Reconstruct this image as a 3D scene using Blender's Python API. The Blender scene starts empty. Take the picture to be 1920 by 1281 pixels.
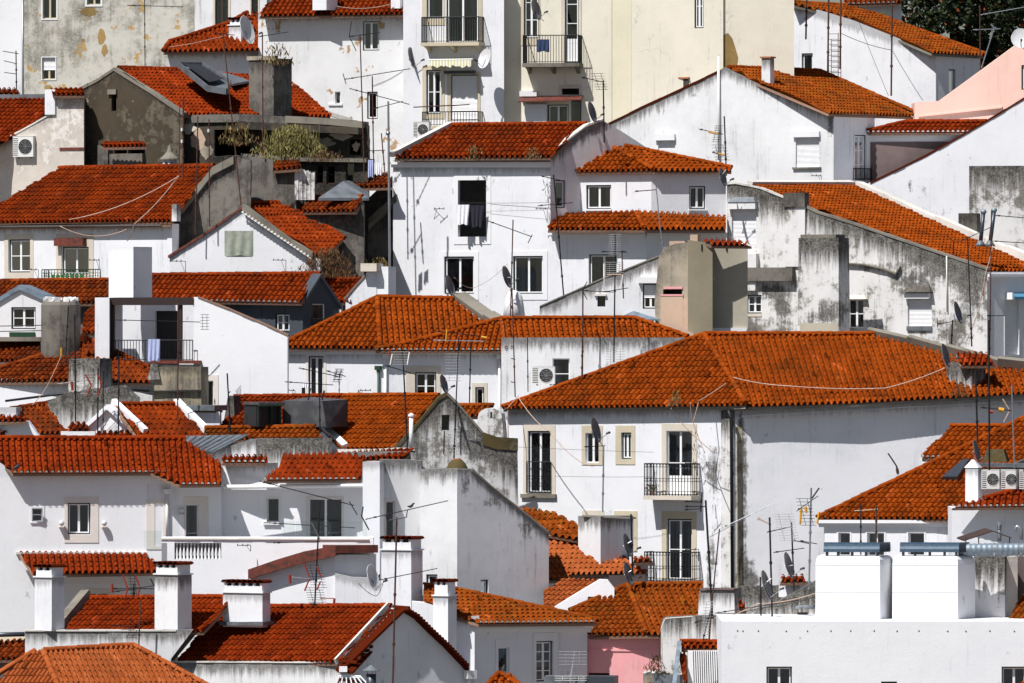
import bpy, bmesh, math, random
import numpy as np
from mathutils import Vector as V
from mathutils.geometry import tessellate_polygon
random.seed(7); RNG = np.random.default_rng(11)
R = math.radians
scn = bpy.context.scene
# ------------------------------------------------------------------ camera, sky, sun
S, D = 50.0, 300.0            # 50 photo pixels are one metre at the front, camera 300 m away (telephoto)
cam_d = bpy.data.cameras.new("camera"); cam = bpy.data.objects.new("camera", cam_d)
scn.collection.objects.link(cam); scn.camera = cam
cam.location = (0, -D, 0); cam.rotation_euler = (R(90), 0, 0)
cam_d.sensor_width = 36; cam_d.lens = 36 * D / (1920 / S); cam_d.clip_start = 1; cam_d.clip_end = 2000
SUN_EL, SUN_AZ = 57.0, 42.0   # azimuth counted to the left of the direction back to the camera
world = bpy.data.worlds.new("World"); scn.world = world; world.use_nodes = True
wn = world.node_tree.nodes; bg = wn['Background']
sky = wn.new('ShaderNodeTexSky'); sky.sky_type = 'NISHITA'; sky.sun_disc = False
sky.sun_elevation = R(SUN_EL); sky.sun_rotation = R(180 + SUN_AZ); sky.altitude = 50; sky.dust_density = 1.2
world.node_tree.links.new(sky.outputs[0], bg.inputs[0]); bg.inputs[1].default_value = 0.05
sl = bpy.data.lights.new("sun", 'SUN'); sl.energy = 4.9; sl.angle = R(0.5); sl.color = (1, 0.975, 0.95)
so = bpy.data.objects.new("sun", sl); scn.collection.objects.link(so)
sdir = V((-math.sin(R(SUN_AZ)) * math.cos(R(SUN_EL)), -math.cos(R(SUN_AZ)) * math.cos(R(SUN_EL)), math.sin(R(SUN_EL))))
so.rotation_euler = sdir.to_track_quat('Z', 'Y').to_euler()
scn.view_settings.view_transform = 'Standard'; scn.view_settings.look = 'None'
scn.view_settings.exposure = 0.36; scn.view_settings.gamma = 1.0

# ------------------------------------------------------------------ materials
MT = {}
class NG:
    def __init__(s, name):
        s.m = bpy.data.materials.new(name); s.m.use_nodes = True; s.t = s.m.node_tree; s.n = s.t.nodes
        s.b = s.n['Principled BSDF']; s.tc = s.n.new('ShaderNodeTexCoord'); MT[name] = s.m
    def L(s, a, b): s.t.links.new(a, b)
    def val(s, sock, x):
        if isinstance(x, (int, float)): sock.default_value = x
        elif isinstance(x, tuple): sock.default_value = x if len(x) == 4 else (*x, 1)
        else: s.L(x, sock)
    def noise(s, scale=(1, 1, 1), sc=1.0, det=5, rough=0.6, off=(0, 0, 0)):
        mp = s.n.new('ShaderNodeMapping'); mp.inputs['Scale'].default_value = scale; mp.inputs['Location'].default_value = off
        s.L(s.tc.outputs['Object'], mp.inputs[0]); t = s.n.new('ShaderNodeTexNoise')
        t.inputs['Scale'].default_value = sc; t.inputs['Detail'].default_value = det; t.inputs['Roughness'].default_value = rough
        s.L(mp.outputs[0], t.inputs['Vector']); return t.outputs['Fac']
    def mr(s, x, a, b, c=0.0, d=1.0):
        t = s.n.new('ShaderNodeMapRange'); s.val(t.inputs[0], x)
        for i, q in enumerate((a, b, c, d)): t.inputs[i + 1].default_value = q
        t.interpolation_type = 'SMOOTHSTEP'; return t.outputs[0]
    def ma(s, op, a, b=0.0):
        t = s.n.new('ShaderNodeMath'); t.operation = op; s.val(t.inputs[0], a); s.val(t.inputs[1], b); return t.outputs[0]
    def mix(s, f, a, b, mode='MIX'):
        t = s.n.new('ShaderNodeMix'); t.data_type = 'RGBA'; t.blend_type = mode
        s.val(t.inputs[0], f); s.val(t.inputs[6], a); s.val(t.inputs[7], b); return t.outputs[2]
    def bump(s, h, st=0.3, dist=0.02):
        t = s.n.new('ShaderNodeBump'); t.inputs['Strength'].default_value = st; t.inputs['Distance'].default_value = dist
        s.L(h, t.inputs['Height']); s.L(t.outputs[0], s.b.inputs['Normal'])
    def attr(s, name):
        t = s.n.new('ShaderNodeAttribute'); t.attribute_name = name; return t
def plaster(name, col, mott=0.10, streak=0.2, top=0.5, toplen=1.2, grime=0.0, gthr=0.55, dirt=(0.075, 0.07, 0.062), patch=None, pthr=0.68, second=None, rough=0.9, off=(0, 0, 0), crack=0.0):
    g = NG(name)
    n1 = g.noise(sc=0.45, det=6, off=off); n2 = g.noise(sc=2.6, det=12, rough=0.74, off=off)
    ns = g.noise(scale=(6.5, 6.5, 0.36), sc=1.0, det=9, rough=0.68, off=off); n3 = g.noise(sc=14, det=5, rough=0.7)
    c = g.mix(g.mr(n1, 0.35, 0.7), col, tuple(x * (1 - mott) for x in col))
    c = g.mix(g.ma('MULTIPLY', g.mr(n2, 0.45, 0.75), mott * 1.6), c, tuple(x * y for x, y in zip(col, (0.78, 0.74, 0.66))))
    if second: c = g.mix(g.mr(g.ma('ADD', g.ma('MULTIPLY', n1, 0.55), g.ma('MULTIPLY', n2, 0.45)), second[1], second[1] + 0.06), c, second[0])
    if patch:
        np_ = g.noise(sc=1.1, det=7, rough=0.62, off=(3, 1, 9)); pm = g.mr(np_, pthr, pthr + 0.012)
        c = g.mix(pm, c, patch)
    at = g.attr('edge'); sp = g.n.new('ShaderNodeSeparateXYZ'); g.L(at.outputs['Vector'], sp.inputs[0])
    e = g.ma('SUBTRACT', 10.0, g.ma('MAXIMUM', sp.outputs[0], sp.outputs[1]))
    tm = g.mr(g.ma('SUBTRACT', g.ma('ADD', g.ma('MULTIPLY', ns, 0.8), g.ma('MULTIPLY', n2, 0.25)), g.ma('DIVIDE', e, toplen)), 0.10, 0.42)
    tm = g.ma('MULTIPLY', tm, top)
    sm = g.ma('MULTIPLY', g.mr(g.ma('ADD', g.ma('MULTIPLY', ns, 0.75), g.ma('MULTIPLY', n3, 0.25)), 0.53, 0.66), g.ma('MULTIPLY', g.mr(n1, 0.42, 0.62), streak))
    d = g.ma('MAXIMUM', tm, sm)
    if grime:
        gm = g.mr(g.ma('ADD', g.ma('MULTIPLY', n1, 0.38), g.ma('ADD', g.ma('MULTIPLY', n2, 0.37), g.ma('ADD', g.ma('MULTIPLY', ns, 0.15), g.ma('MULTIPLY', n3, 0.10)))), gthr, gthr + 0.075)
        d = g.ma('MAXIMUM', d, g.ma('MULTIPLY', gm, grime))
    sa = g.attr('stain').outputs['Fac']; sm2 = g.mr(g.ma('ADD', sa, g.ma('ADD', g.ma('MULTIPLY', g.ma('SUBTRACT', n2, 0.5), 2.2), g.ma('MULTIPLY', g.ma('SUBTRACT', ns, 0.5), 1.4))), 0.42, 0.95)
    d = g.ma('MAXIMUM', d, g.ma('MULTIPLY', g.ma('MULTIPLY', sm2, g.mr(sa, 0.02, 0.25)), 0.95))
    if name.startswith('white'):
        sp_ = g.noise(scale=(1, 1, .6), sc=2.1, det=7, rough=0.62, off=(7, 2, 4)); d = g.ma('MAXIMUM', d, g.ma('MULTIPLY', g.mr(sp_, 0.665, 0.70), 0.35))
    if crack:
        vo = g.n.new('ShaderNodeTexVoronoi'); vo.feature = 'DISTANCE_TO_EDGE'; vo.inputs['Scale'].default_value = 0.5
        dm = g.n.new('ShaderNodeVectorMath'); dm.operation = 'ADD'; tn = g.n.new('ShaderNodeTexNoise'); tn.inputs['Scale'].default_value = 1.7; tn.inputs['Detail'].default_value = 5
        g.L(g.tc.outputs['Object'], dm.inputs[0]); g.L(tn.outputs['Color'], dm.inputs[1]); g.L(g.tc.outputs['Object'], tn.inputs['Vector']); g.L(dm.outputs[0], vo.inputs['Vector'])
        d = g.ma('MAXIMUM', d, g.ma('MULTIPLY', g.mr(vo.outputs[0], 0.012, 0.002), g.ma('MULTIPLY', g.mr(n1, 0.5, 0.6), crack)))
    dc = g.mix(g.mr(g.ma('ADD', g.ma('MULTIPLY', n3, 0.5), g.ma('MULTIPLY', n2, 0.5)), 0.42, 0.62), tuple(x * 0.55 for x in dirt), tuple(min(.5, x * 2.3 + .03) for x in dirt))
    c = g.mix(d, c, dc)
    g.L(c, g.b.inputs['Base Color']); g.b.inputs['Roughness'].default_value = rough
    g.b.inputs['Specular IOR Level'].default_value = 0.2
    g.bump(g.ma('ADD', n2, g.ma('MULTIPLY', n3, 0.4)), 0.35, 0.03)
def flat(name, col, rough=0.6, metal=0.0, var=0.15, sc=6.0, spec=0.4, col2=None):
    g = NG(name); n = g.noise(sc=sc, det=5)
    c = g.mix(g.mr(n, 0.35, 0.7), col, col2 or tuple(x * (1 - var) for x in col))
    g.L(c, g.b.inputs['Base Color']); g.b.inputs['Roughness'].default_value = rough; g.b.inputs['Metallic'].default_value = metal
    g.b.inputs['Specular IOR Level'].default_value = spec; g.bump(n, 0.12, 0.01)
def tile(name, a, b, dark=0.25, lich=0.0, lichcol=(0.035, 0.03, 0.022), yel=0.0):
    g = NG(name); r = g.attr('rnd').outputs['Fac']
    cr = g.n.new('ShaderNodeValToRGB'); el = cr.color_ramp.elements
    el[0].position = 0; el[0].color = (*[x * 0.45 for x in a], 1); el[1].position = 1; el[1].color = (*[x * 1.35 + .01 for x in b], 1)
    for p, c in ((0.06, tuple(x * 0.8 for x in a)), (0.3, a), (0.8, b), (0.93, tuple(min(1, x * 1.12 + 0.004) for x in b))):
        q = el.new(p); q.color = (*c, 1)
    g.L(r, cr.inputs[0]); n1 = g.noise(sc=0.7, det=6); n2 = g.noise(sc=7, det=6, rough=0.7); n3 = g.noise(sc=26, det=3)
    c = g.mix(g.ma('MULTIPLY', g.mr(n1, 0.42, 0.72), dark), cr.outputs[0], tuple(x * 0.45 for x in a))
    c = g.mix(g.ma('MULTIPLY', g.mr(n2, 0.5, 0.75), 0.35 + lich * 0.4), c, lichcol)
    if lich: c = g.mix(g.ma('MULTIPLY', g.mr(g.ma('ADD', g.ma('MULTIPLY', n1, 0.5), g.ma('MULTIPLY', n2, 0.5)), 0.50, 0.62), lich), c, lichcol)
    if yel: c = g.mix(g.ma('MULTIPLY', g.mr(g.noise(sc=1.6, det=8, rough=0.7, off=(5, 5, 5)), 0.52, 0.66), yel), c, (0.22, 0.09, 0.006))
    ed = g.ma('MULTIPLY', g.mr(g.attr('lip').outputs['Fac'], 0.0, 1.0), 0.0)
    g.L(c, g.b.inputs['Base Color']); g.b.inputs['Roughness'].default_value = 0.9; g.b.inputs['Specular IOR Level'].default_value = 0.05
    g.bump(g.ma('ADD', n2, n3), 0.3, 0.012)
WH = (0.73, 0.735, 0.76)
plaster('white_clean', (0.78, 0.785, 0.805), 0.05, 0.14, 0.15, 0.6, second=((0.745, 0.755, 0.785), 0.545))
plaster('white', WH, 0.08, 0.34, 0.5, 1.0, grime=0.16, gthr=0.555, second=((0.665, 0.675, 0.705), 0.535), crack=0.08)
plaster('white_worn', (0.72, 0.72, 0.73), 0.14, 0.5, 0.85, 1.6, grime=0.35, gthr=0.56, crack=0.1)
plaster('white_dirty', (0.70, 0.69, 0.68), 0.22, 0.8, 1.0, 3.6, grime=0.9, gthr=0.495, second=((0.42, 0.385, 0.33), 0.52), crack=0.15)
plaster('white_chip', (0.72, 0.72, 0.72), 0.14, 0.4, 0.4, 0.8, grime=0.25, gthr=0.57, patch=(0.40, 0.27, 0.15), pthr=0.62)
plaster('stained', (0.56, 0.54, 0.48), 0.3, 1.0, 0.5, 2.0, grime=0.9, gthr=0.475, dirt=(0.17, 0.16, 0.13), patch=(0.45, 0.29, 0.11), pthr=0.61, second=((0.42, 0.40, 0.35), 0.52))
plaster('brown_render', (0.072, 0.056, 0.038), 0.45, 0.8, 0.6, 1.2, grime=0.5, gthr=0.50, dirt=(0.022, 0.018, 0.013), second=((0.15, 0.125, 0.09), 0.505), patch=(0.30, 0.25, 0.17), pthr=0.66)
plaster('grey_render', (0.17, 0.155, 0.135), 0.4, 1.0, 0.9, 1.8, grime=0.9, gthr=0.47, dirt=(0.035, 0.03, 0.026), second=((0.30, 0.28, 0.24), 0.54))
plaster('derelict', (0.075, 0.062, 0.045), 0.5, 1.0, 1.0, 1.5, grime=1.0, gthr=0.46, dirt=(0.015, 0.013, 0.010), second=((0.28, 0.225, 0.15), 0.54))
plaster('beige_stain', (0.60, 0.54, 0.48), 0.25, 0.7, 0.5, 1.5, grime=0.5, gthr=0.54, dirt=(0.26, 0.22, 0.18), second=((0.70, 0.66, 0.62), 0.52))
plaster('cream', (0.74, 0.69, 0.57), 0.09, 0.3, 0.2, 1.0, second=((0.70, 0.66, 0.56), 0.53), crack=0.25)
plaster('cream_deep', (0.72, 0.665, 0.51), 0.07, 0.15, 0.2, 1.0)
plaster('ochre', (0.36, 0.24, 0.09), 0.5, 0.3, 0.2, 0.5, grime=0.5, dirt=(0.09, 0.06, 0.03))
plaster('pink', (0.78, 0.36, 0.37), 0.14, 0.3, 0.2, 0.4, second=((0.70, 0.36, 0.37), 0.53))
plaster('pale_pink', (0.78, 0.52, 0.44), 0.08, 0.2, 0.2, 0.5)
plaster('olive_render', (0.25, 0.22, 0.155), 0.2, 0.4, 0.2, 0.5, grime=0.3, gthr=0.54, dirt=(0.15, 0.13, 0.09))
plaster('taupe_render', (0.46, 0.42, 0.335), 0.2, 0.4, 0.3, 0.8, grime=0.3, gthr=0.54, dirt=(0.2, 0.18, 0.14), patch=(0.62, 0.60, 0.55), pthr=0.66)
plaster('brick_stone', (0.42, 0.365, 0.285), 0.5, 0.8, 0.6, 1.0, grime=0.8, gthr=0.5, dirt=(0.09, 0.08, 0.065))
plaster('peach_render', (0.55, 0.40, 0.30), 0.25, 0.5, 0.1, 1.0, second=((0.42, 0.16, 0.11), 0.62))
plaster('brown_wall', (0.16, 0.12, 0.115), 0.4, 0.4, 0.3, 1.0, grime=0.6, dirt=(0.07, 0.05, 0.05))
plaster('slate', (0.065, 0.075, 0.09), 0.25, 0.5, 0.3, 1.0, grime=0.4, dirt=(0.03, 0.034, 0.042), rough=0.5)
plaster('stone', (0.62, 0.56, 0.47), 0.15, 0.3, 0.2, 0.4, grime=0.35, gthr=0.55, dirt=(0.22, 0.19, 0.15))
plaster('stone_yellow', (0.57, 0.50, 0.37), 0.15, 0.3, 0.1, 0.4)
plaster('stone_pale', (0.72, 0.66, 0.61), 0.1, 0.1, 0.1, 0.3)
plaster('trim_white', (0.74, 0.74, 0.75), 0.05, 0.08, 0.05, 0.3)
plaster('coping', (0.22, 0.20, 0.165), 0.4, 0.8, 0.3, 0.6, grime=0.9, gthr=0.5, dirt=(0.07, 0.065, 0.05))
plaster('coping_white', (0.68, 0.65, 0.60), 0.25, 0.6, 0.3, 0.6, grime=0.6, gthr=0.54)
plaster('stone_old', (0.36, 0.31, 0.225), 0.4, 0.8, 0.8, 1.2, grime=0.9, gthr=0.50, dirt=(0.05, 0.042, 0.03), second=((0.48, 0.44, 0.36), 0.54))
plaster('damp_streak', (0.40, 0.36, 0.27), 0.4, 1.0, 0.5, 2.0, grime=1.0, gthr=0.475, dirt=(0.075, 0.05, 0.015))
plaster('moss', (0.10, 0.075, 0.03), 0.5, 0.8, 0.3, 0.6, grime=0.8, gthr=0.5, dirt=(0.045, 0.04, 0.02))
plaster('mortar', (0.27, 0.16, 0.11), 0.3, 0.4, 0.2, 0.5, grime=0.6, gthr=0.52)
tile('tile', (0.155, 0.019, 0.002), (0.240, 0.034, 0.003), 0.5, 0.4, (0.03, 0.014, 0.007))
tile('tile_red', (0.160, 0.018, 0.002), (0.240, 0.030, 0.003), 0.4, 0.22, (0.04, 0.015, 0.006))
tile('tile_orange', (0.200, 0.034, 0.002), (0.290, 0.054, 0.004), 0.45, 0.32, (0.05, 0.024, 0.006))
tile('tile_old', (0.12, 0.018, 0.003), (0.23, 0.042, 0.005), 0.55, 0.7, (0.020, 0.015, 0.010))
tile('tile_moss', (0.175, 0.033, 0.003), (0.26, 0.053, 0.005), 0.4, 0.5, (0.038, 0.026, 0.008), 0.5)
tile('tile_pale', (0.27, 0.064, 0.016), (0.35, 0.092, 0.026), 0.2, 0.12, (0.08, 0.035, 0.02))
flat('plug', (0.75, 0.72, 0.68), 0.9)
flat('frame_white', (0.80, 0.80, 0.80), 0.35, var=0.05)
flat('frame_dark', (0.012, 0.022, 0.018), 0.4)
flat('frame_brown', (0.05, 0.028, 0.02), 0.5)
flat('frame_cream', (0.55, 0.47, 0.32), 0.5)
flat('iron', (0.012, 0.013, 0.014), 0.5, 0.2)
flat('rust', (0.10, 0.035, 0.02), 0.8, 0.1, col2=(0.035, 0.018, 0.014), sc=9)
flat('galv', (0.33, 0.35, 0.37), 0.4, 0.7)
flat('alu', (0.45, 0.45, 0.45), 0.45, 0.5)
flat('dark_metal', (0.06, 0.07, 0.085), 0.4, 0.4)
flat('blue_metal', (0.05, 0.085, 0.125), 0.45, 0.2, var=0.3)
flat('zinc', (0.17, 0.19, 0.21), 0.55, 0.3, col2=(0.10, 0.11, 0.12), sc=2)
flat('blue_grey', (0.17, 0.22, 0.27), 0.6, 0.0, col2=(0.09, 0.12, 0.15), sc=3)
flat('steel', (0.24, 0.29, 0.34), 0.55, 0.5, var=0.25)
flat('shutter', (0.72, 0.72, 0.73), 0.5, var=0.06)
flat('plastic', (0.70, 0.69, 0.66), 0.5, var=0.08)
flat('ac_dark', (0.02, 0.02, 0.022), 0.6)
flat('dish', (0.13, 0.12, 0.12), 0.5, 0.1); flat('dish_light', (0.62, 0.62, 0.62), 0.5)
flat('red_paint', (0.28, 0.03, 0.015), 0.6); flat('yellow_paint', (0.62, 0.30, 0.02), 0.5)
flat('green_paint', (0.03, 0.13, 0.04), 0.5); flat('green_dark', (0.012, 0.05, 0.02), 0.5)
flat('cable', (0.50, 0.36, 0.28), 0.8, var=0.3); flat('cable_dark', (0.05, 0.045, 0.04), 0.8)
flat('cloth_white', (0.88, 0.87, 0.92), 0.9); flat('cloth_dark', (0.02, 0.018, 0.03), 0.9)
flat('cloth_green', (0.34, 0.37, 0.30), 0.9, col2=(0.24, 0.27, 0.22), sc=4); flat('cloth_blue', (0.42, 0.47, 0.72), 0.9)
flat('cloth_navy', (0.03, 0.05, 0.12), 0.9)
flat('wood_red', (0.16, 0.035, 0.02), 0.7, col2=(0.05, 0.02, 0.015), sc=5); flat('beam_dark', (0.03, 0.016, 0.014), 0.6)
flat('curtain', (0.55, 0.55, 0.55), 0.9); flat('blue_awning', (0.08, 0.24, 0.38), 0.7)
flat('leaf', (0.02, 0.032, 0.008), 0.6, col2=(0.006, 0.012, 0.003), sc=9, spec=0.2); flat('leaf_light', (0.10, 0.12, 0.02), 0.6)
flat('flower', (0.42, 0.10, 0.03), 0.7); flat('weed', (0.23, 0.20, 0.06), 0.8, col2=(0.12, 0.095, 0.03), sc=4)
flat('weed_brown', (0.11, 0.055, 0.02), 0.9); flat('bark', (0.08, 0.06, 0.045), 0.9)
flat('ground', (0.16, 0.14, 0.12), 0.95, var=0.5, sc=1.5); flat('cobble', (0.20, 0.19, 0.18), 0.9, var=0.4, sc=3)
flat('feather', (0.03, 0.03, 0.035), 0.8); flat('asphalt_felt', (0.045, 0.047, 0.052), 0.8, col2=(0.085, 0.085, 0.09), sc=2); flat('pot', (0.35, 0.12, 0.05), 0.8)
g = NG('awning_stripe'); wv = g.n.new('ShaderNodeTexWave'); wv.inputs['Scale'].default_value = 2.2; wv.bands_direction = 'X'
g.L(g.tc.outputs['Object'], wv.inputs[0]); g.L(g.mix(g.mr(wv.outputs[1], 0.45, 0.55), (0.72, 0.71, 0.64), (0.55, 0.51, 0.26)), g.b.inputs['Base Color']); g.b.inputs['Roughness'].default_value = 0.9
g = NG('lace'); g.L(g.mix(g.mr(g.noise(sc=16, det=2), 0.48, 0.55), (0.05, 0.05, 0.05), (0.5, 0.5, 0.5)), g.b.inputs['Base Color'])
def glassmat(name, tint, tr):
    g = NG(name); g.n.remove(g.b); o = g.n['Material Output']
    fr = g.n.new('ShaderNodeFresnel'); fr.inputs[0].default_value = 1.5
    t = g.n.new('ShaderNodeBsdfTransparent'); t.inputs[0].default_value = (*tint, 1)
    gl = g.n.new('ShaderNodeBsdfGlossy'); gl.inputs['Roughness'].default_value = 0.03; gl.inputs[0].default_value = (0.9, 0.95, 1, 1)
    m = g.n.new('ShaderNodeMixShader'); g.L(g.ma('MULTIPLY', fr.outputs[0], tr), m.inputs[0]); g.L(t.outputs[0], m.inputs[1]); g.L(gl.outputs[0], m.inputs[2]); g.L(m.outputs[0], o.inputs[0])
glassmat('glass', (0.62, 0.66, 0.67), 1.5); glassmat('glass_clear', (0.93, 0.96, 0.95), 0.8)

# ------------------------------------------------------------------ geometry helpers
CAM = V((0, -D, 0)); Z = V((0, 0, 1))
def W(px, py, d):
    k = (1 + d / D) / S; return V(((px - 960) * k, d, (640.5 - py) * k))
def ray(px, py, o, n):
    r = V(((px - 960) / S, D, (640.5 - py) / S)); return CAM + r * ((o - CAM).dot(n) / r.dot(n))
class Fr:                      # upright plane through photo column px at depth d, facing th degrees to the left of the camera
    def __init__(s, px, d, th):
        s.o = W(px, 640.5, d); a = R(th); s.n = V((-math.sin(a), -math.cos(a), 0)); s.t = V((math.cos(a), -math.sin(a), 0))
    def hit(s, px, py): return ray(px, py, s.o, s.n)
    def sz(s, px, py): p = s.hit(px, py) - s.o; return (p.dot(s.t), p.z)
    def w(s, a, z, out=0.0): return s.o + s.t * a + Z * z + s.n * out
class MB:
    def __init__(s): s.v = []; s.f = []; s.m = []; s.e = {}
    def add(s, vs, fs, mi=0):
        k = len(s.v); s.v += [V(p) for p in vs]; s.f += [tuple(i + k for i in f) for f in fs]; s.m += [mi] * len(fs); return k
    def hexa(s, q, mi=0):     # q: 4 corners of one face, 4 of the opposite
        s.add(q, [(0, 1, 2, 3), (7, 6, 5, 4), (0, 4, 5, 1), (1, 5, 6, 2), (2, 6, 7, 3), (3, 7, 4, 0)], mi)
    def bf(s, fr, s0, s1, z0, z1, o0, o1, mi=0):
        s.hexa([fr.w(s0, z0, o0), fr.w(s1, z0, o0), fr.w(s1, z1, o0), fr.w(s0, z1, o0), fr.w(s0, z0, o1), fr.w(s1, z0, o1), fr.w(s1, z1, o1), fr.w(s0, z1, o1)], mi)
    def ring(s, pts, r, n=5, mi=0, closed=False):
        vs = []; fs = []
        for i, p in enumerate(pts):
            a = pts[max(i - 1, 0)]; b = pts[min(i + 1, len(pts) - 1)]
            if closed: a = pts[i - 1]; b = pts[(i + 1) % len(pts)]
            t = (b - a).normalized(); x = t.cross(Z if abs(t.z) < 0.9 else V((1, 0, 0))).normalized(); y = t.cross(x)
            rr = r[i] if isinstance(r, (list, tuple)) else r
            vs += [p + (x * math.cos(2 * math.pi * k / n) + y * math.sin(2 * math.pi * k / n)) * rr for k in range(n)]
        m = len(pts)
        for i in range(m if closed else m - 1):
            j = (i + 1) % m
            fs += [(i * n + k, i * n + (k + 1) % n, j * n + (k + 1) % n, j * n + k) for k in range(n)]
        if not closed: fs += [tuple(range(n))[::-1], tuple((m - 1) * n + k for k in range(n))]
        s.add(vs, fs, mi)
    def tube(s, a, b, r, n=5, r2=None, mi=0): s.ring([V(a), V(b)], [r, r if r2 is None else r2], n, mi)
    def build(s, name, mats, par=None, smooth=False, kind=None):
        me = bpy.data.meshes.new(name); off = par['_o'] if par is not None and '_o' in par else [0, 0, 0]; off = V(off)
        me.from_pydata([p - off for p in s.v], [], s.f)
        if isinstance(mats, str): mats = [mats]
        for m in mats: me.materials.append(MT[m])
        me.polygons.foreach_set('material_index', s.m)
        if s.e:
            at = me.attributes.new('edge', 'FLOAT_VECTOR', 'POINT')
            for i, e in s.e.items(): at.data[i].vector = e
        if smooth: me.polygons.foreach_set('use_smooth', [True] * len(me.polygons))
        me.validate(); me.update()
        return link(name, me, par, kind)
def link(name, me, par, kind=None):
    o = bpy.data.objects.new(name, me); scn.collection.objects.link(o)
    if par is not None: o.parent = par; o['_o'] = list(par['_o'])
    if kind: o['kind'] = kind
    return o
def thing(name, label, cat, loc, group=None):
    o = bpy.data.objects.new(name, None); scn.collection.objects.link(o); o.location = loc; o['_o'] = list(loc); o.empty_display_size = 0.3
    o['label'] = label; o['category'] = cat
    if group: o['group'] = group
    return o
def house(name, label, px, py, d, cat='house', group=None): return thing(name, label, cat, W(px, py, d), group)

# ------------------------------------------------------------------ windows
def window(H, fr, x0, y0, x1, y1, code='2', sur=0, smat='trim_white', rec=0.14):
    a0, z1 = fr.sz(x0, y0); a1, z0 = fr.sz(x1, y1); z1 = fr.sz((x0 + x1) / 2, y0)[1]; z0 = fr.sz((x0 + x1) / 2, y1)[1]
    w = a1 - a0; h = z1 - z0
    if sur:
        l, t, r, b = [q / S * 1.1 for q in (sur if isinstance(sur, tuple) else (sur,) * 4)]
        m = MB(); pr = 0.025
        for (p, q, u, v) in ((a0 - l, a0, z0 - b, z1 + t), (a1, a1 + r, z0 - b, z1 + t), (a0, a1, z1, z1 + t), (a0, a1, z0 - b, z0)):
            if q - p > 0.01 and v - u > 0.01: m.bf(fr, p, q, u, v, 0.003, pr)
        m.build('window_surround', smat, H)
    if 'X' in code: return None
    m = MB(); o1 = -rec + 0.03; o0 = o1 - 0.06; ft = 0.045
    mats = ['frame_white', 'frame_dark']
    if 'B' in code: mats[0] = 'frame_brown'
    if 'K' in code: mats[0] = 'frame_dark'
    if 'Y' in code: mats[0] = 'frame_cream'
    if 'D' in code:           # dark outer frame
        q = 0.05
        for (p, r_, u, v) in ((a0, a0 + q, z0, z1), (a1 - q, a1, z0, z1), (a0 + q, a1 - q, z1 - q, z1), (a0 + q, a1 - q, z0, z0 + q)):
            m.bf(fr, p, r_, u, v, o0 - 0.02, o1 + 0.015, 1)
        a0 += q; a1 -= q; z0 += q; z1 -= q; w = a1 - a0; h = z1 - z0
    n = int(next((c for c in code if c.isdigit()), '1')); rows = 1 + code.count('r')
    bars = [(a0, a0 + ft, z0, z1), (a1 - ft, a1, z0, z1), (a0 + ft, a1 - ft, z1 - ft, z1), (a0 + ft, a1 - ft, z0, z0 + ft)]
    for i in range(1, n):
        c = a0 + w * i / n; bars.append((c - ft, c + ft, z0 + ft, z1 - ft))
    for (p, q, u, v) in bars: m.bf(fr, p, q, u, v, o0, o1)
    for i in range(1, rows):
        c = z0 + h * i / rows
        for k in range(n): m.bf(fr, a0 + w * k / n + ft, a0 + w * (k + 1) / n - ft, c - 0.018, c + 0.018, o0 + 0.01, o1 - 0.01)
    if not any(q in code for q in 'CQVSHK') and random.random() < .55: code += 'C'
    if 'P' in code: m.bf(fr, a0 + ft, a1 - ft, z0 + ft, z0 + h * 0.3, o0 + 0.01, o1 - 0.015)   # solid lower panel
    win = m.build('window', mats, H)
    g = MB(); g.bf(fr, a0 + 0.02, a1 - 0.02, z0 + 0.02, z1 - 0.02, o0 + 0.025, o0 + 0.032); g.build('pane', 'glass', win)
    if 'S' in code or 'H' in code:
        g = MB(); top = z1; bot = z0 if 'S' in code else z0 + h * 0.42
        ns = max(3, int((top - bot) / 0.055)); ph = (top - bot) / ns
        for i in range(ns):
            zz = top - i * ph
            g.add([fr.w(a0, zz, o1 + 0.012), fr.w(a1, zz, o1 + 0.012), fr.w(a1, zz - ph * 0.75, o1 + 0.032), fr.w(a0, zz - ph * 0.75, o1 + 0.032), fr.w(a1, zz - ph, o1 + 0.012), fr.w(a0, zz - ph, o1 + 0.012)], [(0, 1, 2, 3), (3, 2, 4, 5)])
        g.build('roller_shutter', 'shutter', win)
    if 'C' in code or 'Q' in code or 'V' in code:
        g = MB(); cols = [(a0, a1)] if 'Q' in code or 'V' in code else [(a0, a0 + w * 0.34), (a1 - w * 0.3, a1)]
        for (p, q) in cols:
            k = max(4, int((q - p) / 0.05)); pts = [(p + (q - p) * i / k, 0.02 * math.sin(i * 2.1)) for i in range(k + 1)]
            vs = []; 
            for (u, o) in pts: vs += [fr.w(u, z0 + 0.02, o0 - 0.08 + o), fr.w(u, z1 - 0.02, o0 - 0.08 + o)]
            g.add(vs, [(2 * i, 2 * i + 2, 2 * i + 3, 2 * i + 1) for i in range(k)])
        g.build('curtain', 'lace' if 'V' in code else 'curtain', win)
    return win

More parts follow.
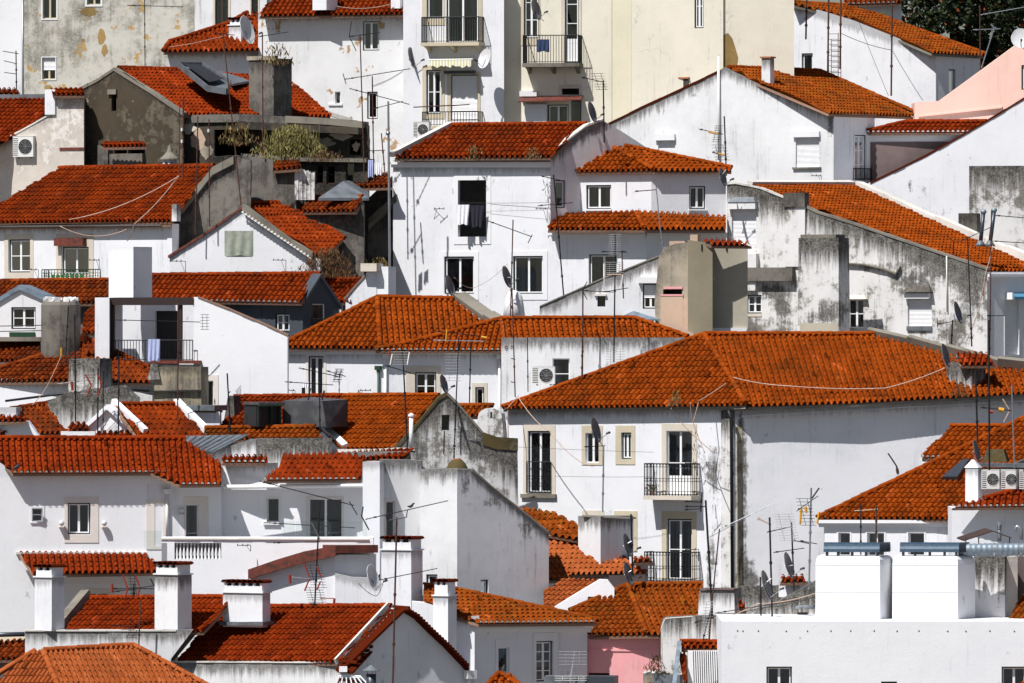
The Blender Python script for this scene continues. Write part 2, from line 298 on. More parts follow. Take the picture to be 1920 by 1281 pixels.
def paint(o, fr, stains, step=0.3):
    me = o.data; b = bmesh.new(); b.from_mesh(me); off = V(o['_o'])
    S_ = [(*fr.sz(cx, cy), rx / S * 1.1, ry / S * 1.1, s) for (cx, cy, rx, ry, s) in stains]
    s0, s1 = min(q[0] - 2 * q[2] for q in S_), max(q[0] + 2 * q[2] for q in S_); z0, z1 = min(q[1] - 2 * q[3] for q in S_), max(q[1] + 2 * q[3] for q in S_)
    k = s0
    while k < s1:
        bmesh.ops.bisect_plane(b, geom=b.verts[:] + b.edges[:] + b.faces[:], plane_co=fr.w(k, 0) - off, plane_no=fr.t); k += step
    k = z0
    while k < z1:
        bmesh.ops.bisect_plane(b, geom=b.verts[:] + b.edges[:] + b.faces[:], plane_co=fr.w(0, k) - off, plane_no=Z); k += step
    b.to_mesh(me); b.free(); at = me.attributes.new('stain', 'FLOAT', 'POINT')
    for i, v in enumerate(me.vertices):
        p = v.co + off - fr.o; s, z = p.dot(fr.t), p.z
        at.data[i].value = min(1.2, sum(q[4] * math.exp(-((s - q[0]) / q[2]) ** 2 - ((z - q[1]) / q[3]) ** 2) for q in S_))
def wall(H, poly, a, th, mat, wins=(), L=4.0, edge=(), name='wall', rec=0.14, ext=None, smat='trim_white', jag=0.0, gnd=True, stains=()):
    fr = Fr(a[0], a[1], th); m = MB()
    if jag:
        q = []
        for i, (x, y) in enumerate(poly):
            x2, y2 = poly[(i + 1) % len(poly)]; n = int(math.hypot(x2 - x, y2 - y) / 9)
            q.append((x, y))
            if y < 1281 or y2 < 1281:
                for k in range(1, n): t = k / n; q.append((x + (x2 - x) * t + random.uniform(-jag, jag) * 0.6, y + (y2 - y) * t + random.uniform(-jag, jag)))
        poly = q
    P = [fr.sz(*p) for p in poly]
    if gnd:
        mx = max(p[1] for p in poly)
        for i, p in enumerate(poly):
            if p[1] > mx - (45 if mx - min(q_[1] for q_ in poly) > 90 else 2): q = fr.w(*P[i]); P[i] = (P[i][0], min(P[i][1], gz(q.y) - 1.0))
    loops = [[V((x, z, 0)) for x, z in P]]; rects = []
    for wd in wins:
        x0, y0, x1, y1 = wd[:4]; xm = (x0 + x1) / 2
        r = (fr.sz(x0, y0)[0], fr.sz(xm, y1)[1], fr.sz(x1, y0)[0], fr.sz(xm, y0)[1]); rects.append(r)
        loops.append([V((r[0], r[1], 0)), V((r[0], r[3], 0)), V((r[2], r[3], 0)), V((r[2], r[1], 0))])
    tr = tessellate_polygon(loops); flatp = [p for l in loops for p in l]
    m.add([fr.w(p.x, p.y) for p in flatp], [tuple(t) for t in tr])
    E = ext if ext is not None else V((0, L, 0)); E = V(E)
    n = len(P); fp = [fr.w(*p) for p in P]
    k = m.add(fp + [p + E for p in fp], [(i, (i + 1) % n, n + (i + 1) % n, n + i) for i in range(n)])
    bt = tessellate_polygon([loops[0]]); m.add([p + E for p in fp], [tuple(t) for t in bt])
    for r in rects:
        c = [(r[0], r[1]), (r[0], r[3]), (r[2], r[3]), (r[2], r[1])]
        m.add([fr.w(x, z, 0) for x, z in c] + [fr.w(x, z, -rec - 0.06) for x, z in c], [(i, (i + 1) % 4, 4 + (i + 1) % 4, 4 + i) for i in range(4)])
    lines = []
    for (xa, ya, xb, yb) in edge:
        p, q = fr.sz(xa, ya), fr.sz(xb, yb); sl = (q[1] - p[1]) / (q[0] - p[0] + 1e-9); lines.append((p[0], p[1], sl))
    if lines:
        for i, p in enumerate(m.v):
            rp = p - fr.o; ss, zz = rp.dot(fr.t), rp.z
            e = [10 - max(-2, (l[1] + l[2] * (ss - l[0]) - zz)) for l in lines]
            m.e[i] = (e[0], e[-1], 0)
    else:
        zt = max(p[1] for p in P)
    o = m.build(name, mat, H)
    if stains: paint(o, fr, stains)
    for wd in wins: window(H, fr, *wd[:4], *(wd[4:]), **({} if len(wd) > 6 else {'smat': smat}), rec=rec)
    return fr

def blk(H, x0, x1, xs, yt, yb, d, th=30, mat='white', name='block', dl=None, taper=0.0, edge=True, par=None):
    """upright block: front face columns x0..x1, side face x1..xs (xs<x0: side face on the left)"""
    fr = Fr(x1 if xs >= x1 else x0, d, th); k = (1 + d / D) / S
    a0, a1 = fr.sz(x0, 640)[0], fr.sz(x1, 640)[0]
    if dl is None:
        sn = abs(math.sin(R(th))); dl = abs((xs - x1) if xs >= x1 else (x0 - xs)) * k / max(sn, 0.15); dl = max(dl, 0.3)
    z0 = fr.sz((x0 + x1) / 2, yb)[1]; z1 = fr.sz((x0 + x1) / 2, yt)[1]; m = MB(); t = taper
    q = [fr.w(a0, z0, 0), fr.w(a1, z0, 0), fr.w(a1, z0, -dl), fr.w(a0, z0, -dl), fr.w(a0 + t, z1, -t), fr.w(a1 - t, z1, -t), fr.w(a1 - t, z1, -dl + t), fr.w(a0 + t, z1, -dl + t)]
    m.hexa(q)
    if edge:
        for i, p in enumerate(m.v): m.e[i] = (10 - (z1 - (p.z - fr.o.z)), 0, 0)
    o = m.build(name, mat, par or H); return o, fr, a0, a1, z0, z1, dl

def chimney(H, x0, x1, xs, yt, yb, d, th=30, mat='white_worn', cap='tile', ch=18, tm='tile_red'):
    o, fr, a0, a1, z0, z1, dl = blk(H, x0, x1, xs, yt + (ch if cap == 'tile' else 0), yb, d, th, mat, 'chimney')
    m = MB()
    if cap == 'tile':          # lip, pot with smoke openings, barrel tiles on top
        m.bf(fr, a0 - 0.05, a1 + 0.05, z1, z1 + 0.05, 0.05, -dl - 0.05)
        zt = z1 + ch / S * 0.95
        q = 0.04; w = a1 - a0; n = max(2, int(w / 0.35)); pw = 0.1
        m.bf(fr, a0 + q, a1 - q, z1 + 0.05, zt - 0.15, -q, -dl + q)
        for i in range(n + 1):
            c = a0 + q + (w - 2 * q - pw) * i / n
            m.bf(fr, c, c + pw, zt - 0.15, zt - 0.02, -q, -dl + q)
        c = m.build('chimney_cap', mat, o); m = MB(); m.bf(fr, a0 + q + 0.06, a1 - q - 0.06, zt - 0.16, zt - 0.04, -0.14, -dl + 0.12); m.build('opening_shade', 'ac_dark', c); m = MB()  # near-black inner block paints the shade inside the cap openings
        nt = max(2, round((w + 0.1) / 0.23)); vs = []
        for i in range(nt):
            c0 = a0 - 0.05 + (w + 0.1) * i / nt; ww = (w + 0.1) / nt; vv = []
            for j in range(7):
                a = math.pi * j / 6; hh = 0.105 * math.sin(a)
                vv += [fr.w(c0 + ww / 2 - math.cos(a) * ww / 2, zt - 0.01 + hh, 0.07), fr.w(c0 + ww / 2 - math.cos(a) * ww / 2, zt - 0.01 + hh, -dl - 0.07)]
            m.add(vv, [(2 * j, 2 * j + 2, 2 * j + 3, 2 * j + 1) for j in range(6)])
        m.bf(fr, a0 - 0.01, a1 + 0.01, zt - 0.035, zt - 0.012, 0.02, -dl - 0.02)
        m.build('cap_tiles', tm, o, smooth=True)
    elif cap == 'slab':
        m.bf(fr, a0 - 0.06, a1 + 0.06, z1, z1 + 0.07, 0.06, -dl - 0.06); m.build('chimney_cap', 'pot', o)
    elif cap == 'stub':
        m.bf(fr, a0 + 0.05, a1 - 0.05, z1, z1 + 0.12, -0.05, -dl + 0.05); m.build('chimney_cap', mat, o)
    return o

# ------------------------------------------------------------------ tiled roofs
TP, TL = 0.245, 0.42
def tiles_into(fb, poly2, EL, u, v, n, jit=0.006, lift=0.0, noclip=False, vlen=None, tp=TP, tl=TL, barrel=0.088):
    us = [p[0] for p in poly2]; vs = [p[1] for p in poly2]; u0, u1, v0, v1 = min(us), max(us), min(vs), max(vs)
    if vlen: v1 = v0 + vlen
    nc = int((u1 - u0) / tp) + 2; nr = int((v1 - v0) / tl) + 1
    T = np.array([0, .03, .12, .28, .44, .53, .56, .67, .78, .89]); NT = len(T)
    ph = np.clip((T - .28) / .28, -1, 1); bf_ = np.where(T <= .56, np.sqrt(np.clip(1 - ph * ph, 0, 1)), 0)
    Hh = barrel * bf_ + np.where(T > .56, -.045 * np.sin(np.pi * (T - .56) / .44), 0)
    U = (u0 + (np.arange(nc)[:, None] + T[None, :]) * tp).ravel(); U = np.append(U, u0 + nc * tp)
    H0 = np.append(np.tile(Hh, nc), 0); B0 = np.append(np.tile(bf_, nc), 0); NP_ = len(U)
    co = []; fc = []; rv = []; colb = RNG.normal(0, .05, nc)
    for r in range(nr):
        lo = v0 + r * tl; hi = lo + tl + 0.05
        jz = np.append(np.repeat(RNG.normal(0, jit, nc), NT), 0); jv = np.append(np.repeat(RNG.normal(0, jit * 1.6, nc), NT), 0)
        hl = H0 + 0.014 + 0.030 * B0 + jz * (0.4 + B0); hu = H0 * 0.86 - 0.004 + jz * 0.3
        k = len(co) * NP_
        co.append(np.stack([U, lo + jv * (r > 0), hl], 1)); co.append(np.stack([U, np.full(NP_, hi), hu], 1))
        i = np.arange(NP_ - 1); fc.append(np.stack([k + i, k + i + 1, k + NP_ + i + 1, k + NP_ + i], 1))
        rr = np.repeat(np.clip(0.5 + (RNG.random(nc) - .5) * np.where(RNG.random(nc) < .12, 1.0, .5) + colb, 0, 1), NT); rv.append(rr)
    co = np.concatenate(co); fc = np.concatenate(fc); rv = np.concatenate(rv)
    pts = np.array(EL)[None, :] + co[:, :1] * np.array(u)[None, :] + co[:, 1:2] * np.array(v)[None, :] + (co[:, 2:] + lift) * np.array(n)[None, :]
    me = bpy.data.meshes.new('t'); me.vertices.add(len(pts)); me.vertices.foreach_set('co', pts.astype(np.float32).ravel())
    me.loops.add(fc.size); me.loops.foreach_set('vertex_index', fc.astype(np.int32).ravel())
    me.polygons.add(len(fc)); me.polygons.foreach_set('loop_start', np.arange(0, fc.size, 4, dtype=np.int32)); me.update(calc_edges=True)
    at = me.attributes.new('rnd', 'FLOAT', 'FACE'); at.data.foreach_set('value', rv.astype(np.float32))
    me.polygons.foreach_set('use_smooth', [True] * len(me.polygons))
    b = bmesh.new(); b.from_mesh(me)
    concave = False
    for i in range(len(poly2)):
        p, q = poly2[i], poly2[(i + 1) % len(poly2)]
        if abs(p[1] - v0) < 0.03 and abs(q[1] - v0) < 0.03: continue
        ex, ey = q[0] - p[0], q[1] - p[1]; nx, ny = ey, -ex; L_ = math.hypot(nx, ny)
        if L_ < 1e-4: continue
        nx /= L_; ny /= L_; sd = [nx * (r_[0] - p[0]) + ny * (r_[1] - p[1]) for r_ in poly2]
        hull = max(sd) < 0.03 or min(sd) > -0.03
        if max(sd) > 0.03 and hull: nx, ny = -nx, -ny
        concave |= not hull
        bmesh.ops.bisect_plane(b, geom=b.verts[:] + b.edges[:] + b.faces[:], plane_co=EL + u * p[0] + v * p[1], plane_no=u * nx + v * ny, clear_outer=hull)
    if concave:
        dead = []
        for f in b.faces:
            c = f.calc_center_median() - EL; x, y = c.dot(u), max(c.dot(v), v0 + 0.02); ins = False
            for i in range(len(poly2)):
                (x1, y1), (x2, y2) = poly2[i], poly2[(i + 1) % len(poly2)]
                if (y1 > y) != (y2 > y) and x < (x2 - x1) * (y - y1) / (y2 - y1) + x1: ins = not ins
            if not ins: dead.append(f)
        bmesh.ops.delete(b, geom=dead, context='FACES')
    b.to_mesh(me); b.free(); fb.from_mesh(me); bpy.data.meshes.remove(me)

def plane_of(eave, a, th, pitch):
    fr = Fr(a[0], a[1], th); EL, ER = fr.hit(*eave[0]), fr.hit(*eave[1]); u = (ER - EL).normalized()
    if isinstance(pitch, tuple):
        T = W(*pitch); w = T - EL; v = (w - u * w.dot(u)).normalized()
    else:
        hb = Z.cross(u).normalized(); hb = hb if hb.y > 0 else -hb
        v = hb * math.cos(R(pitch)) + Z * math.sin(R(pitch)); v = (v - u * v.dot(u)).normalized()
    n = u.cross(v).normalized(); n = n if n.z > 0 else -n
    return EL, u, v, n
def caps_into(m, A, B, r=0.125, seg=0.42, up=Z):
    t = (B - A); Ln = t.length; t.normalize(); x = t.cross(Z).normalized(); y = x.cross(t).normalized(); k = max(1, int(Ln / seg))
    for i in range(k):
        p = A + t * (Ln * i / k - 0.01); q = A + t * (Ln * (i + 1) / k + 0.04); vs = []
        j = V((random.uniform(-.01, .01), 0, random.uniform(-.008, .01)))
        for (c, rr) in ((p, r * 1.0), (q, r * 0.84)):
            vs += [c + j + x * rr * math.cos(math.pi * a / 6) + y * rr * math.sin(math.pi * a / 6) * 0.95 - y * 0.02 for a in range(7)]
        m.add(vs, [(a, a + 1, a + 8, a + 7) for a in range(6)] + [tuple(range(7))])
    m.tube(A - y * .03, B - y * .03, 0.10, 6)
def roof(H, planes, mat='tile', ridges=(), plug=False, double=False, slabmat='mortar', jit=0.007, name='roof', tp=TP, thick=0.1):
    """planes: dicts poly, a, th, p, optional eave; ridges: (plane index, x0, y0, x1, y1)"""
    fb = bmesh.new(); frs = []; pm = MB(); sm = MB()
    for pl in planes:
        poly = pl['poly']; eave = pl.get('eave', poly[:2]); EL, u, v, n = plane_of(eave, pl['a'], pl['th'], pl['p']); frs.append((EL, u, v, n))
        P3 = [ray(x, y, EL, n) for x, y in poly]; P2 = [((p - EL).dot(u), (p - EL).dot(v)) for p in P3]
        tiles_into(fb, P2, EL, u, v, n, pl.get('jit', jit), tp=tp)
        v0 = min(q[1] for q in P2); eu = [q[0] for q in P2 if q[1] < v0 + 0.06]
        top = [p - n * 0.065 for p in P3]; bot = [p - n * (0.065 + thick) for p in P3]; c = sum(top, V()) / len(top); sh = [p + (c - p) * 0.01 for p in top]
        tr = tessellate_polygon([[V((q[0], q[1], 0)) for q in P2]]); N = len(P3)
        sm.add(sh + bot, [tuple(t) for t in tr] + [tuple(N + i for i in t) for t in tr] + [(i, (i + 1) % N, N + (i + 1) % N, N + i) for i in range(N)])
        if len(eu) > 1 and not pl.get('noeave'):
            ua, ub = min(eu), max(eu); row = []
            if pl.get('double', double):
                tiles_into(fb, [(ua, v0), (ub, v0), (ub, v0 + 0.3), (ua, v0 + 0.3)], EL - Z * 0.10 + (v * V((1, 1, 0))).normalized() * 0.12, u, v, n, jit, tp=tp)
                row.append((EL - Z * 0.10 + (v * V((1, 1, 0))).normalized() * 0.12))
            if plug: row.append(EL)
            for e in row[:1] if plug else []:
                k = int((ub - ua) / tp)
                u00 = min(q[0] for q in P2) if e is EL else ua
                k = int((ub - u00) / tp)
                for i in range(k):
                    uc = u00 + (i + 0.28) * tp
                    if uc < ua or uc > ub: continue
                    c = e + u * uc + v * (v0 - 0.012) + n * 0.012; rr = 0.066
                    vs = [c] + [c + u * rr * math.cos(math.pi * q / 6) * 0.9 + n * (rr * math.sin(math.pi * q / 6) * 1.15) for q in range(7)]
                    vs += [p - v * 0.012 for p in vs[:]]
                    pm.add(vs, [(8, 9 + q, 10 + q) for q in range(6)] + [(1 + q, 2 + q, 10 + q, 9 + q) for q in range(6)])
    me = bpy.data.meshes.new(name); off = V(H['_o']); bmesh.ops.translate(fb, verts=fb.verts[:], vec=-off); fb.to_mesh(me); fb.free(); me.materials.append(MT[mat])
    o = link(name, me, H)
    if pm.v: sm.add(pm.v, pm.f, 1)
    sm.build('roof_deck', [slabmat, 'plug'], o)
    if ridges:
        m = MB(); rd = []
        for (i, x0, y0, x1, y1) in ridges:
            EL, u, v, n = frs[i]; A = ray(x0, y0, EL, n); B = ray(x1, y1, EL, n)
            if A.z > B.z: A, B = B, A
            caps_into(m, A + n * 0.05, B + n * 0.05)
        c = m.build('ridge_cap', mat, o, smooth=False); me = c.data
        at = me.attributes.new('rnd', 'FLOAT', 'FACE'); at.data.foreach_set('value', [v for _ in range(len(me.polygons) // 7 + 1) for v in [random.uniform(.25, .85)] * 7][:len(me.polygons)])
    return frs

def strip(H, fr, pts, t=0.12, wd=0.35, mat='coping', name='coping', o=0.04, up=0.0):
    """a coping laid along image points on an upright plane"""
    m = MB(); P = [fr.sz(*p) for p in pts]
    for i in range(len(P) - 1):
        (a, z), (b, y) = P[i], P[i + 1]
        n = max(1, int(math.hypot(b - a, y - z) / 0.5)); 
        for k in range(n):
            t0, t1 = k / n, (k + 1) / n; j = random.uniform(-.012, .012); j2 = random.uniform(-.012, .012)
            A, Az, B, Bz = a + (b - a) * t0, z + (y - z) * t0 + up, a + (b - a) * t1, z + (y - z) * t1 + up
            m.hexa([fr.w(A, Az - t, o + j), fr.w(B, Bz - t, o + j), fr.w(B, Bz + j2, o + j), fr.w(A, Az + j2, o + j), fr.w(A, Az - t, -wd), fr.w(B, Bz - t, -wd), fr.w(B, Bz + j2, -wd), fr.w(A, Az + j2, -wd)])
    return m.build(name, mat, H)
def box_on(H, fr, x0, y0, x1, y1, o0, o1, mat, name):
    a0, z1 = fr.sz(x0, y0); a1, z0 = fr.sz(x1, y1); m = MB(); m.bf(fr, a0, a1, z0, z1, o0, o1); return m.build(name, mat, H)
def cornice(H, fr, x0, x1, y, h=8, pr=0.12, mat='trim_white', y2=None):
    p0 = fr.sz(x0, y); p1 = fr.sz(x1, y if y2 is None else y2); hh = h / S; m = MB()
    for (a, b, o) in ((0, 0.45, pr), (0.45, 1, pr * 0.5)):
        m.hexa([fr.w(p0[0], p0[1] - hh * b, -0.02), fr.w(p1[0], p1[1] - hh * b, -0.02), fr.w(p1[0], p1[1] - hh * a, -0.02), fr.w(p0[0], p0[1] - hh * a, -0.02),
                fr.w(p0[0], p0[1] - hh * b, o), fr.w(p1[0], p1[1] - hh * b, o), fr.w(p1[0], p1[1] - hh * a, o), fr.w(p0[0], p0[1] - hh * a, o)])
    return m.build('cornice', mat, H)
def gutter(H, fr, x0, y0, x1, y1, r=0.07, out=0.4, mat='galv'):
    m = MB(); a = fr.sz(x0, y0); b = fr.sz(x1, y1); A, B = fr.w(*a, out), fr.w(*b, out); x = fr.n; vs = []
    for p in (A, B): vs += [p + x * r * math.cos(q * math.pi / 5) - Z * r * math.sin(q * math.pi / 5) for q in range(6)]
    m.add(vs, [(q, q + 1, q + 7, q + 6) for q in range(5)]); m.add(vs, [tuple(range(6)), tuple(range(6, 12))])
    return m.build('gutter', mat, H, smooth=False)
def pipe_on(H, fr, pts, r=0.045, out=0.08, mat='iron', name='downpipe'):
    m = MB(); m.ring([fr.w(*fr.sz(*p), out) for p in pts], r, 8)
    return m.build(name, mat, H, smooth=True)
def balcony(H, fr, x0, x1, yt, yb, depth=0.55, slab=6, orn=0, mat='iron', smat='stone', gap=7.0, corbel=False, side=True):
    """railing between photo rows yt and yb standing on a slab"""
    a0, z1 = fr.sz(x0, yt); a1, z0 = fr.sz(x1, yb)
    m = MB()
    if slab:
        m.bf(fr, a0 - 0.04, a1 + 0.04, z0 - slab / S, z0, 0.0, depth + 0.05)
        if corbel:
            for c in (a0 + 0.15, (a0 + a1) / 2, a1 - 0.15):
                m.hexa([fr.w(c - .07, z0 - slab / S - .3, 0), fr.w(c + .07, z0 - slab / S - .3, 0), fr.w(c + .07, z0 - slab / S - .002, 0), fr.w(c - .07, z0 - slab / S - .002, 0),
                        fr.w(c - .07, z0 - slab / S - .12, depth * .45), fr.w(c + .07, z0 - slab / S - .12, depth * .45), fr.w(c + .07, z0 - slab / S - .002, depth), fr.w(c - .07, z0 - slab / S - .002, depth)])
        b = m.build('balcony', smat, H)
    else: b = None
    m = MB(); r = 0.014; d = depth if slab else depth
    cor = [(a0, 0), (a0, d), (a1, d), (a1, 0)] if side else [(a0, d), (a1, d)]
    for z in (z1, z0 + 0.06):
        for (p, q) in zip(cor, cor[1:]): m.tube(fr.w(p[0], z, p[1]), fr.w(q[0], z, q[1]), 0.022 if z == z1 else 0.014, 4)
    for (p, q) in zip(cor, cor[1:]):
        L_ = math.hypot(q[0] - p[0], q[1] - p[1]); n = max(1, round(L_ / (gap / S)))
        for i in range(n + 1):
            t = i / n; A = (p[0] + (q[0] - p[0]) * t, p[1] + (q[1] - p[1]) * t)
            m.tube(fr.w(A[0], z0, A[1]), fr.w(A[0], z1, A[1]), r if 0 < i < n else 0.02, 4)
            if orn and i < n:
                cx = (A[0] + (q[0] - p[0]) / n / 2, A[1] + (q[1] - p[1]) / n / 2); rr = L_ / n / 2 * 0.95
                tx = V(fr.t) * ((q[0] - p[0]) / L_) + V(fr.n) * ((q[1] - p[1]) / L_)
                for zc in ((z0 + z1) / 2, z1 - rr * 1.1, z0 + 0.06 + rr):
                    if orn == 1 and zc != (z0 + z1) / 2: continue
                    C = fr.w(cx[0], zc, cx[1]); m.ring([C + tx * rr * math.cos(a) + Z * rr * math.sin(a) for a in [k * math.pi / 4 for k in range(8)]], 0.012, 3, closed=True)
    rl = m.build('railing', mat, b or H); return b
# ------------------------------------------------------------------ roof-top furniture (each a thing of its own)
def tnoise(p): return V((random.uniform(-p, p), random.uniform(-p, p), random.uniform(-p, p)))
def antenna(label, d, mast, booms=(), grids=(), mat='rust', r=0.026, name='tv_antenna', group='television antennas on the roofs', extra=()):
    """mast: photo points bottom to top; booms: (x0,y0,x1,y1,n,len[,mat]); grids: (x0,y0,x1,y1,rows[,cols])"""
    B = W(*mast[0], d); t = thing(name, label, 'antenna', B, group)
    m = MB(); pts = [W(x, y, d) for x, y in mast]; 
    for i in range(len(pts) - 1): m.tube(pts[i], pts[i + 1], r * (1.15 - 0.2 * i), 6)
    for k in range(1, 3):
        p = pts[0].lerp(pts[1], 0.28 * k); m.tube(p - Z * 0.05, p + Z * 0.05, r * 1.9, 6)
    m.build('mast', mat, t)
    for bm_ in booms:
        x0, y0, x1, y1, n, ln = bm_[:6]; mt = bm_[6] if len(bm_) > 6 else 'iron'
        A = W(x0, y0, d - 0.06); Bq = W(x1, y1, d - 0.06 + abs(x1 - x0) / S * 0.25); m = MB(); m.tube(A, Bq, 0.017, 5)
        ax = (Bq - A).normalized(); el = V((-ax.y * 1.0, ax.x, 0)); el = (V((0.25, -0.9, 0.34))).normalized()
        for i in range(n):
            p = A.lerp(Bq, (i + 0.5) / n); l = ln / S * (0.5 if i else 0.8) * (1 - 0.3 * i / max(n, 1))
            m.tube(p - el * l, p + el * l, 0.0095, 4)
        if n: 
            p = A.lerp(Bq, 0.12); m.hexa([p + V(q) * 0.05 for q in ((-1, -1, -.6), (1, -1, -.6), (1, -1, .6), (-1, -1, .6), (-1, 1, -.6), (1, 1, -.6), (1, 1, .6), (-1, 1, .6))])
        m.build('boom', mt, t)
    for g_ in grids:           # wire reflector panels
        x0, y0, x1, y1, n = g_[:5]; mt = g_[5] if len(g_) > 5 else 'alu'; sk = g_[6] if len(g_) > 6 else 0
        m = MB(); a = W(x0, y0, d - 0.1); 
        for i in range(n):
            yy = y0 + (y1 - y0) * i / (n - 1); m.tube(W(x0 + sk * i / n, yy, d - 0.1), W(x1 + sk * i / n, yy, d - 0.02), 0.009, 4)
        for xx in (x0 + (x1 - x0) * .25, x0 + (x1 - x0) * .75): m.tube(W(xx, y0, d - 0.085), W(xx + sk, y1, d - 0.085), 0.009, 4)
        m.build('reflector', mt, t)
    for (x0, y0, x1, y1, w, mt) in extra:
        m = MB(); m.tube(W(x0, y0, d - .12), W(x1, y1, d - .12), w * .32 / S, 5); m.build('boom', mt, t)
    return t
def dish(label, px, py, wd, ht, d, mount, side=1, tilt=0.0, mat='dish'):
    """offset dish seen at an angle: wd x ht photo pixels; side=+1 bowl opens to the right"""
    c = W(px, py, d); t = thing('satellite_dish', label, 'dish', W(*mount, d), 'satellite dishes on walls and roofs')
    r = ht / 2 / S * (1 + d / D); ca = min(1, wd / ht); yaw = math.acos(ca) * side
    n = V((math.sin(yaw), -math.cos(yaw), 0.28)).normalized(); x = Z.cross(n).normalized(); y = n.cross(x)
    if tilt: x, y = x * math.cos(tilt) + y * math.sin(tilt), y * math.cos(tilt) - x * math.sin(tilt)
    m = MB(); vs = [c - n * 0.10 * r * 2]; fs = []; K = 20
    for j in (1, 2, 3, 4):
        q = j / 4
        vs += [c + (x * math.cos(2 * math.pi * k / K) + y * math.sin(2 * math.pi * k / K) * 1.06) * r * q - n * (1 - q * q) * 0.2 * r for k in range(K)]
    fs = [(0, 1 + k, 1 + (k + 1) % K) for k in range(K)]
    for j in range(3): fs += [(1 + j * K + k, 1 + (j + 1) * K + k, 1 + (j + 1) * K + (k + 1) % K, 1 + j * K + (k + 1) % K) for k in range(K)]
    m.add(vs, fs); m.add([p - n * 0.018 for p in vs], fs)
    m.ring([p - n * .008 for p in vs[-K:]], 0.014, 4, closed=True)
    m.build('reflector', mat, t, smooth=True)
    m = MB(); f = c + n * r * 1.15 - Z * r * 0.55; b = c - y * r * 0.9
    m.tube(b, f, 0.014, 5); m.tube(c - n * .2 * r, b, 0.02, 5); m.build('arm', 'galv', t)
    m = MB(); m.tube(f - n * .04, f + n * .06, 0.045, 8); m.tube(f - n * .05, f - n * .12, 0.03, 8, 0.04); m.build('receiver', 'iron', t)
    m = MB(); q = c - n * (0.24 * r); M = W(*mount, d); M = V((M.x, q.y + 0.05, M.z)); m.ring([q, q - n * 0.1, M], 0.02, 6); m.build('mount', 'galv', t)
    return t
def air_unit(label, x0, y0, x1, y1, d, th=25, xs=None, left=True):
    t = thing('air_conditioner', label, 'air conditioner', W(x0, y1, d), 'air conditioning units on the houses')
    fr = Fr((x0 + x1) / 2, d, th); a0, z1 = fr.sz(x0, y0); a1, z0 = fr.sz(x1, y1); m = MB(); m.bf(fr, a0, a1, z0, z1, -0.3, 0)
    m.bf(fr, a0 - .01, a1 + .01, z1, z1 + .015, -0.31, 0.01)
    w, h = a1 - a0, z1 - z0
    for i in range(9):
        z = z0 + h * (i + .7) / 10; m.bf(fr, a0 + .01, a0 + w * .26, z, z + h * .035, 0.001, 0.006, 1)
    m.build('casing', ['plastic', 'ac_dark'], t)
    C = (a0 + w * .62, z0 + h / 2); rr = min(w * .33, h * .40); m = MB(); K = 20
    m.add([fr.w(*C, 0.006)] + [fr.w(C[0] + rr * math.cos(2 * math.pi * k / K), C[1] + rr * math.sin(2 * math.pi * k / K), 0.006) for k in range(K)], [(0, 1 + k, 1 + (k + 1) % K) for k in range(K)])
    f = m.build('fan', 'ac_dark', t); m = MB()
    for q in (1.0, .75, .5, .25): m.ring([fr.w(C[0] + rr * q * math.cos(2 * math.pi * k / K), C[1] + rr * q * math.sin(2 * math.pi * k / K), 0.02) for k in range(K)], 0.006, 3, closed=True)
    for k in range(4): a = math.pi * k / 4; m.tube(fr.w(C[0] - rr * math.cos(a), C[1] - rr * math.sin(a), .02), fr.w(C[0] + rr * math.cos(a), C[1] + rr * math.sin(a), .02), .006, 3)
    m.build('fan_grille', 'alu', f)
    m = MB()
    for s in (a0 + w * .2, a0 + w * .8): m.bf(fr, s - .02, s + .02, z0 - .07, z0 - .001, -.45, -.02)
    m.build('bracket', 'galv', t); return t
def cable(label, pts, d, sag=0.0, r=0.012, mat='cable', name='cable', n=14, group='loose cables strung over walls and roofs'):
    """pts: photo points (x,y[,d]); sag in photo pixels"""
    P = []
    for i in range(len(pts) - 1):
        a, b = pts[i], pts[i + 1]; da = a[2] if len(a) > 2 else d; db = b[2] if len(b) > 2 else d
        for k in range(n + (i == len(pts) - 2)):
            t = k / n; P.append(W(a[0] + (b[0] - a[0]) * t, a[1] + (b[1] - a[1]) * t + sag * 4 * t * (1 - t), da + (db - da) * t))
    m = MB(); m.ring(P, r, 4); t = thing(name, label, 'cable', P[0], group) if False else None
    me_o = m.build(name, mat, None, smooth=True); me_o['label'] = label; me_o['category'] = 'cable'; me_o['group'] = group
    c = P[0]; me_o.data.transform(__import__('mathutils').Matrix.Translation(-c)); me_o.location = c; return me_o
def line_bracket(label, px, py, d, w=18, h=24, fl=1, mat='iron'):
    t = thing('clothesline_bracket', label, 'bracket', W(px, py, d), 'clothesline brackets on the house fronts')
    m = MB(); A = W(px, py, d); o = V((0, -0.55, 0)); k = (1 + d / D) / S
    top = A + V((fl * w * k, -0.5, 0)); m.tube(A, top, .012, 4); m.tube(A - Z * h * k, A + (top - A) * .6, .01, 4); m.tube(A - Z * h * k, A, .012, 4)
    m.tube(top + V((-.22, 0, 0)), top + V((.22, 0, 0)), .014, 4)
    for q in (-.2, 0, .2): m.tube(top + V((q, 0, -.03)), top + V((q, 0, .06)), .018, 5)
    m.build('arm', mat, t); return t
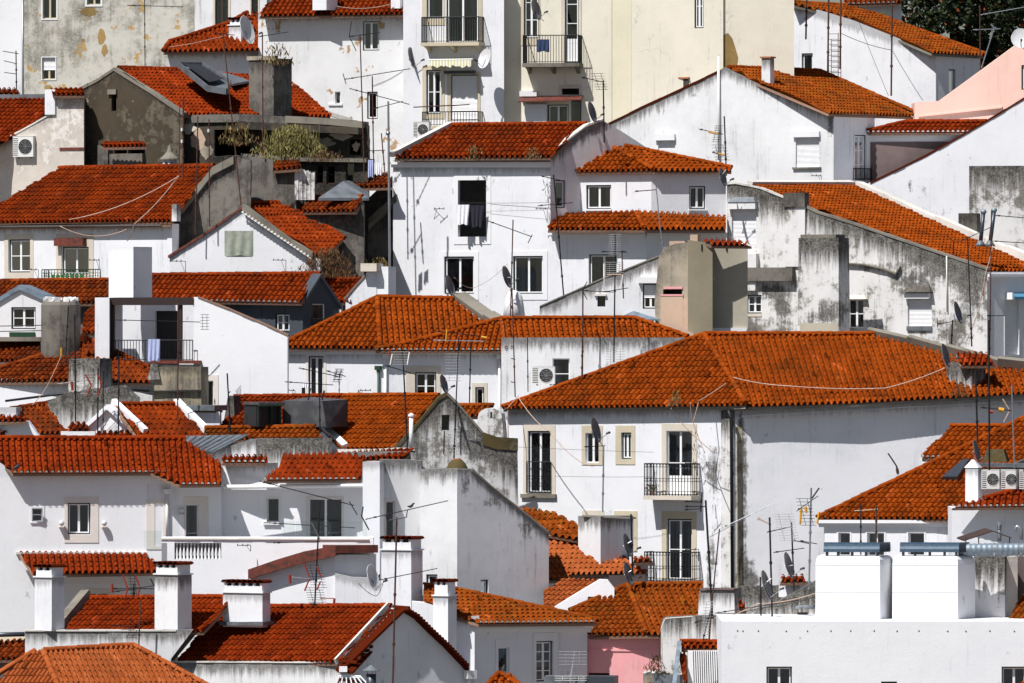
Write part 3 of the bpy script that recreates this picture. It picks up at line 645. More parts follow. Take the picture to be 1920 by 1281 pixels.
def cloth(label, name, x0, y0, x1, y1, d, mat, group=None, cat='laundry', wav=3, taper=0.0, par=None):
    m = MB(); NX, NY = 14, 12; vs = []
    for j in range(NY + 1):
        for i in range(NX + 1):
            u, v = i / NX, j / NY; x = x0 + (x1 - x0) * (u + taper * v * (0.5 - u)); y = y0 + (y1 - y0) * v + math.sin(u * 9) * 1.2 * v
            p = W(x, y, d); p.y += 0.03 * math.sin(u * wav * 6.3 + v * 1.5) * (0.35 + v); vs.append(p)
    m.add(vs, [(j * (NX + 1) + i, j * (NX + 1) + i + 1, (j + 1) * (NX + 1) + i + 1, (j + 1) * (NX + 1) + i) for j in range(NY) for i in range(NX)])
    m.add([p + V((0, .008, 0)) for p in vs], m.f[:NX * NY])
    o = m.build(name, mat, par, smooth=True)
    if par is None:
        o['label'] = label; o['category'] = cat
        c = W(x0, y0, d); o.data.transform(__import__('mathutils').Matrix.Translation(-c)); o.location = c
        if group: o['group'] = group
    return o
def leafmesh(pts, sz, mats, name, par, thin=False, fl=0.0):
    m = MB()
    for p in pts:
        a = tnoise(1).normalized(); b = a.cross(tnoise(1)).normalized(); s = sz * random.uniform(.6, 1.3); w = s * (0.12 if thin else 0.42)
        if thin: a = (a * .5 + Z * .8).normalized(); b = a.cross(tnoise(1)).normalized()
        mi = 0 if random.random() > 0.3 else 1
        if fl and random.random() < fl: mi = 2
        m.add([p - a * s / 2, p + b * w, p + a * s / 2, p - b * w], [(0, 1, 2, 3)], mi)
    return m.build(name, mats, par)
def weeds(label, cx, cy, w, h, d, n, mats=('weed', 'weed_brown'), sz=0.22, name='weeds', dep=0.5):
    t = thing(name, label, 'plant', W(cx, cy + h / 2, d)); pts = []
    for _ in range(n):
        u = random.gauss(0, .42); v = random.random() ** 1.4
        pts.append(W(cx + u * w / 2, cy + h / 2 - v * h * math.exp(-u * u * 1.2), d + random.uniform(-dep, dep)))
    leafmesh(pts, sz, list(mats), 'foliage', t, thin=True)
    m = MB()
    for _ in range(max(4, n // 25)):
        p = W(cx + random.uniform(-.35, .35) * w, cy + h / 2, d + random.uniform(-dep, dep) * .5); m.ring([p, p + Z * h / S * .5 + tnoise(.06), p + Z * h / S * random.uniform(.8, 1.15) + tnoise(.15)], .007, 3)
    m.build('stem', mats[-1], t); return t
# ------------------------------------------------------------------ hillside ground
m = MB(); gx = [-150 + 6 * i for i in range(51)]; gy = [-80, -40, -20] + [-8 + 5 * i for i in range(30)] + [180, 260]
def gz(y): return float(np.interp(y, [-80, 0, 26, 36, 46, 60, 75, 95, 140, 260], [-22, -15, -14.2, -6, -1.8, 3.2, 6, 8, 12, 14]))
m.add([V((x, y, gz(y) + random.uniform(-.25, .25))) for y in gy for x in gx], [(j * 51 + i, j * 51 + i + 1, (j + 1) * 51 + i + 1, (j + 1) * 51 + i) for j in range(len(gy) - 1) for i in range(50)])
m.build('ground', 'ground', None, kind='structure')
m = MB(); m.add([V((x, y, z)) for (y, z) in ((-900, -23), (150, -22.5), (400, -8), (1500, -5)) for x in (-1500, 1500)], [(0, 1, 3, 2), (2, 3, 5, 4), (4, 5, 7, 6)]); m.build('terrain', 'cobble', None, kind='structure')

# ================================================================== TOP ROW
H = house('house', 'plain white house wall at the top left corner, left of the stained grey building', 20, 190, 84)
fr = wall(H, [(-40, -60), (46, -60), (46, 400), (-40, 400)], (46, 83), 10, 'white', L=5)
pipe_on(H, fr, [(43, -20), (43, 300)], 0.04, 0.06, 'galv')

H = house('house', 'tall weather-stained grey building with ochre patches and small old windows, top left', 220, 190, 82)
fr = wall(H, [(45, -60), (368, -60), (365, 130), (368, 400), (45, 400)], (368, 80), 10, 'stained',
     [(80, -30, 106, 35, '2Y', 3), (163, -30, 189, 9, '2Yr', 4), (79, 108, 104, 149, '2YrH', 2)], L=6, jag=1.2)
for (x, y, a, b) in ((167, 22, 18, 9), (190, 70, 9, 16), (196, 94, 7, 13), (156, 76, 4, 4), (90, 164, 10, 6)):
    m = MB(); K = 16; c = fr.sz(x, y); pts = [fr.w(c[0] + a * .024 * math.cos(k * .3927) * random.uniform(.7, 1.15), c[1] + b * .024 * math.sin(k * .3927) * random.uniform(.7, 1.15), .006) for k in range(K)]
    m.add([fr.w(*c, .006)] + pts, [(0, 1 + k, 1 + (k + 1) % K) for k in range(K)]); m.build('bare_patch', 'ochre', H)
fr = wall(H, [(365, -60), (500, -60), (500, 400), (365, 400)], (500, 79), 10, 'white_worn', [(403, -30, 428, 50, '2BrC', 5), (471, -30, 484, 46, '1Br', 3)], L=5, smat='stone')

H = house('house', 'small white house with low tiled roof and broad capped chimney, beside the stained building', 400, 180, 76)
fr = wall(H, [(314, 90), (486, 90), (486, 330), (314, 330)], (486, 76), -12, 'white', L=4, edge=[(314, 95, 486, 95)])
roof(H, [dict(poly=[(306, 97), (486, 94), (486, 12), (428, 44), (318, 79)], a=(486, 75.4), th=-12, p=26)], 'tile', [(0, 318, 79, 428, 44), (0, 306, 96, 318, 79), (0, 428, 44, 486, 12)])
chimney(H, 429, 452, 472, 32, 84, 76.2, 30, 'white', 'tile', 16)

H = house('house', 'long white house with chipped brown plaster and two small windows, below its tiled eave', 620, 260, 74)
fr = wall(H, [(484, 26), (757, 22), (757, 420), (484, 420)], (757, 74), 14, 'white_chip',
     [(680, 40, 711, 95, '2DQ', 0), (628, 172, 638, 195, '1', 0), (688, 172, 708, 223, '1DC', 0)], L=4, edge=[(484, 30, 757, 26)])
box_on(H, fr, 616, 194, 642, 198, 0, .06, 'trim_white', 'window_sill')
roof(H, [dict(poly=[(485, 30), (757, 26), (757, -40), (540, -40)], a=(757, 73.3), th=14, p=27)], 'tile', [])
chimney(H, 586, 612, 632, -30, 19, 73.9, 30, 'white', 'none'); chimney(H, 733, 750, 762, -30, 16, 73.6, 30, 'white', 'none')
# sloping parapet and roof patch on its lower left
roof(H, [dict(poly=[(546, 219), (621, 219), (560, 165), (546, 156)], a=(600, 72.2), th=-40, p=28)], 'tile_old', [])
strip(H, Fr(620, 72, -10), [(548, 158), (575, 182), (600, 203), (660, 223)], .2, .4, 'coping_white')

H = house('house', 'white apartment house with yellow window surrounds, two balconies and a striped awning', 850, 240, 73)
frT = wall(H, [(756, -60), (945, -60), (945, 480), (756, 480)], (945, 71), 18, 'white',
     [(800, -30, 832, 35, '1DC', (10, 3, 3, 14), 'stone_yellow'), (837, -30, 897, 80, '2DC', (0, 3, 9, 3), 'stone_yellow'),
      (799, 131, 827, 214, '2DrC', (8, 9, 8, 10), 'stone_yellow'), (845, 140, 896, 226, '1DS', (8, 5, 6, 0), 'stone_yellow')], L=6)
balcony(H, frT, 801, 907, 34, 80, .8, 8, 0, 'iron', 'stone_yellow', 6, True)
box_on(H, frT, 834, 133, 892, 138, 0, .16, 'dark_metal', 'shutter_box')
balcony(H, frT, 801, 905, 211, 236, .7, 8, 0, 'iron', 'stone_yellow', 7)
m = MB(); a, b = frT.sz(785, 202), frT.sz(890, 197); m.tube(frT.w(*a, .75), frT.w(*b, .75), .03, 6); m.build('clothes_rail', 'rust', H)
# striped awning
t = thing('awning', 'faded yellow and white striped awning sagging under the upper balcony', 'awning', frT.hit(815, 112))
a0, z1 = frT.sz(816, 109); a1, z0 = frT.sz(893, 126); m = MB(); n = 18; vs = []
for i in range(n + 1):
    u = a0 + (a1 - a0) * i / n; vs += [frT.w(u, z1, .03), frT.w(u, z1 - .1, .75), frT.w(u, z0 + .09 * abs(math.sin(i * 1.1)) - .02 * i % .1, .78)]
m.add(vs, [(3 * i + j, 3 * i + 3 + j, 3 * i + 4 + j, 3 * i + 1 + j) for i in range(n) for j in (0, 1)]); m.build('fabric', 'awning_stripe', t)
m = MB(); m.tube(frT.w(a0 - .06, z1 - .1, .75), frT.w(a1 + .06, z1 - .1, .75), .022, 6)
for s in (a0, a1): m.tube(frT.w(s, z1, 0), frT.w(s, z1 - .1, .75), .015, 5)
m.build('awning_frame', 'frame_white', t)

H = house('house', 'tall cream yellow apartment building with plain walls and one iron balcony, at the top', 1200, 230, 74)
frC = wall(H, [(944, -60), (1147, -60), (1147, 480), (944, 480)], (1147, 71), 12, 'cream',
     [(982, -30, 1010, 72, '2DrrC', (7, 3, 3, 15), 'stone_yellow'), (1059, -30, 1085, 118, '1DrrrP', (8, 3, 6, 0), 'stone'), (1053, 166, 1086, 178, 'X', (6, 8, 5, 0), 'stone'),
      (984, 196, 1027, 330, '1', 0), (1027, 196, 1066, 330, '2D', 0), (1068, 186, 1091, 330, '1', 0)], L=6)
wall(H, [(1145, -60), (1184, -60), (1184, 480), (1145, 480)], (1184, 70.8), 14, 'cream_deep', L=5)
wall(H, [(1182, -60), (1356, -60), (1356, 480), (1182, 480)], (1356, 69.6), 16, 'cream', [(1302, -30, 1319, 53, '2DrC', 0)], L=5)
fq = wall(H, [(1355, -60), (1489, -60), (1489, 480), (1355, 480)], (1489, 69.5), 4, 'cream', L=5)
balcony(H, frC, 988, 1091, 68, 119, .85, 9, 0, 'iron', 'coping', 6.5, True)
m = MB(); K = 22; c = fq.sz(1368, 100)
shp = [(1357, 66), (1365, 62), (1373, 72), (1379, 90), (1384, 108), (1382, 122), (1388, 135), (1350, 135), (1351, 112), (1356, 96), (1352, 84)]
tr = tessellate_polygon([[V((x, y, 0)) for x, y in shp]]); m.add([fq.w(*fq.sz(x, y), .012) for x, y in shp], [tuple(q) for q in tr]); m.build('bare_patch', 'ochre', H)
# small lean-to with dark red canopy
t = thing('canopy', 'small dark red tiled canopy over the enclosed window of the cream building', 'canopy', frC.hit(980, 190))
a0, z1 = frC.sz(977, 182); a1, z0 = frC.sz(1094, 192); m = MB(); m.hexa([frC.w(a0 + .1, z1, 0), frC.w(a1, z1, 0), frC.w(a1, z1 + .05, 0), frC.w(a0 + .1, z1 + .05, 0), frC.w(a0, z0, .7), frC.w(a1, z0 + .08, .7), frC.w(a1, z0 + .13, .7), frC.w(a0, z0 + .05, .7)])
m.build('canopy_top', 'wood_red', t)
box_on(H, frC, 976, 171, 1008, 181, .01, .25, 'shutter', 'shutter_box'); box_on(H, frC, 985, 196, 1026, 232, .01, .2, 'shutter', 'panel')

# white house with long gable facing left, right of centre
H = house('house', 'white gable house with long tile-edged slope, slim chimney and shuttered windows, upper right', 1380, 340, 64)
fr8 = wall(H, [(1141, 233), (1345, 136), (1357, 126), (1367, 129), (1427, 161), (1563, 213), (1563, 540), (1141, 560)], (1563, 64), 30, 'white_worn',
     [(1492, 257, 1536, 314, '1S', 0), (1234, 264, 1266, 300, '1S', 0)], L=3, edge=[(1141, 233, 1357, 126), (1357, 122, 1563, 211)], stains=[(1556, 232, 14, 30, .9), (1300, 175, 40, 14, .7), (1230, 210, 40, 14, .6), (1440, 180, 14, 22, .7)])
strip(H, fr8, [(1141, 232), (1200, 203), (1280, 166), (1345, 135)], .10, .4, 'tile', up=.04)
box_on(H, fr8, 1488, 247, 1538, 257, .003, .14, 'trim_white', 'shutter_box'); box_on(H, fr8, 1487, 314, 1540, 317, .003, .1, 'coping', 'window_sill'); box_on(H, fr8, 1230, 252, 1267, 263, .003, .14, 'trim_white', 'shutter_box')
pipe_on(H, fr8, [(1349, 106), (1350, 300)], .06, .09, 'trim_white', 'flue')
fs8 = wall(H, [(1562, 211), (1640, 211), (1640, 560), (1562, 560)], (1562, 64.05), -50, 'white', [(1602, 253, 1625, 338, '2Drr', 3)], L=3)
cornice(H, fs8, 1562, 1640, 214, 10, .12)
balcony(H, fs8, 1600, 1629, 316, 338, .15, 0, 0, gap=5)
roof(H, [dict(poly=[(1555, 212), (1714, 218), (1537, 134), (1366, 126), (1425, 157)], a=(1560, 63.6), th=-50, p=20)], 'tile_moss', [(0, 1366, 127, 1537, 134), (0, 1537, 134, 1714, 211)])
chimney(H, 1428, 1444, 1452, 109, 165, 66, 30, 'white_worn', 'slab')
chimney(H, 1258, 1290, 1303, 148, 178, 70, 30, 'grey_render', 'slab')

H = house('house', 'low tiled outhouse with dark brown stained wall, between white gables at the upper right', 1720, 300, 66)
fr = wall(H, [(1632, 246), (1860, 246), (1860, 480), (1632, 480)], (1860, 64), 22, 'white', L=3)
box_on(H, fr, 1633, 267, 1850, 420, .004, .05, 'brown_wall', 'render_panel')
roof(H, [dict(poly=[(1626, 248), (1850, 247), (1850, 229), (1700, 229)], a=(1850, 63.4), th=25, p=24)], 'tile_red', [(0, 1700, 229, 1850, 229), (0, 1626, 247, 1700, 229)], plug=True)

H = house('house', 'bare white sloping gable edged with red tile and a stained chimney block, right side', 1800, 400, 60)
fr9 = wall(H, [(1632, 342), (1740, 289), (1838, 234), (1885, 206), (1960, 160), (1960, 640), (1632, 640)], (1640, 62), 14, 'white', L=3, stains=[(1710, 350, 7, 18, .9), (1727, 345, 7, 26, 1.0), (1760, 395, 50, 10, .7)])
strip(H, fr9, [(1632, 343), (1740, 290), (1838, 234), (1885, 206), (1960, 160)], .09, .5, 'tile_red', up=.04)
blk(H, 1817, 1960, 1960, 311, 640, 57.6, 14, 'white_dirty', 'chimney', 1.2)
blk(H, 1797, 1832, 1835, 400, 520, 56.5, 14, 'grey_render', 'chimney', .8)

H = house('house', 'white gable wall with rusty ladder and aerial masts under a thin tiled slope, top right', 1620, 190, 78)
fr10 = wall(H, [(1488, 8), (1540, 20), (1600, 38), (1755, 100), (1755, 420), (1488, 420)], (1755, 77), 28, 'white', [(1503, 100, 1524, 134, '1D', 0)], L=3, edge=[(1488, 8, 1755, 100)])
wall(H, [(1754, 98), (1838, 104), (1838, 420), (1754, 420)], (1754, 77), -42, 'white', [(1779, 130, 1792, 176, '1D', 0)], L=3)
roof(H, [dict(poly=[(1748, 99), (1848, 104), (1650, 30), (1580, 8), (1487, 3), (1487, 8), (1600, 36)], a=(1755, 76.6), th=-45, p=19)], 'tile_moss', [(0, 1848, 103, 1640, 27), (0, 1640, 27, 1490, 4)], slabmat='coping')
# ladder
t = thing('ladder', 'rusty iron ladder fixed to the white gable wall at the top right', 'ladder', fr10.hit(1557, 145))
m = MB()
for x in (1557, 1575): m.tube(fr10.w(*fr10.sz(x, 62), .2), fr10.w(*fr10.sz(x, 150), .2), .02, 5)
m.build('rail', 'rust', t)
for k in range(9): m = MB(); y = 64 + k * 10; m.tube(fr10.w(*fr10.sz(1557, y), .2), fr10.w(*fr10.sz(1575, y), .2), .012, 4); m.build('rung', 'rust', t)

H = house('house', 'little tiled house peeping over the white gable next to the dark tree', 1640, 30, 92)
fr = wall(H, [(1585, 6), (1690, 6), (1690, 300), (1585, 300)], (1690, 92), 8, 'white_worn', L=3)
roof(H, [dict(poly=[(1580, 8), (1690, 5), (1690, -30), (1600, -30)], a=(1690, 91.4), th=10, p=26)], 'tile_old', plug=True)
blk(H, 1563, 1588, 1600, 6, 60, 90, 20, 'grey_render', 'chimney')
wall(H, [(1598, 24), (1640, 30), (1640, 200), (1598, 200)], (1640, 90.5), 8, 'grey_render', L=1)

H = house('house', 'pale pink house wall rising to the right edge, upper right corner', 1830, 220, 70)
frp = wall(H, [(1715, 192), (1762, 189), (1840, 132), (1960, 44), (1960, 420), (1715, 420)], (1960, 66), 18, 'pale_pink', [(1915, 122, 1960, 168, '2D', 0)], L=3)
m = MB(); p, q = frp.sz(1722, 217), frp.sz(1880, 200); m.hexa([frp.w(p[0], p[1] - .07, 0), frp.w(q[0], q[1] - .07, 0), frp.w(q[0], q[1], 0), frp.w(p[0], p[1], 0), frp.w(p[0], p[1] - .07, .16), frp.w(q[0], q[1] - .07, .16), frp.w(q[0], q[1], .16), frp.w(p[0], p[1], .16)]); m.build('ledge', 'pale_pink', H)

# dark tree
t = thing('tree', 'dark evergreen tree with orange blossoms filling the top right corner', 'tree', W(1800, 260, 95))
m = MB(); m.ring([W(1810, 420, 95), W(1806, 200, 95), W(1800, 60, 95)], [.4, .32, .15], 8)
for (x, y) in ((1720, 20), (1760, -60), (1850, -50), (1900, 30), (1870, 90), (1740, 90)): m.ring([W(1806, 200, 95), W((x + 1806) / 2, (y + 150) / 2, 94.5), W(x, y, 93.5)], [.18, .12, .04], 6)
m.build('trunk', 'bark', t, smooth=True)
pts = []; cl = [(random.uniform(1690, 1960), random.uniform(-90, 210), random.uniform(91, 100), random.uniform(.7, 1.5)) for _ in range(110)]
for (x, y, d_, r_) in cl:
    if y > 55 and x < 1690 + (y - 0) * 0.9: continue
    c = W(x, y, d_)
    for _ in range(330):
        q = tnoise(1); q = q.normalized() * (q.length ** .4) * r_ * .75; pts.append(c + q * .95)
leafmesh(pts, .22, ['leaf', 'leaf', 'flower'], 'crown', t, fl=.02)
t = thing('yucca', 'small green spiky palm in front of the white wall beside the dark tree', 'plant', W(1657, 45, 89)); m = MB(); c = W(1657, 30, 89)
for k in range(16):
    a = k * .4; e = V((math.cos(a) * .28, math.sin(a) * .2, .12 + .2 * abs(math.sin(k * 1.7)))); m.add([c - V((.02, 0, 0)), c + V((.02, 0, 0)), c + e], [(0, 1, 2)])
m.build('leaves', 'leaf_light', t); m = MB(); m.tube(W(1657, 60, 89), c, .03, 5); m.build('stem', 'bark', t)

# ================================================================== LEFT, UPPER
H = house('house', 'beige pink stained house with an air conditioner, left edge below the stained building', 80, 300, 62)
frL = wall(H, [(-60, 300), (0, 266), (103, 208), (104, 178), (157, 180), (158, 480), (-60, 480)], (158, 59), 24, 'beige_stain', L=2.2, edge=[(-60, 300, 103, 208)])
strip(H, frL, [(-60, 298), (0, 265), (103, 208)], .08, .4, 'coping_white')
box_on(H, frL, 86, 168, 105, 215, .003, .1, 'white', 'pier')
roof(H, [dict(poly=[(-60, 300), (60, 240), (88, 213), (87, 186), (-60, 186)], eave=[(-60, 300), (90, 300)], a=(90, 57), th=26, p=26)], 'tile_red', [])
roof(H, [dict(poly=[(99, 178), (158, 178), (157, 166), (94, 167)], a=(158, 58.6), th=24, p=22)], 'tile', [])
blk(H, -40, 86, 88, 177, 300, 64, 20, 'zinc', 'parapet', .3, edge=False)
roof(H, [dict(poly=[(-40, 178), (40, 177), (30, 168), (-40, 166)], a=(40, 66), th=15, p=26)], 'tile_old')
box_on(H, frL, 112, 277, 158, 282, .002, .03, 'wood_red', 'brick_band')

H = house('house', 'dark brown rendered gable house with red tiled roof and a zinc skylight, upper left', 250, 310, 58)
frD = wall(H, [(147, 166), (184, 147), (214, 128), (236, 137), (285, 172), (333, 203), (343, 210), (340, 480), (157, 480)], (340, 57), 35, 'brown_render',
     [(209, 176, 218, 208, 'X', 0), (214, 274, 238, 288, 'X', 0), (240, 274, 272, 288, 'X', 0)], L=2.5, edge=[(147, 166, 214, 128), (214, 128, 343, 210)], jag=1)
strip(H, frD, [(147, 166), (184, 147), (214, 127)], .14, .35, 'coping'); strip(H, frD, [(214, 127), (285, 171), (343, 211)], .14, .3, 'coping')
box_on(H, frD, 204, 168, 220, 177, .003, .12, 'coping', 'vent_hood'); box_on(H, frD, 192, 273, 211, 312, .003, .35, 'grey_render', 'vent_box'); box_on(H, frD, 211, 289, 273, 320, .003, .25, 'grey_render', 'vent_box')
roof(H, [dict(poly=[(190, 275), (274, 274), (270, 268), (196, 268)], a=(274, 56.5), th=35, p=18)], 'tile_red')
roof(H, [dict(poly=[(340, 215), (622, 219), (560, 165), (470, 142), (345, 133), (222, 129), (285, 173)], a=(340, 57.4), th=-42, p=(300, 131, 64))], 'tile_red', [(0, 222, 128, 345, 132)], slabmat='mortar')
# zinc skylight
t = thing('skylight', 'big raised zinc skylight frame standing open on the dark house roof', 'skylight', W(380, 165, 62)); m = MB()
def P_(x, y, d): return W(x, y, d)
q = [(334, 116, 62), (378, 117, 64), (431, 150, 61), (424, 166, 59), (388, 160, 59)]
for i in range(5):
    a, b = P_(*q[i]), P_(*q[(i + 1) % 5]); m.hexa([a, b, b - Z * .28, a - Z * .28, a + V((.06, .1, 0)), b + V((.06, .1, 0)), b + V((.06, .1, -.28)), a + V((.06, .1, -.28))])
m.add([P_(*p) - Z * .2 for p in q], [(0, 1, 2, 3, 4)]); m.build('skylight_frame', 'zinc', t)
m = MB(); m.add([P_(345, 120, 62), P_(376, 121, 63.6), P_(420, 148, 61), P_(392, 154, 59.6)], [(0, 1, 2, 3)]); m.build('pane', 'ac_dark', t)
m = MB(); vs = [P_(410, 133, 66), P_(440, 138, 67), P_(468, 152, 65), P_(436, 157, 63)]; m.add(vs + [p - Z * .1 for p in vs], [(0, 1, 2, 3), (0, 1, 5, 4), (1, 2, 6, 5), (2, 3, 7, 6), (3, 0, 4, 7)]); m.build('zinc_flap', 'zinc', t)
o, fr, *_ = blk(H, 467, 513, 546, 110, 300, 60, 38, 'grey_render', 'chimney'); box_on(o, fr, 464, 106, 516, 112, -.2, .05, 'brick_stone', 'chimney_cap')
weeds('dry twiggy weeds growing on top of the big grey chimney', 520, 100, 66, 40, 59.6, 130, ('weed_brown', 'weed'), .25)
# conical vent cap
t = thing('roof_vent', 'small white vent turret with grey pointed cap against the brown gable', 'vent', W(318, 312, 55))
m = MB(); c = W(318, 312, 55); m.ring([c, c + Z * .3], .32, 12); m.build('turret', 'white_worn', t); m = MB(); m.ring([c + Z * .3, c + Z * .36, c + Z * .62, c + Z * .95], [.42, .40, .14, .03], 12); m.build('cone', 'coping', t)
m = MB()
for q in (-.15, .12): m.hexa([c + V((q + a * .05, -.33 + b * .03, .14 + e * .06)) for (a, b, e) in ((-1, -1, -1), (1, -1, -1), (1, -1, 1), (-1, -1, 1), (-1, 1, -1), (1, 1, -1), (1, 1, 1), (-1, 1, 1))])
m.build('vent_hole', 'ac_dark', t)

# derelict building
H = house('derelict_house', 'crumbling blackened house with overgrown slab and broken openings, left of the white house', 540, 390, 55, 'house')
fr = wall(H, [(338, 216), (470, 214), (690, 232), (690, 560), (338, 560)], (690, 55), 20, 'derelict', [(402, 243, 470, 306, 'X', 0), (655, 262, 676, 290, 'X', 0), (560, 300, 600, 330, 'X', 0)], L=4, edge=[(338, 214, 690, 232)], jag=2)
fr9d = fr; strip(H, fr, [(338, 216), (470, 214), (540, 219), (620, 222)], .35, .5, 'grey_render', 'parapet', o=.1)
strip(H, fr, [(540, 222), (620, 226), (684, 232)], .3, .5, 'coping', 'parapet', o=.35, up=.1)
m = MB(); a, b = fr.sz(460, 228), fr.sz(682, 240); m.hexa([fr.w(a[0], a[1] - .35, 0), fr.w(b[0], b[1] - .3, 0), fr.w(b[0], b[1], 0), fr.w(a[0], a[1], 0), fr.w(a[0], a[1] - .35, .9), fr.w(b[0], b[1] - .3, .7), fr.w(b[0], b[1], .7), fr.w(a[0], a[1], .9)]); m.build('slab', 'derelict', H)
fd2 = wall(H, [(400, 292), (690, 296), (690, 560), (400, 560)], (690, 52), 18, 'derelict', [(592, 308, 606, 345, '1Br', 0), (612, 310, 628, 345, '1Br', 0), (690 - 42, 305, 664, 345, '1B', 0)], L=1.0, edge=[(400, 290, 690, 296)], jag=2)
strip(H, fd2, [(455, 288), (560, 296), (690, 298)], .16, .9, 'coping', 'slab', o=.25)
o, fr, *_ = blk(H, 512, 555, 562, 318, 460, 50.5, 22, 'grey_render', 'chimney')
roof(H, [dict(poly=[(510, 319), (566, 315), (560, 302), (520, 304)], a=(560, 50), th=25, p=22)], 'tile_old')
m = MB(); f2 = Fr(590, 50.3, 10)    # corrugated white sheets
for i in range(10): 
    x0, x1 = 553 + i * 3.8, 556.8 + i * 3.8; a, b = f2.sz(x0, 312 + i * 1.3 + (i % 3)), f2.sz(x1, 375); m.bf(f2, a[0], b[0] - .01, b[1], a[1], .02 * (i % 2), .05 + .04 * (i % 2))
m.build('corrugated_sheet', 'white_dirty', H)
m = MB(); q = [W(597, 371, 49), W(643, 340, 50.5), W(692, 371, 49.5), W(690, 352, 53), W(655, 338, 53)]; m.add(q + [p - Z * .12 for p in q], [(0, 1, 2), (1, 4, 3, 2), (5, 7, 6), (0, 2, 7, 5)]); m.build('zinc_roof', 'zinc', H)
roof(H, [dict(poly=[(662, 352), (735, 350), (728, 326), (665, 331)], a=(735, 51), th=25, p=20)], 'tile_old')
for (bx, by, ba, bb, bmt) in ((372, 262, 16, 20, 'peach_render'), (388, 285, 12, 14, 'brick_stone'), (355, 240, 14, 12, 'stone'), (600, 268, 30, 12, 'brick_stone'), (640, 255, 22, 8, 'stone'), (668, 275, 8, 10, 'peach_render'), (660, 240, 12, 5, 'peach_render')):
    m = MB(); K = 18; c = fr9d.sz(bx, by); pts = [fr9d.w(c[0] + ba * .024 * math.cos(k * .349) * random.uniform(.6, 1.2), c[1] + bb * .024 * math.sin(k * .349) * random.uniform(.6, 1.2), .012) for k in range(K)]
    m.add([fr9d.w(*c, .012)] + pts, [(0, 1 + k, 1 + (k + 1) % K) for k in range(K)]); m.build('bare_patch', bmt, H)
weeds('yellow-green weeds overgrowing the broken slab of the derelict house', 545, 268, 150, 70, 53.4, 2600, ('weed', 'weed'), .2, dep=.7)
weeds('brown dead weeds hanging at the left end of the derelict slab', 445, 250, 80, 40, 53.6, 260, ('weed_brown', 'weed'), .25, dep=.6)
weeds('dark moss along the lower slab of the derelict house', 610, 292, 80, 20, 51.0, 260, ('weed_brown', 'weed_brown'), .16)

# long red roof house, left
H = house('house', 'white house under a long red tiled roof with stone-framed window and green balcony, left edge', 150, 530, 48)
fr = wall(H, [(-60, 412), (318, 412), (322, 420), (326, 640), (-60, 640)], (318, 48), 36, 'white',
     [(16, 449, 57, 511, '2Dr', (10, 10, 8, 12), 'stone'), (116, 463, 167, 515, '2CD', (14, 26, 12, 3), 'stone')], L=5, edge=[(-60, 425, 318, 416)])
box_on(H, fr, 109, 447, 163, 461, .03, .3, 'wood_red', 'shutter_box')
balcony(H, fr, 92, 188, 506, 524, .5, 8, 1, 'green_dark', 'stone', 9)
m = MB(); a, b = fr.sz(110, 524), fr.sz(172, 514); n = 7
for i in range(n): c = fr.w(a[0] + (b[0] - a[0]) * (i + .5) / n, a[1] + .12, .53); m.ring([c + fr.n * .0, c + fr.n * .04], .10, 10)
m.build('planter', 'green_paint', H)
gutter(H, fr, -50, 424, 312, 421, .06, .36, 'galv')
roof(H, [dict(poly=[(-60, 418), (323, 414), (402, 312), (112, 316), (-60, 420)], a=(323, 47.4), th=36, p=28)], 'tile', [(0, 112, 316, 402, 312)])
roof(H, [dict(poly=[(-60, 424), (321, 419), (321, 413), (-60, 418)], a=(321, 47.5), th=36, p=15)], 'tile_old')
# thick stone parapet that climbs to the right
fw = wall(H, [(322, 412), (345, 385), (400, 315), (440, 294), (470, 300), (470, 400), (452, 392), (325, 478), (322, 470)], (470, 49), 22, 'grey_render', L=1.2, edge=[(322, 412, 440, 294)], jag=1.5, stains=[(430, 320, 36, 22, 1.1), (350, 430, 14, 40, .9), (400, 350, 20, 30, .7)])
strip(H, fw, [(316, 412), (345, 383), (400, 314), (440, 293)], .34, .8, 'coping', 'parapet', o=.15)
wall(H, [(440, 290), (512, 300), (512, 560), (440, 560)], (512, 51), 20, 'grey_render', L=1, jag=1)
wall(H, [(322, 420), (334, 420), (334, 560), (322, 560)], (322, 48), -40, 'white_worn', L=1)
o, fr_, *_ = blk(H, 322, 331, 338, 383, 415, 46.8, 30, 'white_worn', 'post')

H = house('house', 'small white gable house with green cloth over its window, centre left', 450, 530, 46)
frU2 = wall(H, [(318, 478), (390, 434), (456, 391), (500, 424), (540, 458), (583, 481), (600, 486), (600, 640), (318, 640)], (590, 45.5), 12, 'white', [(424, 434, 473, 482, '1K', 0)], L=3, edge=[(318, 480, 456, 391), (456, 391, 590, 481)])
strip(H, frU2, [(316, 481), (390, 435), (456, 388)], .12, .5, 'wood_red', up=.05, o=.1); strip(H, frU2, [(456, 388), (500, 421), (545, 455), (588, 478)], .26, .5, 'coping', up=.12, o=.22)
m = MB(); P = [(458 + i * 6.1, 398 + i * 4.1) for i in range(21)]
a, b = frU2.sz(457, 395), frU2.sz(586, 482); m.hexa([frU2.w(a[0], a[1] - .1, .2), frU2.w(b[0], b[1] - .1, .2), frU2.w(b[0], b[1] - .06, .2), frU2.w(a[0], a[1] - .06, .2), frU2.w(a[0], a[1] - .1, .27), frU2.w(b[0], b[1] - .1, .27), frU2.w(b[0], b[1] - .06, .27), frU2.w(a[0], a[1] - .06, .27)])
for (x, y) in P: c = frU2.hit(x, y) + frU2.n * .22; m.tube(c, c + frU2.n * .07, .05, 8)
m.build('verge_tile_ends', 'plug', H)
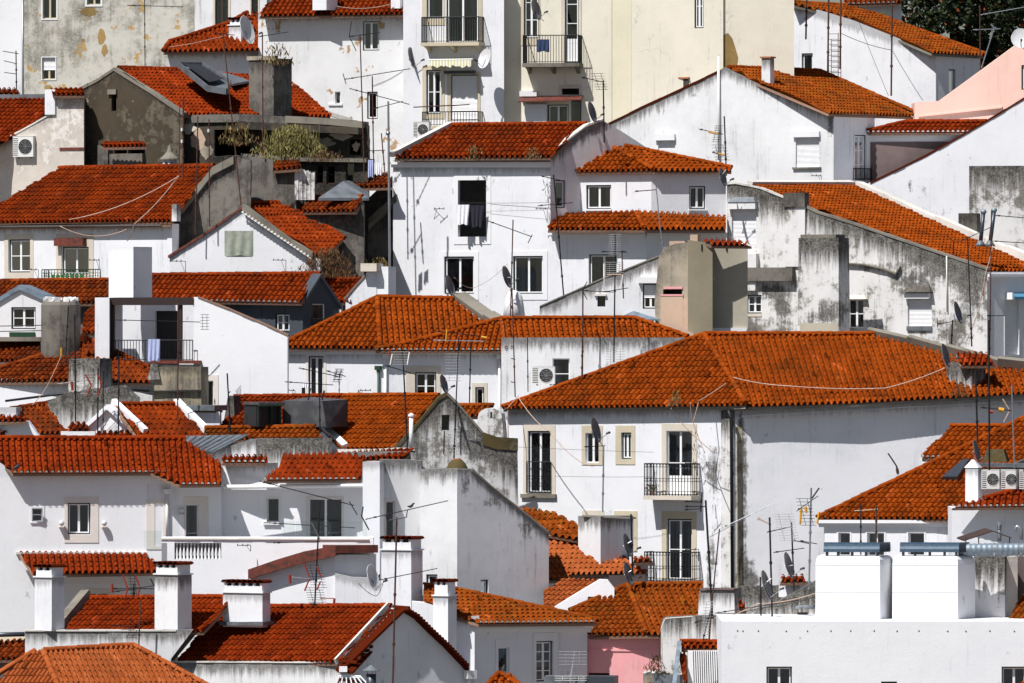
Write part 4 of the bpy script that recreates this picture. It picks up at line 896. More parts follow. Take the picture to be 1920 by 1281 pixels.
roof(H, [dict(poly=[(590, 478), (612, 478), (645, 448), (570, 385), (545, 380), (458, 382)], eave=[(590, 485), (680, 485)], a=(592, 45), th=-42, p=24)], 'tile', [(0, 458, 383, 545, 380), (0, 545, 380, 645, 448)])
cloth('pale green cloth hung over the small gable window', 'curtain_cloth', 421, 433, 475, 480, 45.0, 'cloth_green', cat='cloth')

H = house('house', 'house with steep dark red roof and mossy mortar edge, left of the tall white house', 680, 510, 47)
wall(H, [(580, 490), (740, 508), (740, 640), (580, 640)], (740, 51.9), 25, 'grey_render', L=2)
roof(H, [dict(poly=[(606, 509), (740, 514), (740, 378), (728, 385), (690, 415), (650, 462)], a=(740, 51.5), th=36, p=30)], 'tile_old', [], plug=True)
strip(H, Fr(740, 51.9, 25), [(600, 505), (620, 492), (650, 458), (690, 412), (728, 378), (745, 365)], .3, .5, 'coping', 'verge_mortar', o=.1)
weeds('brown dry bush in the roof valley between the two red roofs', 615, 492, 120, 56, 45.2, 900, ('weed_brown', 'weed_brown'), .2, name='dry_bush')
weeds('brown weeds along the gutter beside the tall white house', 710, 498, 60, 34, 49.3, 330, ('weed_brown', 'weed'), .18)

H = house('house', 'tiny grey stucco house with dark overhanging red roof behind the gable roofs', 630, 440, 50)
wall(H, [(575, 398), (662, 398), (682, 380), (682, 560), (575, 560)], (682, 49), 18, 'grey_render', L=3, edge=[(575, 400, 660, 400)])
roof(H, [dict(poly=[(566, 397), (668, 396), (680, 370), (578, 371)], a=(680, 48.2), th=30, p=28)], 'tile_old', [(0, 578, 371, 680, 370)])
wall(H, [(684, 378), (735, 330), (735, 560), (684, 560)], (735, 53), 10, 'grey_render', L=2, edge=[(684, 340, 735, 332)])

H = house('house', 'tiny tiled roof and bright white parapet wedged beside the dark slate gable', 680, 600, 42)
wall(H, [(600, 565), (640, 567), (640, 700), (600, 700)], (640, 44.4), 20, 'white', L=2)
roof(H, [dict(poly=[(620, 567), (658, 566), (676, 524), (600, 524)], a=(660, 43.9), th=30, p=28)], 'tile_red', [(0, 600, 524, 676, 524)])
fr = wall(H, [(648, 558), (686, 514), (694, 500), (705, 500), (712, 690), (648, 690)], (712, 43.6), 18, 'white', L=1.5)
strip(H, fr, [(646, 558), (668, 532), (686, 512)], .14, .5, 'mortar'); blk(H, 690, 728, 742, 500, 690, 43.5, 20, 'white_clean', 'parapet')
blk(H, 676, 706, 716, 494, 509, 43.2, 20, 'stone', 'cap', .8)

# ================================================================== TALL WHITE HOUSE, centre
H = house('house', 'tall white house with scalloped eave shadow, laundry window and grey-framed windows, centre', 880, 590, 52)
frW = wall(H, [(737, 300), (1032, 300), (1032, 432), (1212, 432), (1212, 640), (737, 640)], (1212, 47), 24, 'white',
     [(859, 338, 912, 444, 'X', (9, 11, 10, 15), 'trim_white'), (833, 481, 889, 551, '2D', (10, 10, 10, 12), 'trim_white'), (962, 480, 1018, 551, '2DC', (10, 10, 10, 12), 'trim_white'), (1104, 477, 1158, 538, '2DC', (9, 9, 9, 6), 'trim_white')], L=6, edge=[(737, 310, 1032, 310)])
cornice(H, frW, 735, 1032, 304, 12, .2)
roof(H, [dict(poly=[(738, 296), (1033, 294), (1100, 233), (850, 235)], a=(1032, 48.3), th=24, p=27)], 'tile', [(0, 850, 235, 1100, 233)], plug=True, double=True)
m = MB()
EL, u, v, n = plane_of([(738, 296), (1033, 294)], (1032, 48.3), 24, 27)
A, B = ray(740, 290, EL, n), ray(850, 233, EL, n); c = n * .12; w_ = V((-.22, 0, 0)); m.hexa([A - c, A + w_ - c, A + w_ + c, A + c, B - c, B + w_ - c, B + w_ + c, B + c]); m.build('verge_coping', 'coping_white', H)
fsW = wall(H, [(1030, 290), (1100, 236), (1130, 226), (1165, 246), (1225, 285), (1225, 460), (1030, 440)], (1030, 48.9), -38, 'white_worn', [(1041, 338, 1061, 390, '1D', 0)], L=3, edge=[(1030, 288, 1130, 226)])
strip(H, fsW, [(1024, 292), (1060, 266), (1100, 236), (1131, 225)], .08, .3, 'coping_white', up=.05)
# attached lower block with hipped roof
H = house('house', 'white corner annex with hipped orange roof over two small windows, right of centre', 1210, 430, 49)
fa = wall(H, [(1068, 316), (1222, 316), (1222, 480), (1068, 480)], (1222, 48.6), 24, 'white', [(1099, 347, 1146, 392, '2D', 0)], L=2)
fb_ = wall(H, [(1221, 316), (1361, 316), (1361, 480), (1221, 480)], (1221, 48.6), -14, 'white', [(1292, 349, 1323, 392, '2DC', 0)], L=2)
box_on(H, fa, 1098, 392, 1147, 395, .003, .08, 'trim_white', 'window_sill'); box_on(H, fb_, 1291, 392, 1325, 395, .003, .08, 'trim_white', 'window_sill')
roof(H, [dict(poly=[(1069, 322), (1226, 320), (1130, 266)], a=(1226, 48.25), th=24, p=(1130, 266, 52)),
         dict(poly=[(1226, 320), (1372, 320), (1372, 313), (1130, 266)], a=(1226, 48.25), th=-14, p=(1130, 266, 52))], 'tile_orange', [(0, 1069, 321, 1130, 266), (0, 1130, 266, 1226, 318), (1, 1130, 266, 1372, 315)])
roof(H, [dict(poly=[(1026, 430), (1208, 430), (1193, 396), (1042, 402)], a=(1208, 46.2), th=24, p=22),
         dict(poly=[(1208, 430), (1361, 430), (1361, 406), (1193, 396)], a=(1208, 46.2), th=-14, p=22)], 'tile_orange', [(0, 1208, 428, 1193, 400)], plug=True, double=True)
fc = wall(H, [(1211, 436), (1362, 436), (1362, 640), (1211, 640)], (1211, 47.02), -14, 'white', L=2)
cornice(H, Fr(1211, 46.98, 24), 1034, 1211, 437, 10, .14); cornice(H, fc, 1212, 1362, 437, 10, .14)

# lean-to in front of it
H = house('house', 'low white lean-to with sloping top, shutter and tiny dark window below the annex', 1130, 640, 43)
fr = wall(H, [(1012, 574), (1060, 552), (1130, 522), (1200, 494), (1240, 478), (1240, 700), (1012, 700)], (1240, 42), 8, 'white_worn', [(1120, 553, 1135, 575, '1K', 0), (1205, 532, 1234, 579, '2DH', 0)], L=2, edge=[(1012, 574, 1240, 478)])
strip(H, fr, [(1012, 573), (1130, 521), (1240, 477)], .06, .25, 'coping')
box_on(H, fr, 1197, 520, 1236, 531, .003, .2, 'trim_white', 'shutter_box'); box_on(H, fr, 1115, 551, 1137, 555, .003, .1, 'stone_pale', 'lintel')
m = MB(); q = [W(1155, 598, 41), W(1188, 583, 41.5), W(1238, 599, 41), W(1188, 583, 44)]; m.add(q + [p - Z * .06 for p in q], [(0, 1, 2), (0, 1, 3), (1, 2, 3), (4, 6, 5), (0, 2, 6, 4)]); m.build('zinc_cap', 'blue_grey', H)
t = thing('chimney_hood', 'rounded white chimney hump below the grey-framed window of the tall white house', 'chimney', W(965, 600, 44)); m = MB(); c = W(964, 602, 44)
m.ring([c, c + Z * .7, c + Z * 1.05, c + Z * 1.25, c + Z * 1.32], [.52, .42, .36, .24, .05], 14); m.build('hump', 'white_worn', t, smooth=True); m = MB(); m.ring([c + V((-.1, -.42, .62)), c + V((-.1, -.47, .62))], .05, 8); m.build('vent_hole', 'ac_dark', t)

# grey patched tower
H = house('house', 'patched stub building of bare stone, olive and beige render panels, right of centre', 1320, 620, 45)
fr = wall(H, [(1236, 480), (1246, 463), (1290, 454), (1300, 470), (1302, 640), (1232, 640), (1228, 560)], (1302, 41), 16, 'brick_stone', [(1243, 543, 1279, 552, 'X', 0)], L=1.6, jag=2.0, edge=[(1236, 470, 1300, 456)])
box_on(H, fr, 1239, 555, 1281, 618, .004, .04, 'peach_render', 'render_panel'); box_on(H, fr, 1239, 552, 1281, 555, .004, .06, 'pink', 'ledge'); box_on(H, fr, 1245, 538, 1280, 542, .004, .05, 'pink', 'ledge'); box_on(H, fr, 1280, 560, 1290, 632, .004, .03, 'peach_render', 'render_stripe')
fr = wall(H, [(1290, 450), (1336, 456), (1336, 700), (1290, 700)], (1336, 40.4), 14, 'olive_render', L=1.4)
fr2 = wall(H, [(1335, 460), (1402, 464), (1402, 700), (1335, 700)], (1402, 41.4), -1, 'taupe_render', L=1.4)
for x in (1316,): box_on(H, fr, x - 1, 458, x + 1, 470, .003, .05, 'iron', 'vent_slot')
box_on(H, fr2, 1361, 461, 1363, 470, .003, .05, 'iron', 'vent_slot')
roof(H, [dict(poly=[(1334, 459), (1410, 460), (1385, 452), (1310, 450)], a=(1410, 40.6), th=-12, p=20)], 'tile_red')
blk(H, 1294, 1308, 1314, 440, 456, 41.5, 20, 'peach_render', 'stub'); blk(H, 1255, 1284, 1292, 452, 466, 42.4, 20, 'peach_render', 'stub')
box_on(H, fr2, 1334, 615, 1400, 626, .003, .1, 'white', 'plinth'); wall(H, [(1237, 604), (1262, 606), (1300, 625), (1325, 640), (1237, 640)], (1325, 40), 10, 'peach_render', L=.5)

# big dirty white house with long orange slope
H = house('house', 'blackened white house with long orange roof slope and grey chimney stack, right of centre', 1650, 640, 44)
fr6 = wall(H, [(1364, 345), (1380, 344), (1425, 353), (1472, 371), (1474, 362), (1511, 362), (1512, 382), (1530, 396), (1600, 418), (1700, 452), (1800, 486), (1851, 503), (1851, 760), (1364, 700)], (1851, 42.6), 28, 'white_dirty',
     [(1399, 553, 1428, 588, '2Dr', (0, 0, 0, 6), 'stone'), (1590, 562, 1619, 615, '2r', 0), (1702, 560, 1747, 612, '1S', 0), (1372, 392, 1418, 458, '1S', 0)], L=1.0, edge=[(1400, 345, 1851, 500)], rec=.16, stains=[(1448, 545, 36, 28, 1.1), (1468, 575, 24, 22, .8), (1785, 500, 80, 34, 1.1), (1825, 545, 40, 60, 1.0), (1720, 478, 60, 20, .9), (1600, 430, 70, 16, .8), (1480, 430, 10, 70, .9), (1690, 520, 60, 14, .7), (1640, 500, 50, 12, .8), (1800, 620, 50, 40, .6), (1460, 610, 60, 24, .7), (1585, 560, 10, 60, .7), (1720, 545, 34, 20, .9), (1400, 420, 14, 60, .5)])
strip(H, fr6, [(1512, 386), (1530, 395), (1600, 417), (1700, 451), (1800, 485), (1851, 502)], .1, .3, 'coping'); strip(H, fr6, [(1364, 343), (1380, 342), (1425, 351), (1472, 370)], .07, .3, 'coping_white')
box_on(H, fr6, 1472, 362, 1512, 388, -.25, .18, 'grey_render', 'chimney'); box_on(H, fr6, 1473, 388, 1511, 500, .003, .1, 'white_dirty', 'pier')
box_on(H, fr6, 1368, 378, 1420, 392, .003, .22, 'white_worn', 'shutter_box'); 
def hood(H, fr, x0, x1, y0, y1, o, mat):
    a0, z1 = fr.sz(x0, y0); a1, z0 = fr.sz(x1, y1); i = (a1 - a0) * .14; m = MB(); m.hexa([fr.w(a0, z0, 0), fr.w(a1, z0, 0), fr.w(a1 - i, z1, 0), fr.w(a0 + i, z1, 0), fr.w(a0, z0, o), fr.w(a1, z0, o), fr.w(a1 - i, z1, .04), fr.w(a0 + i, z1, .04)]); return m.build('window_hood', mat, H)
hood(H, fr6, 1369, 1421, 370, 379, .26, 'zinc'); hood(H, fr6, 1697, 1750, 534, 548, .35, 'grey_render'); box_on(H, fr6, 1699, 550, 1745, 560, .003, .2, 'trim_white', 'shutter_box'); box_on(H, fr6, 1701, 612, 1748, 620, .003, .08, 'zinc', 'window_sill')
hood(H, fr6, 1584, 1628, 554, 561, .22, 'stone')
strip(H, fr6, [(1585, 492), (1620, 494), (1660, 503), (1682, 512), (1690, 500)], .06, 0, 'coping', 'ledge', o=.18)
box_on(H, fr6, 1403, 476, 1423, 525, .003, .28, 'white_dirty', 'buttress'); box_on(H, fr6, 1403, 502, 1491, 527, .003, .3, 'grey_render', 'buttress'); box_on(H, fr6, 1400, 528, 1420, 545, .003, .2, 'white_dirty', 'buttress')
o, fx, *_ = blk(H, 1495, 1573, 1587, 446, 640, 42.2, 26, 'grey_render', 'chimney', 1.2, taper=.04)
o.data.materials[0] = MT['white_dirty']; paint(o, fx, [(1530, 458, 60, 16, 1.1), (1555, 585, 30, 30, 1.1), (1530, 510, 50, 40, .4), (1585, 520, 12, 80, .9), (1510, 600, 30, 20, .8)]); box_on(o, fx, 1500, 606, 1572, 660, .003, .02, 'taupe_render', 'render_panel'); box_on(o, fx, 1500, 440, 1566, 446, -1.0, -.05, 'coping', 'chimney_cap')
pipe_on(H, fr6, [(1776, 480), (1777, 585)], .03, .06, 'coping_white')
fsr = wall(H, [(1850, 510), (1990, 510), (1990, 800), (1850, 800)], (1850, 42.65), -42, 'white', [(1884, 562, 1910, 665, '1S', 2)], L=1)
cornice(H, fsr, 1850, 1990, 514, 14, .16)
roof(H, [dict(poly=[(1849, 506), (1990, 513), (1990, 522), (1880, 470), (1750, 415), (1602, 347), (1410, 347), (1480, 375), (1600, 417)], eave=[(1849, 513), (1990, 516)], a=(1852, 42.2), th=-46, p=(1412, 347, 50.5))], 'tile_orange', [])
H6R = H
EL, u, v, n = plane_of([(1849, 513), (1990, 516)], (1852, 42.2), -46, (1412, 347, 50.5)); m = MB()
def verge(m, pts, EL, n, w=.32, h=.2):
    for (a, b) in zip(pts, pts[1:]):
        A, B = ray(*a, EL, n), ray(*b, EL, n); t_ = (B - A).normalized(); x = n.cross(t_) * w; A -= n * .05; B -= n * .05
        if x.y < 0: x = -x
        h = max(h, .16) + .08
        m.hexa([A, A + x, A + x + n * h, A + n * h, B, B + x, B + x + n * h, B + n * h])
verge(m, [(1602, 349), (1750, 417), (1880, 476), (1990, 524)], EL, n, .45); verge(m, [(1410, 349), (1602, 349)], EL, n, .3, .12); m.build('coping', 'coping_white', H)
m = MB()
for (x0, y0, x1, y1) in ((1838, 460, 1844, 399), (1856, 460, 1864, 396)):
    t = thing('flue', ('left' if x0 < 1850 else 'right') + ' of the two leaning metal stove flues on the orange slope', 'flue', W(x0, y0, 43.4), 'metal flues'); m = MB(); m.tube(W(x0, y0, 43.4), W(x1, y1, 43.4), .09, 10); m.build('pipe', 'dark_metal', t, smooth=True)
    m = MB(); p = W(x1, y1 - 2, 43.4); m.ring([p - Z * .1, p - Z * .04, p + Z * .05, p + Z * .09], [.09, .13, .13, .05], 12); m.build('cowl', 'steel', t, smooth=True); m = MB(); q = W(x0, y0, 43.4); m.ring([q - Z * .05, q + Z * .08, q + Z * .2], [.26, .17, .1], 10); m.build('flashing', 'zinc', t, smooth=True)
t = thing('awning', 'short blue scalloped awning over the shutter at the right edge', 'awning', fsr.hit(1895, 556)); a0, z1 = fsr.sz(1888, 550); a1, z0 = fsr.sz(1940, 562); m = MB()
m.hexa([fsr.w(a0, z1, 0.01), fsr.w(a1, z1, 0.01), fsr.w(a1, z1 + .03, 0.01), fsr.w(a0, z1 + .03, 0.01), fsr.w(a0, z0, .45), fsr.w(a1, z0, .45), fsr.w(a1, z0 + .12, .45), fsr.w(a0, z0 + .12, .45)]); m.build('fabric', 'blue_awning', t)
m = MB(); m.bf(fsr, a0 - .1, a0 - .01, z0, z1 + .03, 0.01, .42); m.build('awning_box', 'frame_white', t)
# ================================================================== MIDDLE
H = house('house', 'dark slate-clad attic house with orange tiled roof, behind the white terrace house', 560, 640, 40)
frS = wall(H, [(268, 560), (568, 562), (568, 720), (268, 720)], (568, 41), 22, 'slate', [(516, 588, 543, 622, '2DQr', 0)], L=2)
frS2 = wall(H, [(567, 567), (599, 518), (635, 568), (635, 720), (567, 720)], (567, 41), -40, 'slate', [(586, 570, 611, 625, '1C', 0)], L=2)
for k in range(7): x = 270 + k * 44; pipe_on(H, frS, [(x, 570), (x, 700)], .012, .01, 'slate', 'seam')
strip(H, frS2, [(563, 572), (599, 513), (638, 572)], .16, .5, 'slate', 'barge_board', o=.12)
balcony(H, frS2, 584, 622, 598, 625, .3, 0, 0, gap=5)
roof(H, [dict(poly=[(262, 562), (564, 567), (600, 514), (286, 517)], a=(566, 40.5), th=23, p=29)], 'tile', [(0, 286, 517, 600, 514)], plug=True)

H = house('house', 'white house with recessed balcony under a dark beam and large blank white wall, centre left', 420, 760, 37)
frB = wall(H, [(363, 557), (373, 557), (430, 580), (500, 610), (539, 628), (539, 780), (375, 780), (363, 684)], (539, 35), 12, 'white_clean', [(378, 714, 400, 770, '1Q', (0, 11, 10, 0), 'stone_pale')], L=2)
strip(H, frB, [(371, 556), (430, 579), (500, 609), (540, 628)], .05, .3, 'mortar')
wall(H, [(178, 558), (205, 558), (205, 700), (178, 700)], (205, 36), 12, 'white', L=3); 
frb = wall(H, [(205, 566), (366, 566), (366, 700), (205, 700)], (366, 39.5), 12, 'white', [(291, 583, 336, 690, 'X', 0)], L=2, rec=.3); box_on(H, frb, 291, 583, 336, 690, -.3, -.25, 'ac_dark', 'door')  # near-black panel paints the dark of the open doorway, not a door leaf
wall(H, [(205, 566), (228, 566), (228, 700), (205, 700)], (205, 37.3), -35, 'white', L=1)
box_on(H, frB, 197, 558, 363, 572, -1.2, .05, 'beam_dark', 'beam')
for x in (206, 333): box_on(H, frB, x, 572, x + 7, 680, -.25, -.05, 'beam_dark', 'post')
box_on(H, frB, 282, 676, 378, 682, -3, .35, 'wood_red', 'balcony_floor'); box_on(H, frB, 205, 684, 375, 700, -3, .0, 'white', 'balcony_floor')
balcony(H, frB, 214, 364, 638, 677, .25, 0, 0, 'iron', gap=6.5, side=False)
chimney(H, 204, 250, 283, 463, 560, 37.6, 35, 'white_clean', 'none')
cloth('light blue towel drying on the railing of the recessed balcony', 'towel', 277, 636, 300, 677, 35.0, 'cloth_blue')
H = house('house', 'rounded grey stone chimney base below the recessed balcony', 320, 760, 34, 'chimney')
blk(H, 288, 378, 380, 688, 860, 32.5, 10, 'stone_old', 'block', 1.5, taper=.03); blk(H, 276, 300, 302, 684, 712, 32.7, 10, 'white_dirty', 'block', .8, taper=.12)
strip(H, Fr(378, 32.4, 10), [(280, 733), (378, 731)], .06, .1, 'ac_dark', 'ledge')

H = house('house', 'tiled house with blue-trimmed dormer window and green sill, left edge', 60, 680, 42)
wall(H, [(-60, 560), (203, 560), (203, 760), (-60, 760)], (203, 41.5), 22, 'grey_render', L=2)
roof(H, [dict(poly=[(-60, 568), (203, 568), (204, 525), (-60, 528)], a=(203, 40.8), th=25, p=26)], 'tile_old', [(0, -60, 529, 204, 526)])
frD2 = wall(H, [(-2, 562), (39, 540), (84, 562), (84, 632), (-20, 632), (-20, 568)], (84, 38), 12, 'white_worn', [(21, 576, 67, 617, '2DCr', 0)], L=2, gnd=False)
strip(H, frD2, [(-24, 578), (-2, 562), (38, 538), (105, 568)], .22, 1.6, 'blue_grey', 'dormer_trim', o=.12, up=.1)
box_on(H, frD2, 18, 623, 66, 631, .003, .06, 'green_dark', 'panel'); box_on(H, frD2, -20, 632, 78, 640, -.5, .1, 'coping', 'ledge')
roof(H, [dict(poly=[(154, 624), (178, 624), (178, 572), (160, 590)], a=(178, 38.5), th=35, p=30)], 'tile')
for y in (612, 622): 
    m = MB(); m.tube(W(-20, y, 37.6), W(78, y - 2, 37.6), .02, 5); m.build('rail', 'iron', H)
roof(H, [dict(poly=[(-60, 678), (75, 676), (75, 640), (-60, 642)], a=(75, 36.8), th=25, p=27)], 'tile_old', [(0, -60, 643, 75, 641)])
t = house('chimney', 'fat grey streaked concrete chimney in front of the dormer window', 114, 700, 38, 'chimney')
m = MB(); c = W(114, 720, 37.4); top = W(114, 572, 37.4); m.ring([c, V((c.x, c.y, top.z)), V((c.x, c.y, top.z + .12)), V((c.x, c.y, top.z + .2))], [.84, .84, .78, .5], 14); o = m.build('shaft', 'grey_render', t, smooth=False)
m = MB()
for k in range(11): a = k * .571; p = V((c.x + .6 * math.cos(a), c.y + .6 * math.sin(a), top.z + .22)); m.hexa([p + V((i * .12, j * .12, l * .1)) + tnoise(.04) for (i, j, l) in ((-1, -1, -1), (1, -1, -1), (1, -1, 1), (-1, -1, 1), (-1, 1, -1), (1, 1, -1), (1, 1, 1), (-1, 1, 1))])
m.build('broken_rim', 'white_dirty', t)

H = house('house', 'house under an old pyramid roof with mossy hips, left side below the grey chimney', 130, 790, 36)
wall(H, [(-60, 710), (128, 710), (128, 900), (-60, 900)], (128, 34.5), 18, 'white', L=3, edge=[(-60, 712, 128, 712)])
roof(H, [dict(poly=[(-60, 716), (128, 714), (150, 690), (156, 634), (70, 672), (-60, 712)], a=(128, 34), th=24, p=24),
         dict(poly=[(205, 716), (284, 717), (280, 688), (156, 632), (150, 690), (205, 706)], a=(205, 34), th=-20, p=24)], 'tile_old', [(0, -60, 710, 70, 670), (0, 70, 670, 156, 632), (1, 156, 632, 280, 690)])
m = MB(); m.ring([W(157, 640, 36), W(157, 630, 36), W(157, 622, 36)], [.2, .16, .05], 8); m.build('finial', 'tile_old', H)
o, f3, *_ = blk(H, 126, 188, 200, 672, 800, 32.6, 25, 'white_dirty', 'chimney', 1.2, taper=.06)
wall(H, [(200, 742), (232, 732), (285, 742), (285, 900), (200, 900)], (285, 34), 10, 'white_worn', L=1, jag=1)
pipe_on(H, Fr(285, 33.6, 10), [(10, 752), (120, 738), (200, 728), (280, 733)], .05, .0, 'iron')
wall(H, [(84, 752), (130, 735), (235, 722), (260, 745), (250, 900), (84, 900)], (250, 32), 12, 'white_dirty', L=1, edge=[(84, 750, 240, 728)], jag=1.5)

H = house('house', 'low white and orange roofs with broken old tiles, left edge above the long red roof', 60, 815, 26)
roof(H, [dict(poly=[(-20, 815), (125, 812), (85, 758), (20, 768), (-20, 780)], a=(125, 27.5), th=-35, p=24)], 'tile_old', [(0, 20, 768, 85, 758)])
wall(H, [(-60, 790), (52, 790), (62, 803), (76, 822), (76, 900), (-60, 900)], (76, 25.5), 15, 'white', L=1.5); roof(H, [dict(poly=[(-60, 790), (50, 789), (48, 781), (-60, 782)], a=(50, 25.2), th=15, p=18)], 'tile')
blk(H, -60, 30, 33, 764, 782, 27.4, 10, 'white', 'wall_block', 1)
wall(H, [(114, 809), (178, 809), (178, 900), (114, 900)], (178, 25.3), 12, 'white_worn', L=.6)
roof(H, [dict(poly=[(126, 808), (170, 808), (160, 793), (133, 793)], a=(170, 25.4), th=12, p=25)], 'tile')
roof(H, [dict(poly=[(62, 828), (265, 828), (255, 808), (62, 810)], a=(265, 26.6), th=20, p=22)], 'tile', [(0, 62, 811, 255, 808)])

H = house('house', 'white triangular dormer and bright orange roof between white verges, left of centre', 260, 815, 28)
fr = wall(H, [(146, 812), (204, 760), (262, 812), (262, 900), (146, 900)], (262, 27.6), 18, 'white_clean', L=1.5)
strip(H, fr, [(143, 812), (204, 758), (264, 812)], .22, .5, 'white_clean', 'verge', o=.2)
roof(H, [dict(poly=[(262, 826), (386, 826), (378, 808), (326, 759), (212, 759)], a=(386, 27), th=-24, p=28)], 'tile', [(0, 212, 759, 326, 758)])
EL, u, v, n = plane_of([(262, 826), (386, 826)], (386, 27), -24, 28); m = MB(); verge(m, [(324, 756), (382, 812)], EL, n, .3, .16); verge(m, [(208, 756), (268, 812)], EL, n, .22, .14); m.build('verge', 'white_clean', H)

H = house('house', 'white attic block with flat zinc lid between two orange roofs, left of centre', 380, 805, 30)
wall(H, [(344, 774), (412, 772), (412, 900), (344, 900)], (412, 29), 14, 'white', L=2)
fr = Fr(412, 29, 14); box_on(H, fr, 336, 760, 406, 770, -1.6, .3, 'zinc', 'zinc_roof'); box_on(H, fr, 346, 770, 405, 774, -1, .05, 'mortar', 'ledge')
o, *_ = blk(H, 418, 440, 452, 742, 800, 31, 30, 'grey_render', 'chimney', .8, taper=.15)

H = house('house', 'orange roofed house with dark felt dormer and lichened triangular gable, centre', 700, 840, 28)
roof(H, [dict(poly=[(412, 806), (600, 806), (640, 744), (440, 744)], a=(600, 28.4), th=24, p=26)], 'tile', [(0, 440, 745, 640, 743)])
wall(H, [(385, 822), (622, 824), (625, 900), (385, 900)], (625, 24.8), 20, 'white_worn', L=1, edge=[(385, 824, 622, 824)])
roof(H, [dict(poly=[(385, 824), (606, 824), (590, 802), (385, 804)], a=(606, 24.4), th=22, p=25)], 'tile_moss', [(0, 385, 804, 590, 801)])
wall(H, [(478, 822), (622, 822), (622, 960), (478, 960)], (622, 22.6), 20, 'white_dirty', L=1, edge=[(478, 822, 622, 822)])
roof(H, [dict(poly=[(640, 843), (738, 842), (823, 742), (610, 743), (592, 792)], a=(738, 24.0), th=38, p=27)], 'tile_orange', [(0, 610, 743, 823, 742)])
m = MB(); EL, u, v, n = plane_of([(640, 843), (738, 842)], (738, 24.0), 38, 27); verge(m, [(592, 794), (644, 843)], EL, n, .25, .1); m.build('verge', 'white', H)
frG = wall(H, [(736, 846), (740, 836), (780, 796), (822, 744), (838, 737), (862, 760), (907, 812), (930, 820), (970, 822), (974, 1100), (736, 1100)], (838, 23.2), -8, 'white_dirty', [(828, 778, 843, 807, '1K', 0)], L=.8, edge=[(740, 838, 838, 730), (838, 730, 912, 815)], jag=.8, stains=[(785, 830, 22, 60, 1.0), (872, 800, 26, 36, 1.0), (905, 845, 40, 26, 1.1), (950, 850, 26, 30, 1.2), (945, 930, 30, 30, .6), (830, 870, 40, 24, .5), (800, 770, 20, 20, .8)])
strip(H, frG, [(736, 842), (780, 796), (822, 744), (838, 735)], .16, .3, 'moss'); strip(H, frG, [(838, 735), (862, 758), (907, 811), (930, 819)], .14, .25, 'coping'); strip(H, frG, [(905, 811), (930, 819), (971, 822)], .5, .2, 'moss', o=.05)
strip(H, Fr(780, 22.4, 20), [(620, 843), (700, 842), (778, 838)], .18, .25, 'coping_white')
# felt dormer
t = H; fr = Fr(555, 26.5, 28); m = MB(); a, b = fr.sz(530, 800), fr.sz(612, 752)
m.hexa([fr.w(a[0], a[1], 0), fr.w(b[0], a[1], 0), fr.w(b[0] - .2, b[1], 0), fr.w(a[0], b[1], 0), fr.w(a[0], a[1], -1.8), fr.w(b[0], a[1], -1.8), fr.w(b[0], b[1] + .05, -1.8), fr.w(a[0] + .3, b[1] + .15, -1.8)]); dm = m.build('dormer', 'asphalt_felt', H)
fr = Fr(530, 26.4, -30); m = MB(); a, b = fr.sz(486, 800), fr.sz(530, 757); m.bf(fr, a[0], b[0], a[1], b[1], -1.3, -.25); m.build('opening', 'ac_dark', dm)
m = MB(); m.bf(fr, a[0] - .05, b[0] + .05, b[1] - .04, b[1] + .06, -1.3, .1); m.build('dormer_roof', 'asphalt_felt', dm); m = MB(); m.bf(fr, a[0] - .05, b[0], b[1] - .1, b[1] - .05, 0, .12); m.build('edge_trim', 'green_dark', dm)
m = MB()
for x in (488, 512, 528): s_ = fr.sz(x, 800)[0]; m.bf(fr, s_ - .04, s_ + .04, a[1], b[1], -.2, -.1)
m.build('dormer_post', 'frame_dark', dm)
t = thing('flue', 'slim white pipe chimney with conical cap in front of the orange roof', 'flue', W(771, 840, 21.8)); m = MB(); m.tube(W(771, 845, 21.8), W(771, 780, 21.8), .085, 12); m.build('pipe', 'frame_white', t, smooth=True)
m = MB(); p = W(771, 778, 21.8); m.ring([p - Z * .06, p, p + Z * .08], [.13, .13, .02], 12); m.build('cowl', 'frame_white', t)

H = house('chimney', 'dirty white arched chimney with small tiled roof right of the lichened gable', 915, 830, 32, 'chimney')
f = Fr(925, 27, 12); m = MB(); a0, z1 = f.sz(896, 765); a1, z0 = f.sz(941, 860); vs = [(a0 - .05, z0), (a1 + .15, z0), (a1, z1 - .35)] + [(a0 + (a1 - a0) * (.5 + .5 * math.cos(q * math.pi / 8)), z1 - .35 + .35 * math.sin(q * math.pi / 8)) for q in range(1, 8)] + [(a0, z1 - .35)]
N = len(vs); m.add([f.w(*p) for p in vs] + [f.w(*p, -.7) for p in vs], [tuple(range(N)), tuple(range(N, 2 * N))] + [(i, (i + 1) % N, N + (i + 1) % N, N + i) for i in range(N)]); m.build('shaft', 'white_dirty', H)
roof(H, [dict(poly=[(868, 780), (912, 780), (925, 762), (862, 762)], a=(912, 28), th=20, p=30)], 'tile_moss', [(0, 862, 762, 925, 761)])
m = MB(); c = f.sz(921, 778); m.bf(f, c[0] - .04, c[0] + .04, c[1] - .12, c[1] + .12, .002, .01); m.build('vent_hole', 'ac_dark', H)

